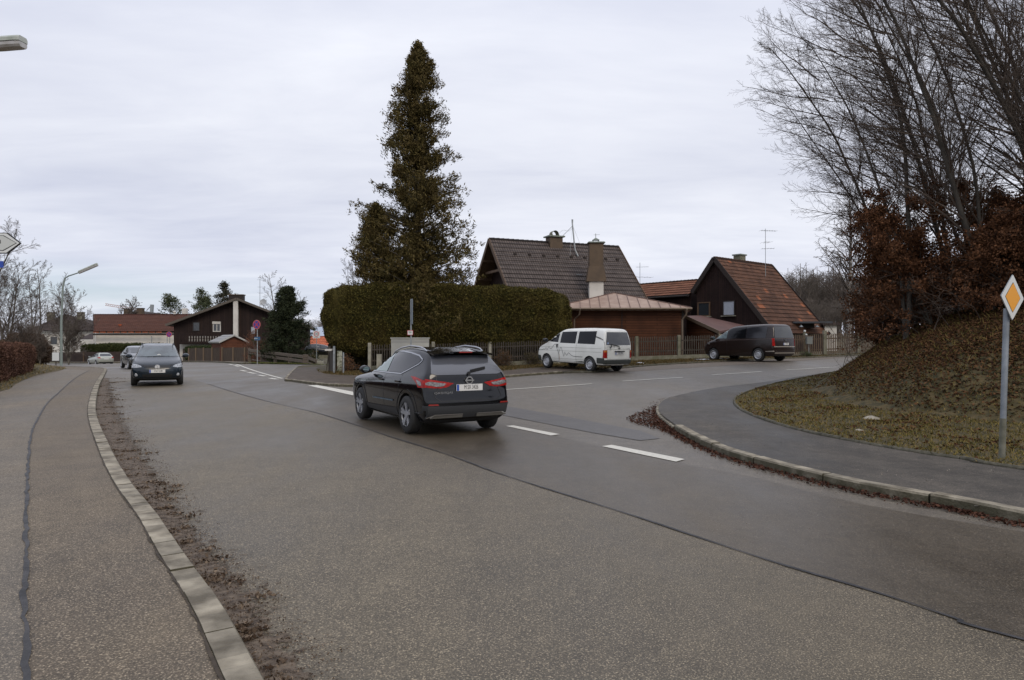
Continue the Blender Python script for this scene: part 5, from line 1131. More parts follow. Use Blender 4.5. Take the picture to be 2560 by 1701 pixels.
# ================================================================ VEGETATION
def unit(v): return v / (np.linalg.norm(v) + 1e-9)
class Tree:
    def __init__(s, seed): s.r = random.Random(seed); s.rm = 1.0; s.A = []; s.B = []; s.ra = []; s.rb = []; s.lv = []; s.tips = []
    def rv(s): return np.array([s.r.gauss(0, 1), s.r.gauss(0, 1), s.r.gauss(0, 1)])
    def limb(s, p, d, L, r0, lvl, spec):
        """spec[lvl] = (n_seg, wander, up, children, child_len, child_angle, start_fraction)"""
        n, wan, up, nc, cl, ca, st = spec[lvl][:7]; p = np.array(p, float); d = unit(np.array(d, float)); sl = L / n; pts = [p]; ds = [d]
        for i in range(n):
            d = unit(d + s.rv() * wan + np.array(up) * 1.0 / n); q = p + d * sl
            f0, f1 = 1 - (i / n) * .82, 1 - ((i + 1) / n) * .82
            s.A.append(p); s.B.append(q); s.ra.append(max(r0 * f0, .0036 * s.rm)); s.rb.append(max(r0 * f1, .0028 * s.rm)); s.lv.append(lvl); p = q; pts.append(p); ds.append(d)
        if lvl + 1 < len(spec):
            for k in range(nc):
                t = st + (1 - st) * (k + s.r.random()) / nc; x = t * n; i = min(int(x), n - 1); q = pts[i] + (pts[i + 1] - pts[i]) * (x - i); dd = ds[i + 1]
                perp = unit(np.cross(dd, s.rv())); a = ca * s.r.uniform(.75, 1.25); nd = dd * math.cos(a) + perp * math.sin(a)
                s.limb(q, nd, cl * (1.15 - .75 * t) * s.r.uniform(.6, 1.25) * (L / spec[lvl][7] if len(spec[lvl]) > 7 else 1), max(.003, r0 * (1 - t * .8) * .5), lvl + 1, spec)
        if lvl == len(spec) - 1: s.tips.append(p)
    def build(s, name, base, lab, cat='tree', group=None, m1=None, m2=None, k0=6, split=0, part='branches'):
        A, B, ra, rb, lv = map(np.array, (s.A, s.B, s.ra, s.rb, s.lv)); root = thing(name, base, 0, lab, cat, group)
        i = lv <= split
        if i.any(): fast('trunk', *segs(A[i], B[i], ra[i], rb[i], k0), m1 or m_bark, root, sm=True)
        i = ~i
        if i.any(): fast(part, *segs(A[i], B[i], ra[i], rb[i], 3), m2 or m_twig, root)
        return root
def zb_at(x, y): return float(zmound(np.array([x]), np.array([y]))[0])
# big leaning bare beeches on the bank
m_leafr = mat('rust_leaf', (.040, .018, .009), .8, rnd=(.20, .092, .044), col2=(.095, .043, .022), sc=2.5)
beech = [ # x, y, start direction, height, radius, label
 (10.9, 18.9, (.14,-.02,1), 11.5, .11, 'leftmost slender bare beech, its grey trunk rising straight out of the rusty shrubs'),
 (12.6, 18.0, (-.26,-.06,1), 12.5, .11, 'bare beech leaning far out to the left over the road'),
 (13.6, 20.8, (-.22,.0,1), 13, .12, 'bare beech standing behind the leaning one'),
 (14.3, 17.2, (-.30,-.05,1), 13, .12, 'forked bare beech leaning left, above the middle of the bank'),
 (15.6, 19.6, (-.24,-.03,1), 14, .13, 'tall bare beech left of the diamond sign'),
 (16.4, 16.6, (-.32,-.06,1), 13.5, .13, 'bare beech rising directly behind the diamond sign'),
 (18.0, 18.6, (-.28,-.03,1), 15, .14, 'tall bare beech at the right edge with a thick dark trunk'),
 (19.3, 22.5, (-.25,-.03,1), 16, .14, 'farthest bare beech at the back of the group'),
 (16.4, 23.6, (-.2,-.03,1), 13.5, .12, 'thin bare beech at the back, seen between the others'),
 (15.3, 13.9, (-.20,.08,1), 12.5, .11, 'nearest bare beech, its branches crossing the top right corner'),
 (12.6, 22.4, (-.12,-.02,1), 10.5, .10, 'small bare beech at the far end of the bank'),
]
SPB = [(14, .04, (-.58,-.03,-.02), 34, 3.1, .62, .16, 12), (8, .075, (-.24,0,.10), 14, 1.35, .64, .08, 3.0), (5, .11, (-.12,0,.10), 8, .52, .72, .10, 1.35), (2, .16, (0,0,.12), 0, 0, 0, 0)]
for i, (x, y, d, H, r0, lab) in enumerate(beech):
    t = Tree(100 + i); t.rm = .80; z = zb_at(x, y) - .1
    t.limb((x, y, z), d, H, r0 * .66, 0, SPB if i else [SPB[0][:6] + (.40, 12)] + SPB[1:])
    t.limb((x, y, z), (d[0] * .3, d[1] + .12, 1), H * .88, r0 * .5, 0, SPB)
    for k in range(8):
        zz_ = 3.9 + k * .65; t.limb((x + d[0] * zz_ - .022 * zz_ * zz_, y + d[1] * zz_, z + zz_), (-1, t.r.uniform(-.35, .3), t.r.uniform(.15, .55)), t.r.uniform(2.2, 3.3), .028, 1, SPB)
    t.build('beech_tree', (x, y, z), lab, 'tree', 'bare beeches leaning over the right bank', m1=mat('beech_bark', (.085, .074, .06), .9, col2=(.04, .035, .028), sc=5, det=8, bump=.5, stretch=(1, 1, .4)), m2=mat('beech_twig', (.11, .082, .062), .85, col2=(.065, .048, .037), sc=2))
# young beeches that keep their rusty leaves
def leafy(name, x, y, zb, H, Wd, seed, lab, nl=7000, cat='shrub', group=None, left=.0, ml=None, lsz=.070, low=.0, twm=None):
    t = Tree(seed); sp = [(8, .07, (0,0,.1), 26, Wd, 1.15, .04, H), (5, .10, (left*-.3,0,.06), 7, .55, .7, .2, Wd), (2, .15, (0,0,0), 0, 0, 0, 0)]
    for k in range(4): t.limb((x, y, zb - .1), (t.r.uniform(-.45, .35) - left * .4, t.r.uniform(-.25, .25), 1), H * t.r.uniform(.75, 1), .035, 0, sp)
    root = t.build(name, (x, y, zb), lab, cat, group, m1=m_bark, m2=twm or m_twig, k0=5)
    A, B, lv = np.array(t.A), np.array(t.B), np.array(t.lv); i = np.where(lv >= 1)[0]; k = i[rng.integers(0, len(i), nl)]
    u = rng.random((nl, 1)); C = A[k] + (B[k] - A[k]) * u + rng.normal(size=(nl, 3)) * .07; C[:, 2] -= .02
    kill = noise2(C[:, 0] * 1.3 + seed, C[:, 2] * 1.3, 1.3) + noise2(C[:, 1] * 1.1, C[:, 2] * 1.7 + seed, 1.2); C = C[kill > -.75]
    D = rng.normal(size=C.shape); D[:, 2] -= .5; n = len(C)
    fast('foliage', *leaves(C, D, rng.uniform(lsz * .7, lsz * 1.3, n), rng.uniform(lsz * .4, lsz * .75, n)), ml or m_leafr, root)
    return root
LS = [(12.0,22.2,2.4,1.2,.2,'dark rusty young beech at the left end of the bank, reaching towards the road',9000),
 (11.7,19.0,4.5,1.6,.25,'tallest rusty leaved young beech in front of the left beeches',17000),
 (12.3,21.4,4.0,1.6,.2,'rusty young beech behind the tallest one',10000),
 (12.4,17.6,2.6,1.7,.2,'low rusty young beech on the left shoulder of the bank',13000),
 (13.6,18.9,3.9,1.8,.2,'rusty young beech in the second row left of the diamond sign',15000),
 (13.6,16.6,2.8,1.8,.1,'low dense rusty shrub left of the diamond sign',16000),
 (15.4,18.3,4.3,2.0,.1,'broad rusty young beech behind the diamond sign',17000),
 (14.9,15.6,3.0,1.9,.1,'low rusty shrub just left of the diamond sign pole',16000),
 (17.2,17.6,4.7,2.0,.1,'rusty young beech behind the right hand shrubs',15000),
 (16.3,14.8,3.2,1.9,.1,'rusty shrub at the right edge beside the diamond sign',16000),
 (18.6,15.6,4.4,2.0,.1,'rusty young beech at the right edge of the picture',13000),
 (15.9,21.4,4.4,2.0,.1,'rusty young beech at the back between the trunks',11000),
 (13.9,23.4,3.4,1.6,.2,'distant rusty young beech over the picket fence',7000)]
for i, (x, y, H, Wd, lf, lab, nl) in enumerate(LS):
    leafy('young_beech', x, y, zb_at(x, y), H, Wd, 300 + i, lab, int(nl * 2.1), 'young beech', 'young beeches with rusty leaves on the bank', lf)
# dark undergrowth twigs at the foot of the beeches
t = Tree(77); SPU = [(5, .2, (0,0,.1), 8, .8, .8, .1, 2), (3, .2, (0,0,.05), 4, .35, .8, .1, .8), (2, .2, (0,0,0), 0, 0, 0, 0)]
for k in range(95):
    x = t.r.uniform(10.5, 22); y = 14.5 + t.r.uniform(0, 9) + (12 - x) * .25 + (2 if x < 13 else 0); t.limb((x, y, zb_at(x, y)), (t.r.uniform(-.9, .5), t.r.uniform(-.6, .2), t.r.uniform(.3, 1.1)), t.r.uniform(1, 2.4), .012, 0, SPU)
A, B, ra, rb = map(np.array, (t.A, t.B, t.ra, t.rb)); tag(fast('undergrowth', *segs(A, B, ra, rb, 3), m_twig), 'tangle of thin dark twigs at the foot of the beeches', 'undergrowth', kind='stuff')

# birch beyond the bank
q = P(2122, 740, 46); t = Tree(41); t.rm = 3.0; z0 = G(q.x, 46)
SPI = [(12, .03, (0,0,.2), 38, 4.3, .72, .20, 11), (7, .09, (0,0,-.15), 11, 1.6, .7, .12, 4.3), (5, .13, (0,0,-.45), 6, .6, .6, .12, 1.6), (3, .15, (0,0,-.4), 0, 0, 0, 0)]
t.limb((q.x, 46, z0), (.0, 0, 1), P(0, 500, 46).z - z0, .2, 0, SPI)
t.build('birch_tree', (q.x, 46, z0), 'pale bare birch with drooping fine twigs beyond the bank', 'tree', m1=mat('birch_bark', (.35,.33,.30), .8, col2=(.08,.07,.06), sc=3, stretch=(1,1,2)), m2=m_twigl)

# generic bare background trees
def bare(px, Y, ptop, seed, lab, wd=1.0, m=None, name='bare_tree', nst=1, rr=.14, group=None, den=1.0, up=.25, cat='tree', zoff_=0):
    x = P(px, 0, Y).x; z0 = G(x, Y) + zoff_; H = P(0, ptop, Y).z - z0; t = Tree(seed); t.rm = Y / 24; k = H / 8
    sp = [(9, .05, (0,0,.2), int(15 * den), 3.4 * k * wd, .75, .2, H), (6, .1, (0,0,up), int(8 * den), 1.5 * k * wd, .7, .15, 3.4 * k * wd), (4, .14, (0,0,up), int(6 * den), .7 * k * wd, .65, .15, 1.5 * k * wd), (2, .15, (0,0,.1), 0, 0, 0, 0)]
    for j in range(nst): t.limb((x, Y, z0), (t.r.uniform(-.25, .25) * (nst > 1), t.r.uniform(-.2, .2) * (nst > 1), 1), H * (1 - .1 * j), rr * (1 - .1 * j), 0, sp)
    return t.build(name, (x, Y, z0), lab, cat, group, m2=m or m_twigl)
bare(15, 62, 655, 1, 'bare tree with greenish brown branches at the left edge behind the beech hedge', 1.25, nst=3, rr=.13, den=1.4)
bare(75, 75, 668, 2, 'bare many stemmed tree just right of the left edge tree', .8, nst=3, rr=.12)
bare(172, 84, 712, 3, 'rounded bare tree behind the far street lamp', 1.15, nst=8, rr=.10, den=1.2, up=.4)
bare(-95, 46, 505, 5, 'bare tree whose branch tips show around the arrow sign', .85, nst=3, rr=.12, den=1.4, up=.0)
bare(322, 116, 752, 6, 'small bare tree above the bungalow roof near the crane', 1.1, nst=3, rr=.1)
bare(700, 92, 686, 7, 'upright bare tree behind the left side of the dark spruce', .75, nst=4, rr=.14, m=m_twigl)
bare(745, 84, 735, 8, 'lower bare tree showing right of the dark spruce', .9, nst=3, rr=.1)
bare(885, 46, 650, 9, 'thin bare tree peeping out left of the tall thuja', .7, nst=2, rr=.08)
bare(60, 52, 800, 12, 'bare brown bush behind the left hedge', 1.3, nst=6, rr=.05, m=m_twig, name='bare_bush', cat='bush')
bare(100, 58, 830, 13, 'low bare bush at the end of the left hedge', 1.4, nst=6, rr=.05, m=m_twig, name='bare_bush', cat='bush')
bare(350, 118, 760, 14, 'second small bare tree above the bungalow roof', 1.0, nst=2, rr=.08)

def conifer(name, px, Y, ptop, prof, seed, lab, m, n_br=160, n_cl=7, n_lf=10, lsz=.2, up=.15, droop=0, gap=.35, cat='tree', mt=None, zlo=.05, z0=None, lump=.3, clump=.2, ratio=.32, vert=.0):
    """prof: list of (height fraction, radius m)"""
    x = P(px, 0, Y).x; z0 = G(x, Y) if z0 is None else z0; H = P(0, ptop, Y).z - z0; r_ = np.random.default_rng(seed)
    root = thing(name, (x, Y, z0), 0, lab, cat); hs = [a for a, b in prof]; rs = [b for a, b in prof]
    f = zlo + (1 - zlo) * r_.random(n_br) ** (1.25 if n_br > 300 else .9); az = r_.uniform(0, 2 * PI, n_br); L = np.interp(f, hs, rs)
    L *= (1 - lump + lump * (1 + np.sin(az * 3 + f * 19 + seed)) * .6) * r_.uniform(.8, 1.12, n_br)
    D = np.stack([np.cos(az), np.sin(az), np.full(n_br, up)], 1); o = np.stack([np.full(n_br, x), np.full(n_br, Y), z0 + f * H - L * .15], 1)
    A = o; B = o + D * L[:, None] * .9 - np.array([0, 0, 1]) * (droop * L ** 1.3)[:, None]
    tz = np.linspace(0, 1, 9)[:, None]; T = np.array([[x, Y, z0]]) + tz * np.array([[0, 0, H * .985]])
    rt = .022 * H * (1 - tz[:, 0] * .93)
    v1, f1 = segs(T[:-1], T[1:], rt[:-1], rt[1:], 7); v2, f2 = segs(A, B, .012 + L * .012, np.full(n_br, .008), 3)
    V_, F_ = [], []; fast('trunk', v1, f1, mt or m_bark, root, sm=True); fast('branches', v2, f2, mt or m_bark, root)
    k = n_br * n_cl; bi = np.repeat(np.arange(n_br), n_cl); tt = gap + (1 - gap) * r_.random(k) ** .8
    C = o[bi] + D[bi] * (L[bi] * tt)[:, None] - np.array([0, 0, 1]) * (droop * (L[bi] * tt) ** 1.3)[:, None]
    C += r_.normal(size=(k, 3)) * (clump * (.4 + .5 * L[bi])[:, None]) * np.array([1, 1, .7])
    li = np.repeat(np.arange(k), n_lf); Pn = C[li] + r_.normal(size=(k * n_lf, 3)) * clump * .75
    Dn = r_.normal(size=Pn.shape) * .7 + D[bi[li]] * .8; Dn[:, 2] += vert
    top = r_.integers(0, 2, 0)
    n2 = 60; tp = np.stack([x + r_.normal(size=n2) * .05, Y + r_.normal(size=n2) * .05, z0 + H * (1 - r_.random(n2) * .03)], 1)
    Pn = np.concatenate([Pn, tp]); Dn = np.concatenate([Dn, np.tile([[0, 0, 1.]], (n2, 1)) + r_.normal(size=(n2, 3)) * .3]); n = len(Pn)
    fast('crown', *leaves(Pn, Dn, r_.uniform(lsz * .6, lsz * 1.3, n), r_.uniform(lsz * .6, lsz * 1.3, n) * ratio), m, root); return root
m_thuja = mat('thuja_sprays', (.045, .042, .014), .85, rnd=(.15, .115, .042), col2=(.062, .042, .018), sc=1.2)
m_spruce = mat('spruce_needles', (.018, .026, .014), .85, rnd=(.05, .058, .028))
m_pine = mat('pine_needles', (.05, .065, .035), .85, rnd=(.11, .12, .065))
k = 40 / F
conifer('thuja_tree', 1043, 40.5, 112, [(0, 3.2), (.22, 3.5), (.33, 3.4), (.45, 3.3), (.52, 2.9), (.6, 2.3), (.68, 1.9), (.76, 1.8), (.84, 1.5), (.90, 1.15), (.95, .75), (.98, .4), (1, .05)], 21,
        'very tall brown green thuja rising above the clipped hedge', m_thuja, 560, 14, 17, .21, .22, -.06, .15, z0=.3, lump=.55, clump=.13, vert=.5, zlo=.10, ratio=.26)
conifer('thuja_tree', 938, 39.6, 518, [(0, 1.7), (.4, 1.7), (.7, 1.3), (.88, .8), (1, .25)], 22, 'lower second thuja leaning against the left side of the tall one', m_thuja, 200, 9, 15, .21, .35, 0, .2, z0=.3, clump=.15, vert=.5, zlo=.3, ratio=.26)
conifer('spruce_tree', 720, 64, 720, [(0, 2.7), (.12, 3.1), (.25, 2.9), (.45, 2.3), (.65, 1.75), (.82, 1.4), (.93, 1.0), (1, .4)], 23, 'dark bushy spruce with blunt top at the mouth of the side street', m_spruce, 230, 10, 14, .34, .12, .06, .25, lump=.45, clump=.13, ratio=.16)
conifer('pine_tree', 425, 125, 736, [(0, .5), (.45, 2.4), (.7, 2.6), (.9, 1.6), (1, .4)], 24, 'round crowned pine above the right end of the bungalow', m_pine, 70, 5, 11, .40, .3, 0, .5, clump=.33, zlo=.35, lump=.6)
conifer('pine_tree', 500, 118, 724, [(0, .5), (.4, 2.4), (.7, 1.6), (1, .3)], 25, 'pointed pine left of the black chalet ridge', m_pine, 70, 5, 11, .38, .3, 0, .4, clump=.28, zlo=.3, lump=.6)
conifer('pine_tree', 517, 122, 745, [(0, .5), (.5, 1.2), (1, .2)], 28, 'narrow little pine beside the pointed one', m_pine, 50, 6, 10, .4, .2, 0, .2, clump=.35, zlo=.3)
conifer('spruce_tree', 560, 112, 707, [(0, .5), (.5, 3.0), (.75, 1.9), (1, .2)], 26, 'sparse spruce showing just above the chalet roof', mat('spruce_far', (.035,.042,.026), .9, rnd=(.075,.065,.045)), 80, 6, 9, .38, .3, 0, .2, clump=.25, zlo=.35)
# reddish bare shrub
leafy('red_shrub', P(645, 0, 68.5).x, 68.5, -.5, 3.6, 1.5, 61, 'reddish brown bare shrub between the little shed and the dark spruce', 2500, 'shrub', None, 0, mat('russet_leaf', (.12,.05,.03), .85, rnd=(.19,.10,.06)), .10, twm=mat('twig_red', (.13,.06,.04), .85))
leafy('red_shrub', P(612, 0, 72).x, 72, -.5, 3.2, 1.1, 62, 'thin reddish shrub close behind the garden shed', 700, 'shrub', None, 0, mat('russet_leaf', (.12,.05,.03), .85), .10, twm=mat('twig_red', (.13,.06,.04), .85))
leafy('straw_bush', P(773, 0, 66).x, 66, -.8, 1.7, .9, 63, 'straw coloured bush behind the lower end of the log fence', 1800, 'bush', None, 0, mat('straw_leaf', (.20,.16,.07), .85, rnd=(.14,.10,.05)), .10)

# clipped hedges
def hedge(name, A, B, th, z0, z1, n, lsz, m, lab, ex=7, rough=.06, mcore=None, skirt=None, cat='hedge', tw=None):
    A = np.array(A, float); B = np.array(B, float); c = (A + B) / 2; u = (B - A); L = np.hypot(*u) / 2; u /= 2 * L; nn = np.array([u[1], -u[0]]); hz = (z1 - z0) / 2; zc = (z1 + z0) / 2
    def pos(S_, kk=(1, 1, 1)):      # S_ on the unit cube surface -> rounded hedge
        q = (np.abs(S_) ** ex).sum(1) ** (1 / ex); S_ = S_ / q[:, None]; s, v, z = S_[:, 0] * L, S_[:, 1] * th / 2, S_[:, 2] * hz
        wob = rough * (np.sin(s * 1.9 + z * 1.3) + np.sin(s * 4.3 - z * 2.9 + 1) * .7 + np.sin(z * 5.1 + s * .7) * .5)
        v = v + np.sign(v) * wob; z = z + np.where(z > 0, 1, .3) * wob * .5 + (skirt(s / L) if skirt else 0) * np.clip(-S_[:, 2], 0, 1)
        s = s + np.sign(S_[:, 0]) * (np.abs(S_[:, 0]) > .9) * wob * 1.2
        s = s * kk[0]; v = v * kk[1]; z = z * kk[2]
        return np.stack([c[0] + u[0] * s + nn[0] * v, c[1] + u[1] * s + nn[1] * v, zc + z], 1)
    root = thing(name, (c[0], c[1], max(G(*c), -9)), 0, lab, cat)
    ar = np.array([th * hz * 2, th * hz * 2, L * 2 * hz * 2 , L * 2 * hz * 2 * .3, L * 2 * th, L * 2 * th * .5]); fi = rng.choice(6, n, p=ar / ar.sum())
    S_ = rng.uniform(-1, 1, (n, 3)); ax_ = [0, 0, 1, 1, 2, 2]; sg = [1, -1, 1, -1, 1, -1]
    for k in range(6): S_[fi == k, ax_[k]] = sg[k]
    C = pos(S_) ; cen = np.array([c[0], c[1], zc]); nrm = np.zeros_like(C)
    N_ = S_ ** 5; nrm = N_[:, :1] * np.array([[u[0], u[1], 0]]) + N_[:, 1:2] * np.array([[nn[0], nn[1], 0]]) + N_[:, 2:] * np.array([[0, 0, 1.]])
    C = C + norm(nrm) * (rng.normal(size=(n, 1)) * lsz * .45); D = rng.normal(size=C.shape) * .8 + norm(nrm) * .5; D[:, 2] += .3
    fast('foliage', *leaves(C, D, rng.uniform(lsz * .6, lsz * 1.4, n), rng.uniform(lsz * .25, lsz * .6, n)), m, root)
    ns, nv, nz = max(8, int(L * 4)), 8, 12; V_, F_ = [], []; k0 = 0
    for a_, sg_ in ((0, 1), (0, -1), (1, 1), (1, -1), (2, 1), (2, -1)):
        o_ = [k for k in range(3) if k != a_]; na, nb = [(ns, nv, nz)[k] for k in o_]; uu, vv = np.meshgrid(np.linspace(-1, 1, na), np.linspace(-1, 1, nb), indexing='ij'); Q = np.zeros((na * nb, 3)); Q[:, a_] = sg_; Q[:, o_[0]] = uu.ravel(); Q[:, o_[1]] = vv.ravel()
        W_ = pos(Q * .999, (1 - .06 / L, 1 - .12 / th, 1 - .06 / hz)); 
        ii = np.arange(na * nb).reshape(na, nb) + k0; F_.append(np.stack([ii[:-1, :-1], ii[1:, :-1], ii[1:, 1:], ii[:-1, 1:]], -1).reshape(-1, 4)); V_.append(W_); k0 += na * nb
    fast('inner_growth', np.concatenate(V_), np.concatenate(F_), mcore or m, root); return root
m_hedge = mat('hedge_sprays', (.022, .023, .007), .85, rnd=(.135, .112, .030), col2=(.042, .031, .011), sc=.9, lo=.42, hi=.6)
HB = hedge('tall_hedge', (P(797, 0, 37.6).x, 38.3), (P(1413, 0, 42.2).x, 42.5), 3.0, 1.25, 4.95, 150000, .11, m_hedge, 'tall clipped thuja hedge with rounded ends bulging over the picket fence', ex=4.6, rough=.09,
           skirt=lambda s: -.45 * np.clip(1 - np.abs(s + .72) / .28, 0, 1) + .25 * np.sin(s * 9) * .3)
mb = MB(); t = Tree(5)
for k in range(46):
    s = k / 45; x = P(812, 0, 38.6).x + s * (P(1400, 0, 42.4).x - P(812, 0, 38.6).x); y = 38.6 + s * 3.8 + t.r.uniform(-.5, .6); z = G(x, y); t.limb((x, y, z), (t.r.uniform(-.15, .15), t.r.uniform(-.1, .1), 1), 2.4, .045, 0, [(4, .08, (0,0,.1), 5, .7, .7, .2, 2.4), (3, .15, (0,0,.2), 0, 0, 0, 0)])
A, B, ra, rb = map(np.array, (t.A, t.B, t.ra, t.rb)); fast('stems', *segs(A, B, ra, rb, 5), m_bark, HB)
# shaded planting below and behind the hedge
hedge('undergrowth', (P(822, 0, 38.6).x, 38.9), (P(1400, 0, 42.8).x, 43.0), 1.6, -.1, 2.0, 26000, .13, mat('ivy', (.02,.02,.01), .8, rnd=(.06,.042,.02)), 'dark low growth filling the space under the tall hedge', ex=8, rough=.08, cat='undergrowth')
hedge('beech_hedge', (-15.0, 17.4), (-26.5, 37.0), 1.2, .12, 1.56, 120000, .075, mat('beech_hedge_leaf', (.075,.038,.028), .85, rnd=(.17,.095,.065)), 'clipped reddish brown beech hedge at the left edge above the grass bank', ex=7, rough=.05)
hedge('green_hedge', w(208, 93), w(352, 92), 1.6, -.9, 1.25, 22000, .16, mat('hedge_green', (.028,.036,.012), .85, rnd=(.065,.07,.024)), 'long dark green clipped hedge behind the silver car', ex=7)
hedge('green_hedge', w(240, 96), w(430, 94), 1.4, .0, 1.38, 9000, .18, mat('hedge_green', (.028,.036,.012), .85), 'higher green hedge strip along the bungalow wall', ex=6)
hedge('green_hedge', w(474, 80), w(543, 77.5), 1.4, -.5, 1.15, 9000, .13, mat('hedge_green2', (.024,.036,.014), .85, rnd=(.06,.075,.03)), 'short dark green hedge left of the little shed', ex=6)
hedge('brown_hedge', w(428, 84.5), w(480, 81), 1.4, -.6, 1.25, 7000, .13, mat('hedge_brown', (.09,.055,.03), .85, rnd=(.14,.09,.05)), 'russet hedge right of the dark blue car', ex=6)
hedge('brown_hedge', w(20, 60), w(105, 58), 2.6, -.3, 2.2, 16000, .15, mat('thicket_brown', (.06,.04,.028), .85, rnd=(.11,.075,.05)), 'brown thicket behind the left end of the beech hedge', ex=3, rough=.25)
# a little ivy and weeds on the picket fence
leafy('fence_weeds', P(1262, 0, 39.2).x, 39.25, .2, 1.1, .7, 71, 'rusty weeds growing through the picket fence left of the white van', 1500, 'weeds', None, 0, mat('weed_leaf', (.07,.045,.02), .85, rnd=(.15,.08,.04)), .07)
leafy('fence_weeds', P(1335, 0, 40).x, 40.0, .2, .9, .7, 72, 'green brown weeds at the fence foot beside the white van nose', 1200, 'weeds', None, 0, mat('weed_leaf2', (.05,.045,.02), .85, rnd=(.10,.08,.03)), .07)
leafy('corner_plants', P(868, 0, 36.6).x, 36.6, .05, .9, .6, 73, 'dead leaves and stems on the ground under the hedge corner', 1400, 'plants', None, 0, mat('weed_leaf3', (.12,.055,.03), .85, rnd=(.22,.12,.06)), .08)
leafy('grass_tuft', P(2017, 0, 40.6).x, 40.6, .75, .35, .4, 74, 'green tuft at the foot of the newspaper box', 700, 'plants', None, 0, mat('tuft', (.05,.09,.02), .85), .07)
# far woods
def wood(name, xs, Y0, Y1, zt, lab, n, m, seed, step=3.5, wd=1.0):
    r_ = np.random.default_rng(seed); Vs = []; nb = n
    x = r_.uniform(xs[0], xs[1], nb); y = r_.uniform(Y0, Y1, nb); z0 = Gv(x, y); h = zt(x) * r_.uniform(.75, 1.08, nb)
    A_, B_, R_ = [], [], []
    for k in range(nb):
        b = np.array([x[k], y[k], z0[k] - 1]); t_ = np.array([x[k] + r_.normal() * .4, y[k], h[k]]); A_.append(b); B_.append(t_); R_.append(.12)
        for j in range(26):
            f = .25 + .6 * r_.random(); p = b + (t_ - b) * f; d = np.array([r_.normal() * .8, r_.normal() * .5, 1.1]); d = unit(d) * (1.25 - f) * 5.2 * wd; A_.append(p); B_.append(p + d); R_.append(.035)
            for i in range(9): q = p + d * r_.uniform(.3, 1); e = unit(np.array([r_.normal(), r_.normal(), .6])) * .9 * wd; A_.append(q); B_.append(q + e); R_.append(.022)
    R_ = np.array(R_); o = fast(name, *segs(np.array(A_), np.array(B_), R_, R_ * .4, 3), m); tag(o, lab, 'wood', kind='stuff'); return o
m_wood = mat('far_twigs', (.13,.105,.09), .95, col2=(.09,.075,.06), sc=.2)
wood('wood', (50, 105), 118, 145, lambda x: 14.5 - .03 * (x - 70), 'brown leafless wood on the rise behind the red tiled house', 300, m_wood, 1)
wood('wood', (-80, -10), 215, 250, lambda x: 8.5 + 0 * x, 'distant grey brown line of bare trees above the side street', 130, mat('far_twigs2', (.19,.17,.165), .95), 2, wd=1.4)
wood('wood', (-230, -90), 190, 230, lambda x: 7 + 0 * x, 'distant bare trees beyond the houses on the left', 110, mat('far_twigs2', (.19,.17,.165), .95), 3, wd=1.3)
wood('wood', (15, 56), 95, 125, lambda x: 6.5 + 0 * x, 'bare trees far behind the timber houses', 60, m_wood, 4)
# ================================================================ VEHICLES  (local frame: x forward, y left, z up, origin on the ground under the rear axle)
def evalmesh(o):
    dg = bpy.context.evaluated_depsgraph_get(); dg.update(); return bpy.data.meshes.new_from_object(o.evaluated_get(dg))
def slice_ring(zr, zf, bulge, xr, xf, hw, rr, rf, bowr, bowf, taper):
    pts = []
    def yz(x, y):
        t = min(1, max(0, (x - xr) / (xf - xr))); return (x, y, zr + (zf - zr) * t + bulge * 4 * t * (1 - t))
    half = []
    for f in (0.0, .34, .62): half.append((xr + bowr * (f) ** 2, f * (hw - taper)))
    hr = hw - taper
    for a in (0, 30, 60, 90): half.append((xr + bowr * .75 + rr * (1 - math.cos(R(a))), hr - min(.35 * hr, rr * 1.1) * (1 - math.sin(R(a)))))
    x0, x1 = xr + bowr * .75 + rr, xf - bowf * .75 - rf
    for f in (.15, .32, .5, .68, .85): half.append((x0 + (x1 - x0) * f, hw - taper * (2 * f - 1) ** 2 * (1.0)))
    for a in (90, 60, 30, 0): half.append((xf - bowf * .75 - rf * (1 - math.cos(R(a))), hr - min(.4 * hr, rf * 1.1) * (1 - math.sin(R(a)))))
    for f in (.62, .34, 0.0): half.append((xf - bowf * f * f, f * (hw - taper)))
    left = [yz(x, y) for x, y in half]; right = [yz(x, -y) for x, y in half[1:-1]][::-1]
    return left + right
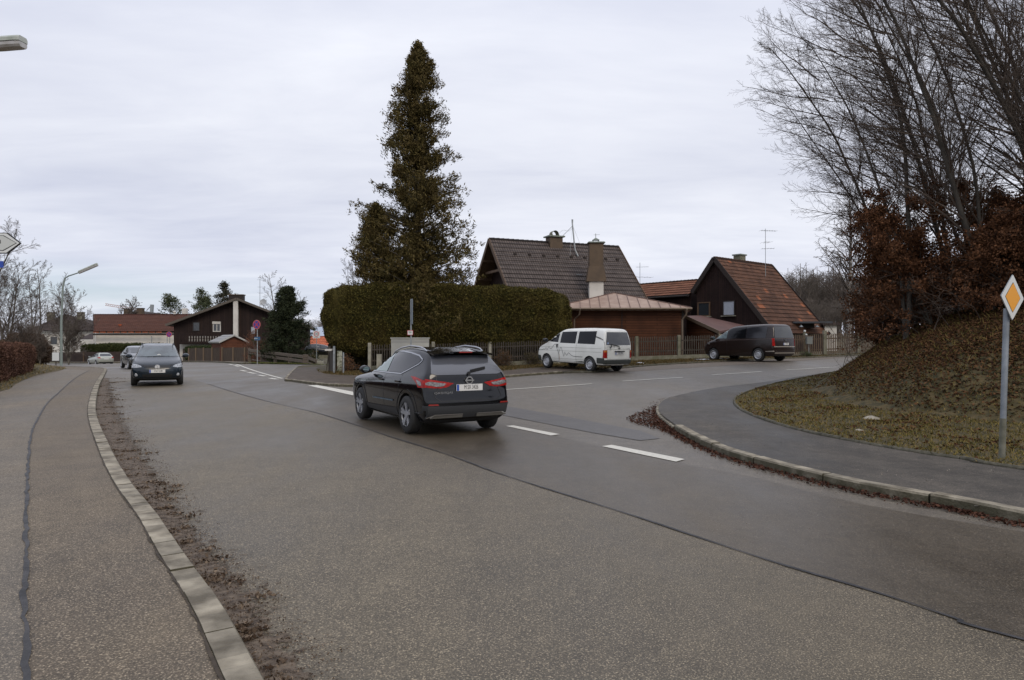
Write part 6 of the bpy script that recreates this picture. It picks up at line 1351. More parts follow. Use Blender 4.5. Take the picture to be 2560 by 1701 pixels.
def body_mesh(name, slices, wheels, rw, mats, parent, lvl=2, arch=1.13, aw=.32, hwid=.9):
    """slices bottom to top -> subdivided closed shell with wheel arches cut out"""
    V, Fc = [], []; n = None
    for s in slices:
        ring = slice_ring(**s); n = len(ring); V += ring
    m = len(slices)
    for i in range(m - 1):
        for k in range(n): Fc.append((i * n + k, (i + 1) * n + k, (i + 1) * n + (k + 1) % n, i * n + (k + 1) % n))
    def cap(base, rev):
        h = n // 2
        for k in range(h):
            a, b, c, d = base + k, base + k + 1, base + (n - k - 1) % n, base + (n - k) % n
            f = (a, b, c, d) if k not in (0, h - 1) else ((a, b, c) if k == 0 else (a, b, d))
            if len(set(f)) >= 3: Fc.append(f if rev else f[::-1])
    cap(0, True); cap((m - 1) * n, False)
    me = bpy.data.meshes.new(name); me.from_pydata(V, [], Fc); bm = bmesh.new(); bm.from_mesh(me); bmesh.ops.recalc_face_normals(bm, faces=bm.faces); bm.to_mesh(me); bm.free()
    o = bpy.data.objects.new(name, me); COL.objects.link(o); md = o.modifiers.new('s', 'SUBSURF'); md.levels = md.render_levels = lvl
    me2 = evalmesh(o); o.modifiers.clear(); o.data = me2
    for (x, side) in wheels:
        cb = MB(); cb.lathe([(rw * arch, -aw / 2 - .08), (rw * arch, aw / 2 + .12)], (0, 0, 0), axis='Y', n=40); cu = cb.build('cut', None); cu.location = (x, side * (hwid - aw / 2 + .02), rw * 1.0)
        bm = bmesh.new(); bm.from_mesh(cu.data); bmesh.ops.remove_doubles(bm, verts=bm.verts, dist=1e-5); bmesh.ops.recalc_face_normals(bm, faces=bm.faces); bm.to_mesh(cu.data); bm.free()
        md = o.modifiers.new('b', 'BOOLEAN'); md.operation = 'DIFFERENCE'; md.object = cu; md.solver = 'EXACT'
        me3 = evalmesh(o); o.modifiers.clear(); o.data = me3; bpy.data.objects.remove(cu)
    me = o.data; me.materials.clear()
    for m_ in mats: me.materials.append(m_)
    for p in me.polygons:
        c = p.center; p.material_index = 0
        for x, side in wheels:
            if abs(math.hypot(c.x - x, c.z - rw) - rw * arch) < .02 and abs(p.normal.y) < .6: p.material_index = 1
            if math.hypot(c.x - x, c.z - rw) < rw * arch and abs(c.y) < hwid - .1: p.material_index = 1
        if p.normal.z < -.7 and c.z < .5: p.material_index = 1
    me.polygons.foreach_set('use_smooth', [True] * len(me.polygons))
    try: me.set_sharp_from_angle(angle=R(38))
    except Exception: pass
    o.parent = parent; bm = bmesh.new(); bm.from_mesh(me); bv = BVHTree.FromBMesh(bm); bm.free(); return o, bv
def decal(name, poly, axis, bv, m, parent, off=.006, step=.09, thick=0, clampd=None):
    """project a 2-D outline onto the body. axis 'L'/'R' side view (x,z); 'B' rear view (y,z); 'F' front view (y,z); 'T' top (x,y)"""
    def vec(a, b):
        return {'L': Vector((a, 3, b)), 'R': Vector((a, -3, b)), 'B': Vector((-6, a, b)), 'F': Vector((9, a, b)), 'T': Vector((a, b, 5))}[axis]
    dr = {'L': Vector((0,-1,0)), 'R': Vector((0,1,0)), 'B': Vector((1,0,0)), 'F': Vector((-1,0,0)), 'T': Vector((0,0,-1))}[axis]
    tris = tessellate_polygon([[Vector((p[0], p[1], 0)) for p in poly]]); bm = bmesh.new(); vs = [bm.verts.new((p[0], p[1], 0)) for p in poly]
    for t in tris:
        try: bm.faces.new([vs[i] for i in t])
        except ValueError: pass
    a = np.array(poly); lo, hi = a.min(0), a.max(0)
    for ax in (0, 1):
        k = math.ceil(lo[ax] / step)
        while k * step < hi[ax]:
            bmesh.ops.bisect_plane(bm, geom=bm.verts[:] + bm.edges[:] + bm.faces[:], plane_co=(k * step, k * step, 0), plane_no=(1 - ax, ax, 0), dist=1e-6); k += 1
    bad = []; hits = {v: bv.ray_cast(vec(v.co.x, v.co.y), dr) for v in bm.verts}; ds = sorted(h[3] for h in hits.values() if h[0] is not None); dmin = ds[0] if ds else 0
    for v in bm.verts:
        h = hits[v]
        if h[0] is None or (clampd and h[3] > dmin + clampd): bad.append(v)
        else: n = h[1]; v.co = h[0] + (n if n.dot(dr) < 0 else -n) * off
    if bad: bmesh.ops.delete(bm, geom=bad, context='VERTS')
    bmesh.ops.recalc_face_normals(bm, faces=bm.faces); s = sum(f.normal.dot(dr) * f.calc_area() for f in bm.faces)
    if s > 0: bmesh.ops.reverse_faces(bm, faces=bm.faces)
    if thick:
        r_ = bmesh.ops.solidify(bm, geom=bm.faces[:], thickness=thick)
    for f in bm.faces: f.smooth = True
    me = bpy.data.meshes.new(name); bm.to_mesh(me); bm.free()
    try: me.set_sharp_from_angle(angle=R(35))
    except Exception: pass
    return linkmesh(name, me, m, parent)
def line(pts, wd):
    Lp, Rp = [], []; p = [np.array(q, float) for q in pts]
    for i in range(len(p)):
        a = p[max(i - 1, 0)]; b = p[min(i + 1, len(p) - 1)]; t = (b - a) / (np.hypot(*(b - a)) + 1e-9); n = np.array((-t[1], t[0])); Lp.append(tuple(p[i] + n * wd / 2)); Rp.append(tuple(p[i] - n * wd / 2))
    return Lp + Rp[::-1]
def strip(name, pts, wd, axis, bv, m, parent, off=.008, closed=False, thick=0):
    if closed: pts = list(pts) + [pts[0]]
    base = None; q = []
    for a, b in zip(pts[:-1], pts[1:]):
        n = max(1, int(math.hypot(b[0] - a[0], b[1] - a[1]) / .08)); q += [(a[0] + (b[0] - a[0]) * k / n, a[1] + (b[1] - a[1]) * k / n) for k in range(n)]
    q.append(pts[-1]); 
    vec = {'L': lambda a, b: Vector((a, 3, b)), 'R': lambda a, b: Vector((a, -3, b)), 'B': lambda a, b: Vector((-6, a, b)), 'F': lambda a, b: Vector((9, a, b)), 'T': lambda a, b: Vector((a, b, 5))}[axis]
    dr = {'L': Vector((0,-1,0)), 'R': Vector((0,1,0)), 'B': Vector((1,0,0)), 'F': Vector((-1,0,0)), 'T': Vector((0,0,-1))}[axis]
    pl = line(q, wd); n = len(q); mb = MB(); V = []
    for a, b in pl:
        h = bv.ray_cast(vec(a, b), dr); V.append(None if h[0] is None else h[0] + (h[1] if h[1].dot(dr) < 0 else -h[1]) * off)
    for i in range(n - 1):
        f = [V[i], V[i + 1], V[2 * n - 2 - i], V[2 * n - 1 - i]]
        if all(x is not None for x in f): mb.poly(f)
    return mb.build(name, m, parent, local=True)
def wheel(root, x, y, r, wd, style, side, steer=0):
    c = Vector((x, y, r)); M = Matrix.Rotation(steer, 4, 'Z'); ri = r * .66
    mb = MB(); mb.lathe([(ri, -wd / 2), (r * .90, -wd / 2), (r * .975, -wd / 2 + .02), (r, -wd / 4), (r, wd / 4), (r * .975, wd / 2 - .02), (r * .90, wd / 2), (ri, wd / 2)], c, axis='Y', n=36, M=M, caps=(0, 0))
    t = mb.build('wheel', m_tyre, root, local=True, smooth_=True); o = side * wd / 2
    mb = MB()
    prof = [(ri, o - side * .01), (ri * .96, o - side * .0), (ri * .9, o - side * .05), (ri * .8, o - side * .075), (.02, o - side * .08)] if style == 'alloy' else [(ri, o - side * .004), (ri * .95, o + side * .002), (ri * .86, o - side * .03), (ri * .7, o - side * .05), (ri * .55, o - side * .012), (ri * .35, o - side * .005), (ri * .3, o - side * .02), (.02, o - side * .02)]
    mb.lathe([(a, b) for a, b in prof], c, axis='Y', n=32, M=M, caps=(0, 1))
    rim = mb.build('rim', m_dark if style == 'alloy' else m_hubcap, t, local=True, smooth_=True)
    if style == 'alloy':
        mb = MB()
        for k in range(5):
            a = 2 * PI * k / 5 + .3
            for da in (-.14, .14):
                u = Vector((math.cos(a + da), 0, math.sin(a + da))); p0 = c + M @ (u * .05 + Vector((0, o - side * .035, 0))); p1 = c + M @ (u * ri * .97 + Vector((0, o - side * .012, 0))); mb.bar(p0, p1, .045, .03, up=M @ Vector((0, 1, 0)))
        mb.lathe([(ri * 1.0, o - side * .012), (ri * .93, o - side * .004), (ri * .91, o - side * .03)], c, axis='Y', n=32, M=M, caps=(0, 0))
        mb.lathe([(.075, o - side * .04), (.07, o - side * .01), (.01, o - side * .008)], c, axis='Y', n=16, M=M); mb.build('spokes', m_alloy, t, local=True, smooth_=False)
    else:
        mb = MB()
        for k in range(12): a = 2 * PI * k / 12; u = Vector((math.cos(a), 0, math.sin(a))); mb.box(c + M @ (u * ri * .78 + Vector((0, o - side * .035, 0))), (.03, .012, .03))
        mb.build('wheel_holes', m_dark, t, local=True)
    return t
def plate(root, x, y, z, wd, s, facing, name='licence_plate', tilt=0):
    """facing -1: seen from behind; +1: seen from the front"""
    M = Matrix.Translation((x, y, z)) @ Matrix.Rotation(-PI / 2 if facing < 0 else PI / 2, 4, 'Z') @ Matrix.Rotation(R(tilt), 4, 'X')     # plate local: X right as seen, -Y towards viewer, Z up
    def bx(mb, cx, w_, h_, y0, y1):
        q = [M @ Vector(v) for v in ((cx - w_/2, y0, -h_/2), (cx + w_/2, y0, -h_/2), (cx + w_/2, y0, h_/2), (cx - w_/2, y0, h_/2))]; r_ = [M @ Vector(v) for v in ((cx - w_/2, y1, -h_/2), (cx + w_/2, y1, -h_/2), (cx + w_/2, y1, h_/2), (cx - w_/2, y1, h_/2))]
        mb.poly(q); mb.poly(r_[::-1])
        for k in range(4): mb.poly([q[k], r_[k], r_[(k + 1) % 4], q[(k + 1) % 4]][::-1])
    mb = MB(); bx(mb, 0, wd, .115, -.006, .012); p = mb.build(name, m_plate, root, local=True)
    mb = MB(); bx(mb, -wd / 2 + .028, .045, .108, -.009, -.0065); mb.build('blue_strip', m_blue, p, local=True)
    text(s, .105, p, M @ Matrix.Translation((.03, -.008, .003)) @ Matrix.Rotation(PI / 2, 4, 'X'), m_ink, sx=(wd - .09) / (.064 * len(s)) * .80)
    return p
def mirror(root, x, y, z, side, m, s=1.0, mg=None):
    mb = MB(); pr = [(.00, .62), (.03, .9), (.08, 1), (.14, .85), (.19, .45)]
    rings = []
    for dx, k in pr: rings.append([Vector((x + dx * s, y + side * (.0 + .11 * s) + .12 * s * k * math.cos(a) , z + .085 * s * k * math.sin(a))) for a in np.linspace(0, 2 * PI, 13)[:-1]])
    for a, b in zip(rings[:-1], rings[1:]):
        for q in range(12): mb.poly([a[q], a[(q + 1) % 12], b[(q + 1) % 12], b[q]])
    mb.poly(rings[0][::-1]); mb.poly(rings[-1]); mb.bar((x + .06, y - side * .03, z - .05), (x + .08, y + side * .06, z - .04), .06, .04)
    o = mb.build('mirror', m, root, local=True, smooth_=True)
    mb = MB(); mb.poly([Vector((x - .004, y + side * .11 * s + .105 * s * .62 * math.cos(a) * 1.0, z + .085 * s * .58 * math.sin(a))) for a in np.linspace(0, 2 * PI, 17)[:-1]][::-1]); mb.build('mirror_glass', mat('mirror_glass', (.35,.42,.42), .05, 1), o, local=True)
    return o
def ring_mesh(mb, M, r0, r1, n=28, t=.006):
    for k in range(n):
        a, b = 2 * PI * k / n, 2 * PI * (k + 1) / n; p = [Vector((math.cos(a) * r0, -t, math.sin(a) * r0)), Vector((math.cos(b) * r0, -t, math.sin(b) * r0)), Vector((math.cos(b) * r1, -t, math.sin(b) * r1)), Vector((math.cos(a) * r1, -t, math.sin(a) * r1))]
        mb.poly([M @ q for q in p]); mb.poly([M @ p[0], M @ (p[0] + Vector((0, t, 0))), M @ (p[1] + Vector((0, t, 0))), M @ p[1]])
def face_M(x, y, z, facing): return Matrix.Translation((x, y, z)) @ Matrix.Rotation(-PI / 2 if facing < 0 else PI / 2, 4, 'Z')
def vw_badge(root, x, z, r, facing, m=None):
    M = face_M(x, 0, z, facing); mb = MB(); ring_mesh(mb, M, r, r * .82, t=.012)
    def st(a, b, w_=.2):
        mb.bar(M @ Vector((a[0] * r, -.008, a[1] * r)), M @ Vector((b[0] * r, -.008, b[1] * r)), .004, r * w_, up=Vector((0, 0, 1))) if abs(a[0] - b[0]) > 1e-6 else None
    for s in (-1, 1): st((s * .38, .78), (0, .05)); st((s * .85, .35), (s * .42, -.78)); st((s * .42, -.78), (0, .0))
    b = mb.build('badge', m or m_chrome, root, local=True)
    mb = MB(); mb.poly([M @ Vector((math.cos(a) * r * .9, -.003, math.sin(a) * r * .9)) for a in np.linspace(0, 2 * PI, 25)[:-1]]); mb.build('badge_ground', mat('badge_blue', (.06,.07,.12), .4) if m is None else m_plate, b, local=True)
def sl(zr, zf, xr, xf, hw, bulge=0, rr=.12, rf=.2, bowr=.05, bowf=.12, taper=.05): return dict(zr=zr, zf=zf, bulge=bulge, xr=xr, xf=xf, hw=hw, rr=rr, rf=rf, bowr=bowr, bowf=bowf, taper=taper)
def place(root, axle, ang, wb, z_extra=(0, 0)):
    h = Vector((math.cos(ang), math.sin(ang), 0)); z0 = G(*axle) + z_extra[0]; fr = Vector((axle[0], axle[1], 0)) + h * wb; z1 = G(fr.x, fr.y) + z_extra[1]
    root.location = (axle[0], axle[1], z0 + .013); root.rotation_euler = (0, -math.atan2(z1 - z0, wb), ang)

# ---- black compact SUV
m_blackp = mat('paint_black', (.003,.0035,.005), .10, coat=.35, spec=.35)
m_trimc = mat('trim_satin', (.42,.43,.45), .35, .8)
m_clad = mat('cladding_dark_grey', (.028,.030,.033), .5)
root = thing('suv', (0, 0, 0), 0, 'black compact SUV with roof rails seen from behind, driving away', 'car')
SL = [sl(.22, .22, -.55, 3.2, .70), sl(.22, .22, -.66, 3.38, .80), sl(.36, .36, -.80, 3.50, .885), sl(.50, .50, -.845, 3.54, .90), sl(.66, .62, -.84, 3.55, .902), sl(.80, .74, -.80, 3.53, .902), sl(.94, .84, -.80, 3.46, .893), sl(1.05, .92, -.78, 3.32, .870),
      sl(1.12, 1.00, -.755, 2.62, .825, .0, .10, .25), sl(1.20, 1.08, -.70, 2.36, .785, .0, .10, .3), sl(1.36, 1.30, -.545, 1.93, .705, .01, .1, .3), sl(1.46, 1.44, -.44, 1.60, .655, .03, .1, .35), sl(1.515, 1.50, -.36, 1.35, .585, .045, .12, .35), sl(1.53, 1.515, -.2, 1.15, .42, .05, .12, .3), sl(1.535, 1.52, .1, .9, .2, .045, .12, .2)]
WH = [(0, 1), (0, -1), (2.646, 1), (2.646, -1)]
bd, bv = body_mesh('body', SL, WH, .345, [m_blackp, m_dark], root, arch=1.14, hwid=.90)
for x, s in WH: wheel(root, x, s * .785, .345, .215, 'alloy', s)
SW = {'L': [], 'R': []}
for ax, nm in (('L', 'left'), ('R', 'right')):
    decal('side_window', [(2.22, 1.075), (2.10, 1.17), (1.84, 1.335), (1.55, 1.41), (1.20, 1.455), (1.20, 1.085)], ax, bv, m_glassg if ax == 'L' else m_glass, root)
    decal('side_window', [(1.10, 1.085), (1.10, 1.46), (.70, 1.465), (.25, 1.44), (-.10, 1.395), (-.24, 1.345), (-.19, 1.285), (.10, 1.185), (.36, 1.095)], ax, bv, mat('glass_smoke', (.022,.023,.028), .08, spec=.5), root)
    strip('window_trim', [(2.28, 1.06), (2.12, 1.19), (1.86, 1.352), (1.55, 1.43), (1.15, 1.478), (.70, 1.485), (.27, 1.462), (-.10, 1.418), (-.28, 1.352), (-.29, 1.33), (-.21, 1.265), (.09, 1.163), (.38, 1.072)], .022, ax, bv, m_trimc, root, .009)
    strip('window_trim', [(2.30, 1.058), (.38, 1.072)], .018, ax, bv, m_trimc, root, .009)
    # dark cladding around arches and along the sill
    for xc in (0, 2.646):
        r0, r1 = .345 * 1.14, .345 * 1.14 + .075
        strip('arch_cladding', [(xc + math.cos(a) * (r0 + .036), .345 + math.sin(a) * (r0 + .036)) for a in np.linspace(-.35, PI + .35, 22)], .075, ax, bv, m_clad, root, .011)
    decal('sill_cladding', [(.46, .30), (2.2, .30), (2.2, .40), (.46, .44)], ax, bv, m_clad, root, .012)
    strip('door_trim', [(.62, .565), (1.75, .55)], .028, ax, bv, mat('trim_bluegrey', (.10,.16,.22), .3, .6), root, .014)
    for pts in ([(1.15, 1.07), (1.17, .8), (1.12, .42)], [(2.2, 1.05), (2.26, .8), (2.2, .42)], [(.28, 1.07), (.36, .86), (.44, .66)]): strip('door_gap', pts, .010, ax, bv, m_ink, root, .004)
    for x in (1.3, .42): 
        h = bv.ray_cast(Vector((x, 3 if ax == 'L' else -3, .93)), Vector((0, -1 if ax == 'L' else 1, 0)))[0]
        mb = MB(); mb.bar(h + Vector((-.1, 0, 0)) + Vector((0, .02 if ax == 'L' else -.02, 0)), h + Vector((.1, .02 if ax == 'L' else -.02, 0)), .02, .03); mb.build('door_handle', m_blackp, root, local=True)
    mirror(root, 1.98, .86 if ax == 'L' else -.86, 1.10, 1 if ax == 'L' else -1, m_blackp, 1.0)
    sy = 1 if ax == 'L' else -1; mb = MB(); zz = lambda x: bv.ray_cast(Vector((x, sy * .56, 4)), Vector((0, 0, -1)))[0].z
    mb.tube([(1.45, sy * .575, zz(1.45) + .0), (1.30, sy * .575, zz(1.30) + .03), (1.0, sy * .575, zz(1.0) + .045), (.5, sy * .575, zz(.5) + .05), (.05, sy * .575, zz(.05) + .04), (-.12, sy * .575, zz(-.12) + .03), (-.24, sy * .57, zz(-.24) - .0)], [.012, .016, .017, .017, .017, .015, .010], 8); mb.build('roof_rail', m_trimc, root, local=True, smooth_=True)
    # tail lamps: red frame, clear core
    S_ = [(.40, .895), (.56, .83), (.70, .835), (.80, .85)]
    decal('tail_lamp', [(sy * y, z) for y, z in ((.30, .94), (.42, .875), (.56, .855), (.86, .875), (.86, .985), (.80, 1.02), (.52, .975))], 'B', bv, m_red, root, .012, .04, clampd=.30)
    decal('tail_lamp_core', [(sy * y, z) for y, z in ((.44, .935), (.50, .893), (.62, .885), (.80, .92), (.80, .955), (.74, .975), (.58, .955))], 'B', bv, m_core, root, .018, .04, clampd=.3)
    decal('tail_lamp', [(-.74, .87), (-.72, .99), (-.60, 1.01), (-.30, 1.045), (-.12, 1.05), (-.40, .945), (-.50, .865)], ax, bv, m_red, root, .010, .05, clampd=.28)
    decal('tail_lamp_core', [(-.64, .905), (-.60, .965), (-.40, 1.0), (-.47, .93), (-.55, .895)], ax, bv, m_core, root, .015, .05)
    decal('reflector', [(sy * y, z) for y, z in ((.60, .562), (.78, .564), (.77, .586), (.62, .585))], 'B', bv, m_redd, root, .036, .04, clampd=.15)
decal('rear_window', [(-.60, 1.085), (.60, 1.085), (.70, 1.11), (.655, 1.24), (.575, 1.42), (-.575, 1.42), (-.655, 1.24), (-.70, 1.11)], 'B', bv, mat('rear_glass', (.085,.09,.105), .12, spec=.9), root, .008, .07)
decal('windscreen', [(-.66, 1.12), (.66, 1.12), (.56, 1.42), (-.56, 1.42)], 'F', bv, m_glass, root, .008)
# rear bumper with two silver skid plates, spoiler, wiper, trim
decal('rear_bumper', [(-.90, .34), (.90, .34), (.90, .56), (.55, .545), (-.55, .545), (-.90, .56)], 'B', bv, m_clad, root, .022, .06, thick=.012)
for s in (-1, 1):
    mb = MB(); 
    pts = [(s * .14, .40), (s * .66, .40), (s * .74, .36), (s * .74, .33), (s * .14, .335)]; V_ = []
    for y, z in pts: h = bv.ray_cast(Vector((-6, y, max(z, .36))), Vector((1, 0, 0)))[0]; V_.append(Vector((h.x - .035, y, z)))
    mb.poly(V_ if s < 0 else V_[::-1]); W_ = [v + Vector((.02, 0, 0)) for v in V_]
    for k in range(5): mb.poly([V_[k], V_[(k + 1) % 5], W_[(k + 1) % 5], W_[k]] )
    mb.build('skid_plate', mat('skid_silver', (.16,.155,.14), .45, .5), root, local=True)
    strip('skid_edge', [(s * .14, .412), (s * .66, .412), (s * .78, .362)], .012, 'B', bv, m_chrome, root, .04)
mb = MB(); n = 16; top, bot = [], []
for k in range(n + 1):
    y = -.60 + 1.2 * k / n; e = 1 - (abs(y) / .60) ** 4; zr_ = 1.535 - .05 * (y / .6) ** 2; xe = -.60 - .06 * e
    top.append((Vector((-.22, y * .98, zr_ + .018)), Vector((xe, y, zr_ - .035)))); bot.append((Vector((-.22, y * .98, zr_ - .03)), Vector((xe + .02, y * .985, zr_ - .065))))
for k in range(n):
    mb.poly([top[k][0], top[k][1], top[k + 1][1], top[k + 1][0]]); mb.poly([bot[k][1], bot[k][0], bot[k + 1][0], bot[k + 1][1]]); mb.poly([top[k][1], bot[k][1], bot[k + 1][1], top[k + 1][1]])
for k in (0, n): mb.poly([top[k][0], bot[k][0], bot[k][1], top[k][1]])
sp = mb.build('roof_spoiler', m_blackp, root, local=True)
mb = MB(); mb.box((-.665, 0, 1.485), (.012, .26, .022)); mb.build('brake_lamp', m_redd, sp, local=True)
mb = MB(); h = bv.ray_cast(Vector((-6, 0, 1.13)), Vector((1, 0, 0)))[0]; mb.lathe([(.03, -.03), (.03, 0)], h + Vector((-.03, 0, -.02)), axis='X', n=12)
a = bv.ray_cast(Vector((-6, -.05, 1.15)), Vector((1, 0, 0)))[0] + Vector((-.035, 0, 0)); b = bv.ray_cast(Vector((-6, -.36, 1.20)), Vector((1, 0, 0)))[0] + Vector((-.03, 0, 0)); mb.bar(a, b, .03, .045); mb.build('rear_wiper', m_black, root, local=True)
strip('tailgate_gap', [(-.62, 1.06), (-.60, .84), (-.66, .70), (-.55, .63), (.55, .63), (.66, .70), (.60, .84), (.62, 1.06)], .012, 'B', bv, m_ink, root, .004)
h = bv.ray_cast(Vector((-6, 0, .93)), Vector((1, 0, 0)))[0]; M = face_M(h.x - .012, 0, .985, -1); mb = MB(); ring_mesh(mb, M, .072, .050, t=.014); mb.bar(M @ Vector((-.09, -.014, 0)), M @ Vector((.09, -.014, 0)), .01, .026); mb.build('badge', m_chrome, root, local=True)
h = bv.ray_cast(Vector((-6, 0, .86)), Vector((1, 0, 0)))[0]; plate(root, h.x - .022, 0, .86, .52, 'M SX 3426', -1)
h = bv.ray_cast(Vector((-6, .48, .80)), Vector((1, 0, 0)))[0]; text('QASHQAI', .055, root, face_M(h.x - .014, .50, .775, -1) @ Matrix.Rotation(PI / 2, 4, 'X'), m_chrome, 'model_lettering', sx=1.5)
place(root, (-1.175, 12.9), R(120.5), 2.646)

# ---- dark blue compact MPV coming towards the camera
m_navy = mat('paint_dark_teal', (.008,.015,.023), .2, coat=.25, spec=.4)
root = thing('parked_car', (0, 0, 0), 0, 'dark blue green compact car facing the camera on the left lane', 'car'); root.name = 'compact_car'
SL = [sl(.20, .20, -.5, 3.1, .66), sl(.20, .20, -.62, 3.28, .76), sl(.32, .32, -.74, 3.40, .85), sl(.46, .46, -.78, 3.44, .875), sl(.62, .60, -.80, 3.44, .88), sl(.80, .72, -.79, 3.39, .88), sl(.94, .82, -.76, 3.28, .865), sl(1.03, .91, -.74, 3.05, .84),
      sl(1.08, 1.0, -.72, 2.62, .80, 0, .1, .3), sl(1.16, 1.07, -.70, 2.42, .765, 0, .1, .35), sl(1.34, 1.29, -.63, 1.98, .69, .01, .1, .35), sl(1.46, 1.44, -.54, 1.62, .63, .03, .1, .35), sl(1.52, 1.50, -.42, 1.38, .55, .045, .12, .35), sl(1.53, 1.515, -.2, 1.1, .38, .05, .12, .3), sl(1.535, 1.52, .1, .9, .18, .045, .12, .2)]
WH = [(0, 1), (0, -1), (2.578, 1), (2.578, -1)]
bd, bv = body_mesh('body', SL, WH, .315, [m_navy, m_dark], root, arch=1.13, hwid=.88)
for x, s in WH: wheel(root, x, s * .77, .315, .20, 'steel', s)
decal('windscreen', [(-.70, 1.075), (.70, 1.075), (.66, 1.18), (.55, 1.455), (-.55, 1.455), (-.66, 1.18)], 'F', bv, mat('screen_grey', (.075,.10,.11), .08, col2=(.03,.04,.045), sc=2.2, spec=.9), root, .008, .08)
for k, (y, z, s) in enumerate(((-.55, 1.105, .07), (-.44, 1.10, .08), (.05, 1.115, .09), (.55, 1.10, .05))):
    h = bv.ray_cast(Vector((9, y, z)), Vector((-1, 0, 0))); mb = MB(); c = h[0] + h[1] * .012; mb.poly([c + Vector((-.35 * b_, a_, b_)) for a_, b_ in ((-s, -.03), (s, -.03), (s * .5, .02), (0, .045), (-s * .6, .02))]); mb.build('screen_reflection', mat('reflection_pale', (.45,.47,.46), .5), root, local=True) if k == 2 else None  # pale reflection painted as a patch low on the windscreen
decal('bonnet_gap', line([(-.78, .93), (-.60, .80), (-.35, .77), (.35, .77), (.60, .80), (.78, .93)], .012), 'F', bv, m_ink, root, .004)
decal('grille', [(-.52, .765), (.52, .765), (.34, .665), (.12, .64), (-.12, .64), (-.34, .665)], 'F', bv, m_black, root, .008, .05)
for z in (.735, .70): strip('grille_bar', [(-.42, z), (.42, z)], .014, 'F', bv, mat('grille_grey', (.05,.055,.06), .3, .5), root, .016)
decal('lower_grille', [(-.50, .44), (.50, .44), (.46, .33), (-.46, .33)], 'F', bv, m_black, root, .008, .06)
strip('bumper_lip', [(-.7, .30), (.7, .30)], .02, 'F', bv, mat('grille_grey', (.05,.055,.06), .3, .5), root, .012)
for sy in (-1, 1):
    decal('headlight', [(sy * y, z) for y, z in ((.50, .70), (.53, .745), (.66, .80), (.83, .815), (.85, .76), (.83, .685), (.66, .675))], 'F', bv, m_clear, root, .010, .05)
    h = bv.ray_cast(Vector((9, sy * .68, .42)), Vector((-1, 0, 0)))[0]; mb = MB(); mb.lathe([(.055, -.02), (.055, .012), (.04, .018), (.01, .02)], h, axis='X', n=16); mb.build('fog_lamp', m_clear, root, local=True)
    mirror(root, 2.02, sy * .86, 1.10, sy, m_navy, 1.0)
    ax = 'L' if sy > 0 else 'R'
    decal('side_window', [(2.22, 1.06), (1.86, 1.30), (1.45, 1.42), (1.05, 1.45), (1.05, 1.05)], ax, bv, m_glass, root); decal('side_window', [(.97, 1.05), (.97, 1.45), (.2, 1.45), (-.25, 1.36), (-.40, 1.14), (-.2, 1.06)], ax, bv, m_glass, root)
    for pts in ([(1.0, 1.03), (1.0, .4)], [(2.1, 1.0), (2.12, .4)]): strip('door_gap', pts, .012, ax, bv, m_ink, root, .004)
    mb = MB(); mb.tube([(1.35, sy * .56, 1.50), (1.2, sy * .56, 1.56), (.0, sy * .56, 1.575), (-.3, sy * .55, 1.50)], .018, 6); mb.build('roof_rail', m_black, root, local=True)
vw_badge(root, bv.ray_cast(Vector((9, 0, .70)), Vector((-1, 0, 0)))[0].x + .018, .705, .085, 1, m_chrome)
h = bv.ray_cast(Vector((9, 0, .55)), Vector((-1, 0, 0)))[0]; plate(root, h.x + .02, 0, .55, .52, 'STA P 2108', 1)
for sy in (-1, 1): mb = MB(); a = bv.ray_cast(Vector((9, sy * .1 + .3, 1.09)), Vector((-1, 0, 0)))[0] + Vector((.02, 0, 0)); b = bv.ray_cast(Vector((9, sy * .1 - .25, 1.075)), Vector((-1, 0, 0)))[0] + Vector((.02, 0, 0)); mb.bar(a, b, .015, .015); mb.build('wiper', m_black, root, local=True)
hd = R(-63); ax_f = (-13.37, 25.75); place(root, (ax_f[0] - 2.578 * math.cos(hd), ax_f[1] - 2.578 * math.sin(hd)), hd, 2.578)

# ---- white van, older shape
m_wh = mat('paint_white_van', (.82,.82,.76), .35, coat=.4, col2=(.72,.72,.66), sc=1.5)
root = thing('van', (0, 0, 0), 0, 'white older van with black zigzag line on its side, nose on the verge', 'van')
SL = [sl(.30, .30, -.75, 3.5, .74), sl(.30, .30, -.84, 3.66, .84), sl(.42, .42, -.90, 3.78, .90), sl(.62, .60, -.92, 3.80, .92), sl(.85, .80, -.92, 3.78, .92), sl(1.04, .96, -.915, 3.72, .918), sl(1.14, 1.08, -.91, 3.50, .91, 0, .1, .25),
      sl(1.22, 1.22, -.90, 3.16, .895, 0, .1, .25), sl(1.34, 1.34, -.885, 2.98, .87, 0, .1, .28), sl(1.60, 1.58, -.84, 2.62, .82, .0, .1, .3), sl(1.78, 1.75, -.79, 2.33, .775, .0, .1, .3), sl(1.87, 1.83, -.74, 2.12, .72, .01, .12, .3), sl(1.905, 1.865, -.62, 1.95, .60, .025, .15, .3), sl(1.92, 1.88, -.3, 1.7, .35, .025, .15, .3), sl(1.92, 1.89, .2, 1.4, .15, .02, .15, .2)]
WH = [(0, 1), (0, -1), (2.92, 1), (2.92, -1)]
bd, bv = body_mesh('body', SL, WH, .325, [m_wh, m_dark], root, arch=1.18, hwid=.92)
for x, s in WH: wheel(root, x, s * .80, .325, .20, 'steel', s)
m_vg = mat('van_glass_dark', (.006,.007,.009), .06, spec=.3)
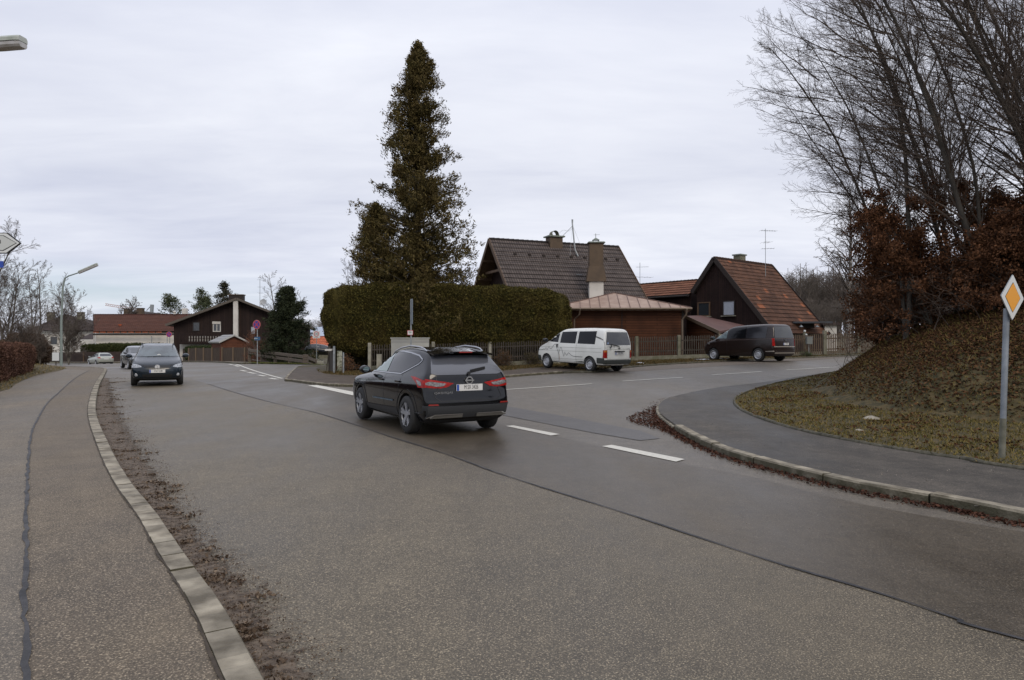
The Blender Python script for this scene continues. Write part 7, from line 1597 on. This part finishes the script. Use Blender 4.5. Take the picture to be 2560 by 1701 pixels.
for ax, sy in (('L', 1), ('R', -1)):
    decal('side_window', [(2.92, 1.27), (2.80, 1.42), (2.42, 1.68), (2.30, 1.72), (2.12, 1.72), (2.12, 1.24)], ax, bv, m_vg, root)
    decal('side_window', [(1.98, 1.22), (1.98, 1.72), (.92, 1.76), (.92, 1.22)], ax, bv, m_vg, root)
    decal('side_window', [(.78, 1.22), (.78, 1.76), (-.30, 1.79), (-.30, 1.22)], ax, bv, m_vg, root)
    for z in (1.02, .86, .50): strip('panel_crease', [(3.4, z - .02), (2.0, z), (-.7, z + .02)], .012, ax, bv, mat('crease_shadow', (.32,.33,.28), .6), root, .003)
    for x in (2.05, .85): strip('door_gap', [(x, 1.85), (x, .36)], .010, ax, bv, mat('gap_grey', (.10,.10,.09), .8), root, .004)
    decal('rear_corner_bumper', [(-.89, .40), (-.44, .40), (-.46, .64), (-.89, .64)], ax, bv, mat('bumper_grey', (.045,.05,.045), .7), root, .02, .06, clampd=.25)
    decal('front_corner_bumper', [(3.34, .36), (3.80, .36), (3.80, .62), (3.36, .60)], ax, bv, mat('bumper_grey', (.045,.05,.045), .7), root, .02, .06)
    mirror(root, 2.78, sy * .90, 1.32, sy, m_black, 1.15)
    mb = MB(); h = bv.ray_cast(Vector((2.15, sy * 3, 1.08)), Vector((0, -sy, 0)))[0]; mb.box(h + Vector((0, sy * .012, 0)), (.07, .03, .17)); mb.build('door_handle', m_black, root, local=True)
zig = [(3.62, .83), (3.25, .85), (3.12, .90), (3.06, .86), (2.98, .96), (2.88, .85), (2.74, 1.03), (2.66, .93), (2.56, .93), (2.36, 1.14), (2.26, 1.15), (2.02, .72), (1.90, 1.02), (1.84, 1.0), (1.66, .60), (1.60, .80), (1.46, .66), (1.34, .79), (1.10, .66), (1.0, .64), (.42, .635)]
strip('zigzag_line', zig, .017, 'L', bv, m_ink, root, .009)
strip('rust_streak', [(1.99, .72), (1.97, .42)], .035, 'L', bv, mat('rust', (.35,.22,.14), .8, col2=(.5,.45,.36), sc=20), root, .008)
decal('rear_window', [(-.74, 1.20), (.74, 1.20), (.72, 1.35), (.62, 1.76), (-.62, 1.76), (-.72, 1.35)], 'B', bv, mat('rear_glass_van', (.03,.033,.035), .05, spec=.9), root, .008, .08)
decal('rear_bumper', [(-.93, .38), (.93, .38), (.93, .56), (-.93, .56)], 'B', bv, mat('bumper_grey', (.045,.05,.045), .7), root, .03, .08, thick=.02)
for sy in (-1, 1):
    decal('tail_lamp', [(sy * y, z) for y, z in ((.70, .64), (.885, .64), (.885, .98), (.70, .98))], 'B', bv, m_red, root, .012, .04, clampd=.2); decal('tail_lamp_amber', [(sy * y, z) for y, z in ((.71, .89), (.87, .89), (.87, .97), (.71, .97))], 'B', bv, m_amber, root, .018, .04, clampd=.2)
    decal('tail_lamp', [(-.86, .64), (-.80, .64), (-.80, .98), (-.86, .98)], 'L' if sy > 0 else 'R', bv, m_red, root, .010, .05, clampd=.12)
strip('tailgate_gap', [(-.80, 1.86), (-.80, .99), (-.68, .99), (-.68, .58), (.68, .58), (.68, .99), (.80, .99), (.80, 1.86)], .012, 'B', bv, mat('gap_grey', (.10,.10,.09), .8), root, .004)
strip('tailgate_crease', [(-.7, 1.02), (.7, 1.02)], .012, 'B', bv, mat('crease_shadow', (.32,.33,.28), .6), root, .003)
h = bv.ray_cast(Vector((-6, 0, .86)), Vector((1, 0, 0)))[0]; plate(root, h.x - .02, -.02, .84, .52, 'STA K 788', -1)
mb = MB(); mb.box((h.x - .03, -.02, .925), (.05, .58, .04)); mb.build('plate_light_bar', m_black, root, local=True)
vw_badge(root, bv.ray_cast(Vector((-6, 0, 1.05)), Vector((1, 0, 0)))[0].x - .015, 1.06, .05, -1, mat('badge_dark', (.12,.12,.12), .4, .5))
mb = MB(); a = bv.ray_cast(Vector((-6, 0, 1.20)), Vector((1, 0, 0)))[0]; b = bv.ray_cast(Vector((-6, .5, 1.23)), Vector((1, 0, 0)))[0]; mb.bar(a + Vector((-.03, 0, -.05)), b + Vector((-.02, 0, 0)), .02, .03); mb.build('rear_wiper', m_black, root, local=True)
M = face_M(a.x - .03, .52, 1.13, -1); mb = MB()   # blot drawn on the tailgate with a cross of thin lines
for (x0, z0, x1, z1, w_) in ((-.22, .0, .26, .0, .012), (0, -.16, 0, .12, .008), (-.03, -.06, .02, .0, .05), (.0, .0, .05, .05, .05)): mb.bar(M @ Vector((x0, -.0, z0)), M @ Vector((x1 + 1e-4, -.0, z1)), .004, w_)
mb.build('tailgate_drawing', m_ink, root, local=True)
mb = MB(); M = face_M(bv.ray_cast(Vector((-6, .66, 1.27)), Vector((1, 0, 0)))[0].x - .015, .64, 1.28, -1); mb.poly([M @ Vector((math.cos(a) * .045, 0, math.sin(a) * .045)) for a in np.linspace(0, 2 * PI, 17)[:-1]]); mb.build('round_sticker', mat('sticker_blue', (.35,.45,.65), .5), root, local=True)
text('CARAVELLE', .05, root, face_M(bv.ray_cast(Vector((-6, -.5, 1.03)), Vector((1, 0, 0)))[0].x - .012, -.56, 1.03, -1) @ Matrix.Rotation(PI / 2, 4, 'X'), mat('badge_dark', (.12,.12,.12), .4, .5), 'model_lettering')
place(root, (4.09, 30.46), R(127), 2.92, (.0, .07))

# ---- brown van, newer shape
m_br = mat('paint_brown', (.017,.010,.009), .2, coat=.25, spec=.4)
root = thing('van', (0, 0, 0), 0, 'dark brown van with steel wheels parked nose to the picket fence', 'van')
SL = [sl(.26, .26, -.80, 3.6, .76), sl(.26, .26, -.90, 3.72, .86), sl(.38, .38, -.97, 3.84, .93), sl(.60, .58, -.99, 3.88, .95), sl(.84, .76, -.975, 3.87, .952), sl(1.04, .94, -.965, 3.80, .95), sl(1.15, 1.04, -.955, 3.62, .94, 0, .1, .25),
      sl(1.24, 1.15, -.945, 3.25, .925, 0, .1, .28), sl(1.36, 1.28, -.925, 3.02, .895, 0, .1, .3), sl(1.60, 1.54, -.88, 2.62, .84, .0, .1, .32), sl(1.79, 1.73, -.83, 2.28, .79, .01, .1, .34), sl(1.89, 1.84, -.78, 2.04, .73, .02, .12, .34), sl(1.93, 1.88, -.66, 1.85, .60, .03, .15, .3), sl(1.945, 1.90, -.3, 1.6, .35, .03, .15, .3), sl(1.95, 1.91, .2, 1.3, .15, .02, .15, .2)]
WH = [(0, 1), (0, -1), (3.0, 1), (3.0, -1)]
bd, bv = body_mesh('body', SL, WH, .345, [m_br, m_dark], root, arch=1.15, hwid=.95)
for x, s in WH: wheel(root, x, s * .83, .345, .215, 'steel', s)
for ax, sy in (('L', 1), ('R', -1)):
    decal('side_window', [(2.98, 1.24), (2.80, 1.41), (2.44, 1.63), (2.22, 1.71), (2.08, 1.73), (2.08, 1.23)], ax, bv, m_glass if sy < 0 else mat('cab_glass', (.05,.07,.075), .06, col2=(.16,.24,.25), sc=3), root)
    decal('side_window', [(1.98, 1.22), (1.98, 1.76), (.80, 1.80), (.80, 1.22)], ax, bv, m_vg, root)
    decal('side_window', [(.78, 1.22), (.78, 1.80), (-.42, 1.83), (-.50, 1.78), (-.46, 1.22)], ax, bv, mat('glass_smoke', (.022,.023,.028), .08, spec=.5), root)
    strip('shoulder_crease', [(3.3, 1.06), (2.0, 1.13), (-.8, 1.17)], .014, ax, bv, mat('brown_light', (.09,.065,.055), .3), root, .003)
    for x in (2.03,): strip('door_gap', [(x, 1.85), (x, .34)], .012, ax, bv, m_ink, root, .004)
    strip('arch_edge', [(math.cos(a) * .43, .345 + math.sin(a) * .43) for a in np.linspace(.1, PI - .1, 16)], .03, ax, bv, m_br, root, .018)
    decal('rear_corner_trim', [(-.98, .50), (-.45, .50), (-.47, .535), (-.98, .56)], ax, bv, mat('trim_greybeige', (.30,.27,.23), .4), root, .02, .05)
    mirror(root, 2.82, sy * .92, 1.26, sy, m_black, 1.2)
    strip('side_marker', [(3.28, .94), (3.34, .94)], .04, ax, bv, mat('marker', (.45,.44,.4), .4), root, .01)
    decal('tail_lamp', [(sy * y, z) for y, z in ((.77, .80), (.915, .80), (.915, 1.18), (.80, 1.20))], 'B', bv, m_red, root, .012, .04, clampd=.2)
    decal('tail_lamp', [(-.92, .80), (-.85, .80), (-.84, 1.18), (-.92, 1.16)], ax, bv, m_red, root, .010, .05, clampd=.12)
decal('rear_window', [(-.76, 1.22), (.76, 1.22), (.74, 1.36), (.64, 1.80), (-.64, 1.80), (-.74, 1.36)], 'B', bv, mat('rear_glass_van', (.03,.033,.035), .05, spec=.9), root, .008, .08)
strip('window_line', [(-.80, 1.185), (.80, 1.185)], .02, 'B', bv, mat('brown_light', (.09,.065,.055), .3), root, .006)
strip('tailgate_trim', [(-.84, .76), (.84, .76)], .04, 'B', bv, mat('trim_greybeige', (.30,.27,.23), .4), root, .014)
strip('bumper_trim', [(-.94, .47), (-.8, .44), (.8, .44), (.94, .47)], .04, 'B', bv, mat('trim_greybeige', (.30,.27,.23), .4), root, .03)
decal('rear_bumper', [(-.95, .36), (.95, .36), (.95, .68), (-.95, .68)], 'B', bv, m_br, root, .02, .08)
h = bv.ray_cast(Vector((-6, 0, .93)), Vector((1, 0, 0)))[0]; plate(root, h.x - .02, -.05, .90, .42, 'A VI 98', -1)
vw_badge(root, bv.ray_cast(Vector((-6, 0, 1.12)), Vector((1, 0, 0)))[0].x - .015, 1.12, .065, -1)
mb = MB(); mb.bar((h.x + .03, 0, 1.16), (h.x + .06, .45, 1.24), .02, .03); mb.build('rear_wiper', m_black, root, local=True)
place(root, (13.66, 36.22), R(122), 3.0, (0, .03))

# ---- small far cars share one hatchback shell
def hatch(lab, paint, axle, ang, rear=True, s=1.0, h=1.0, zx=(0, 0), plate_s=None):
    root = thing('hatchback', (0, 0, 0), 0, lab, 'car')
    SL = [sl(.22, .22, -.6, 3.1, .68), sl(.22, .22, -.68, 3.3, .78), sl(.36, .36, -.78, 3.44, .86), sl(.55, .52, -.82, 3.48, .88), sl(.74, .64, -.82, 3.45, .882), sl(.88, .76, -.80, 3.34, .87), sl(.96, .86, -.76, 3.1, .84), sl(1.0, .94, -.72, 2.6, .80, 0, .1, .3), sl(1.08, 1.02, -.64, 2.3, .75, 0, .1, .3), sl(1.26, 1.22, -.42, 1.8, .67, .01, .1, .3), sl(1.36, 1.34, -.28, 1.5, .60, .03, .1, .35), sl(1.41, 1.39, -.1, 1.25, .48, .04, .12, .35), sl(1.42, 1.40, .2, .9, .2, .04, .12, .2)]
    if h != 1.0:
        for q in SL: q['zr'] *= h; q['zf'] *= h
    WH = [(0, 1), (0, -1), (2.6, 1), (2.6, -1)]; bd, bv = body_mesh('body', SL, WH, .315, [paint, m_dark], root, arch=1.12, hwid=.88)
    for x, s_ in WH: wheel(root, x, s_ * .77, .315, .2, 'steel', s_)
    for ax, sy in (('L', 1), ('R', -1)):
        decal('side_window', [(2.2, .99 * h), (1.7, 1.24 * h), (1.3, 1.33 * h), (1.0, 1.34 * h), (1.0, .99 * h)], ax, bv, m_glassb, root); decal('side_window', [(.93, .99 * h), (.93, 1.34 * h), (.3, 1.34 * h), (-.15, 1.24 * h), (-.35, 1.06 * h)], ax, bv, m_glassb, root)
        mirror(root, 1.95, sy * .84, 1.0 * h, sy, paint, .9)
        if rear: decal('tail_lamp', [(sy * y, z * h) for y, z in ((.52, .80), (.83, .80), (.83, .95), (.62, .94))], 'B', bv, m_red, root, .012, .05, clampd=.25); decal('tail_lamp', [(-.7, .8 * h), (-.55, .83 * h), (-.5, .93 * h), (-.68, .95 * h)], ax, bv, m_red, root, .01, .05, clampd=.15)
        else: decal('headlight', [(sy * y, z * h) for y, z in ((.5, .62), (.85, .64), (.84, .76), (.6, .72))], 'F', bv, m_clear, root, .012)
    decal('rear_window', [(-.6, 1.03 * h), (.6, 1.03 * h), (.5, 1.31 * h), (-.5, 1.31 * h)], 'B', bv, m_glassb, root, .008); decal('windscreen', [(-.62, 1.0 * h), (.62, 1.0 * h), (.5, 1.33 * h), (-.5, 1.33 * h)], 'F', bv, m_glassb, root, .008)
    if rear: decal('rear_bumper', [(-.7, .28 * h), (.7, .28 * h), (.7, .38 * h), (-.7, .38 * h)], 'B', bv, m_black, root, .01); hh = bv.ray_cast(Vector((-6, 0, .72 * h)), Vector((1, 0, 0)))[0]; mb = MB(); mb.box((hh.x - .01, 0, .72 * h), (.02, .5, .11)); mb.build('licence_plate', m_plate, root, local=True)
    else: decal('grille', [(-.42, .66 * h), (.42, .66 * h), (.36, .54 * h), (-.36, .54 * h)], 'F', bv, m_black, root, .01)
    place(root, axle, ang, 2.6, zx); return root
hatch('silver hatchback seen from behind turning at the far end of the road', mat('paint_silver', (.40,.42,.37), .3, .4, coat=.6), (P(260, 0, 79).x, 79.0), R(137), True, h=1.02)
hatch('dark car following close behind the dark blue compact car', mat('paint_dark_grey', (.04,.045,.05), .25, .2, coat=.8), (P(340, 0, 45.2).x, 45.2), R(-52), False, h=1.0)
hatch('dark parked car partly hidden behind the log fence down the side street', mat('paint_black', (.006,.007,.009), .22), (P(775, 0, 77).x, 77.5), R(15), False, zx=(.9, .9))
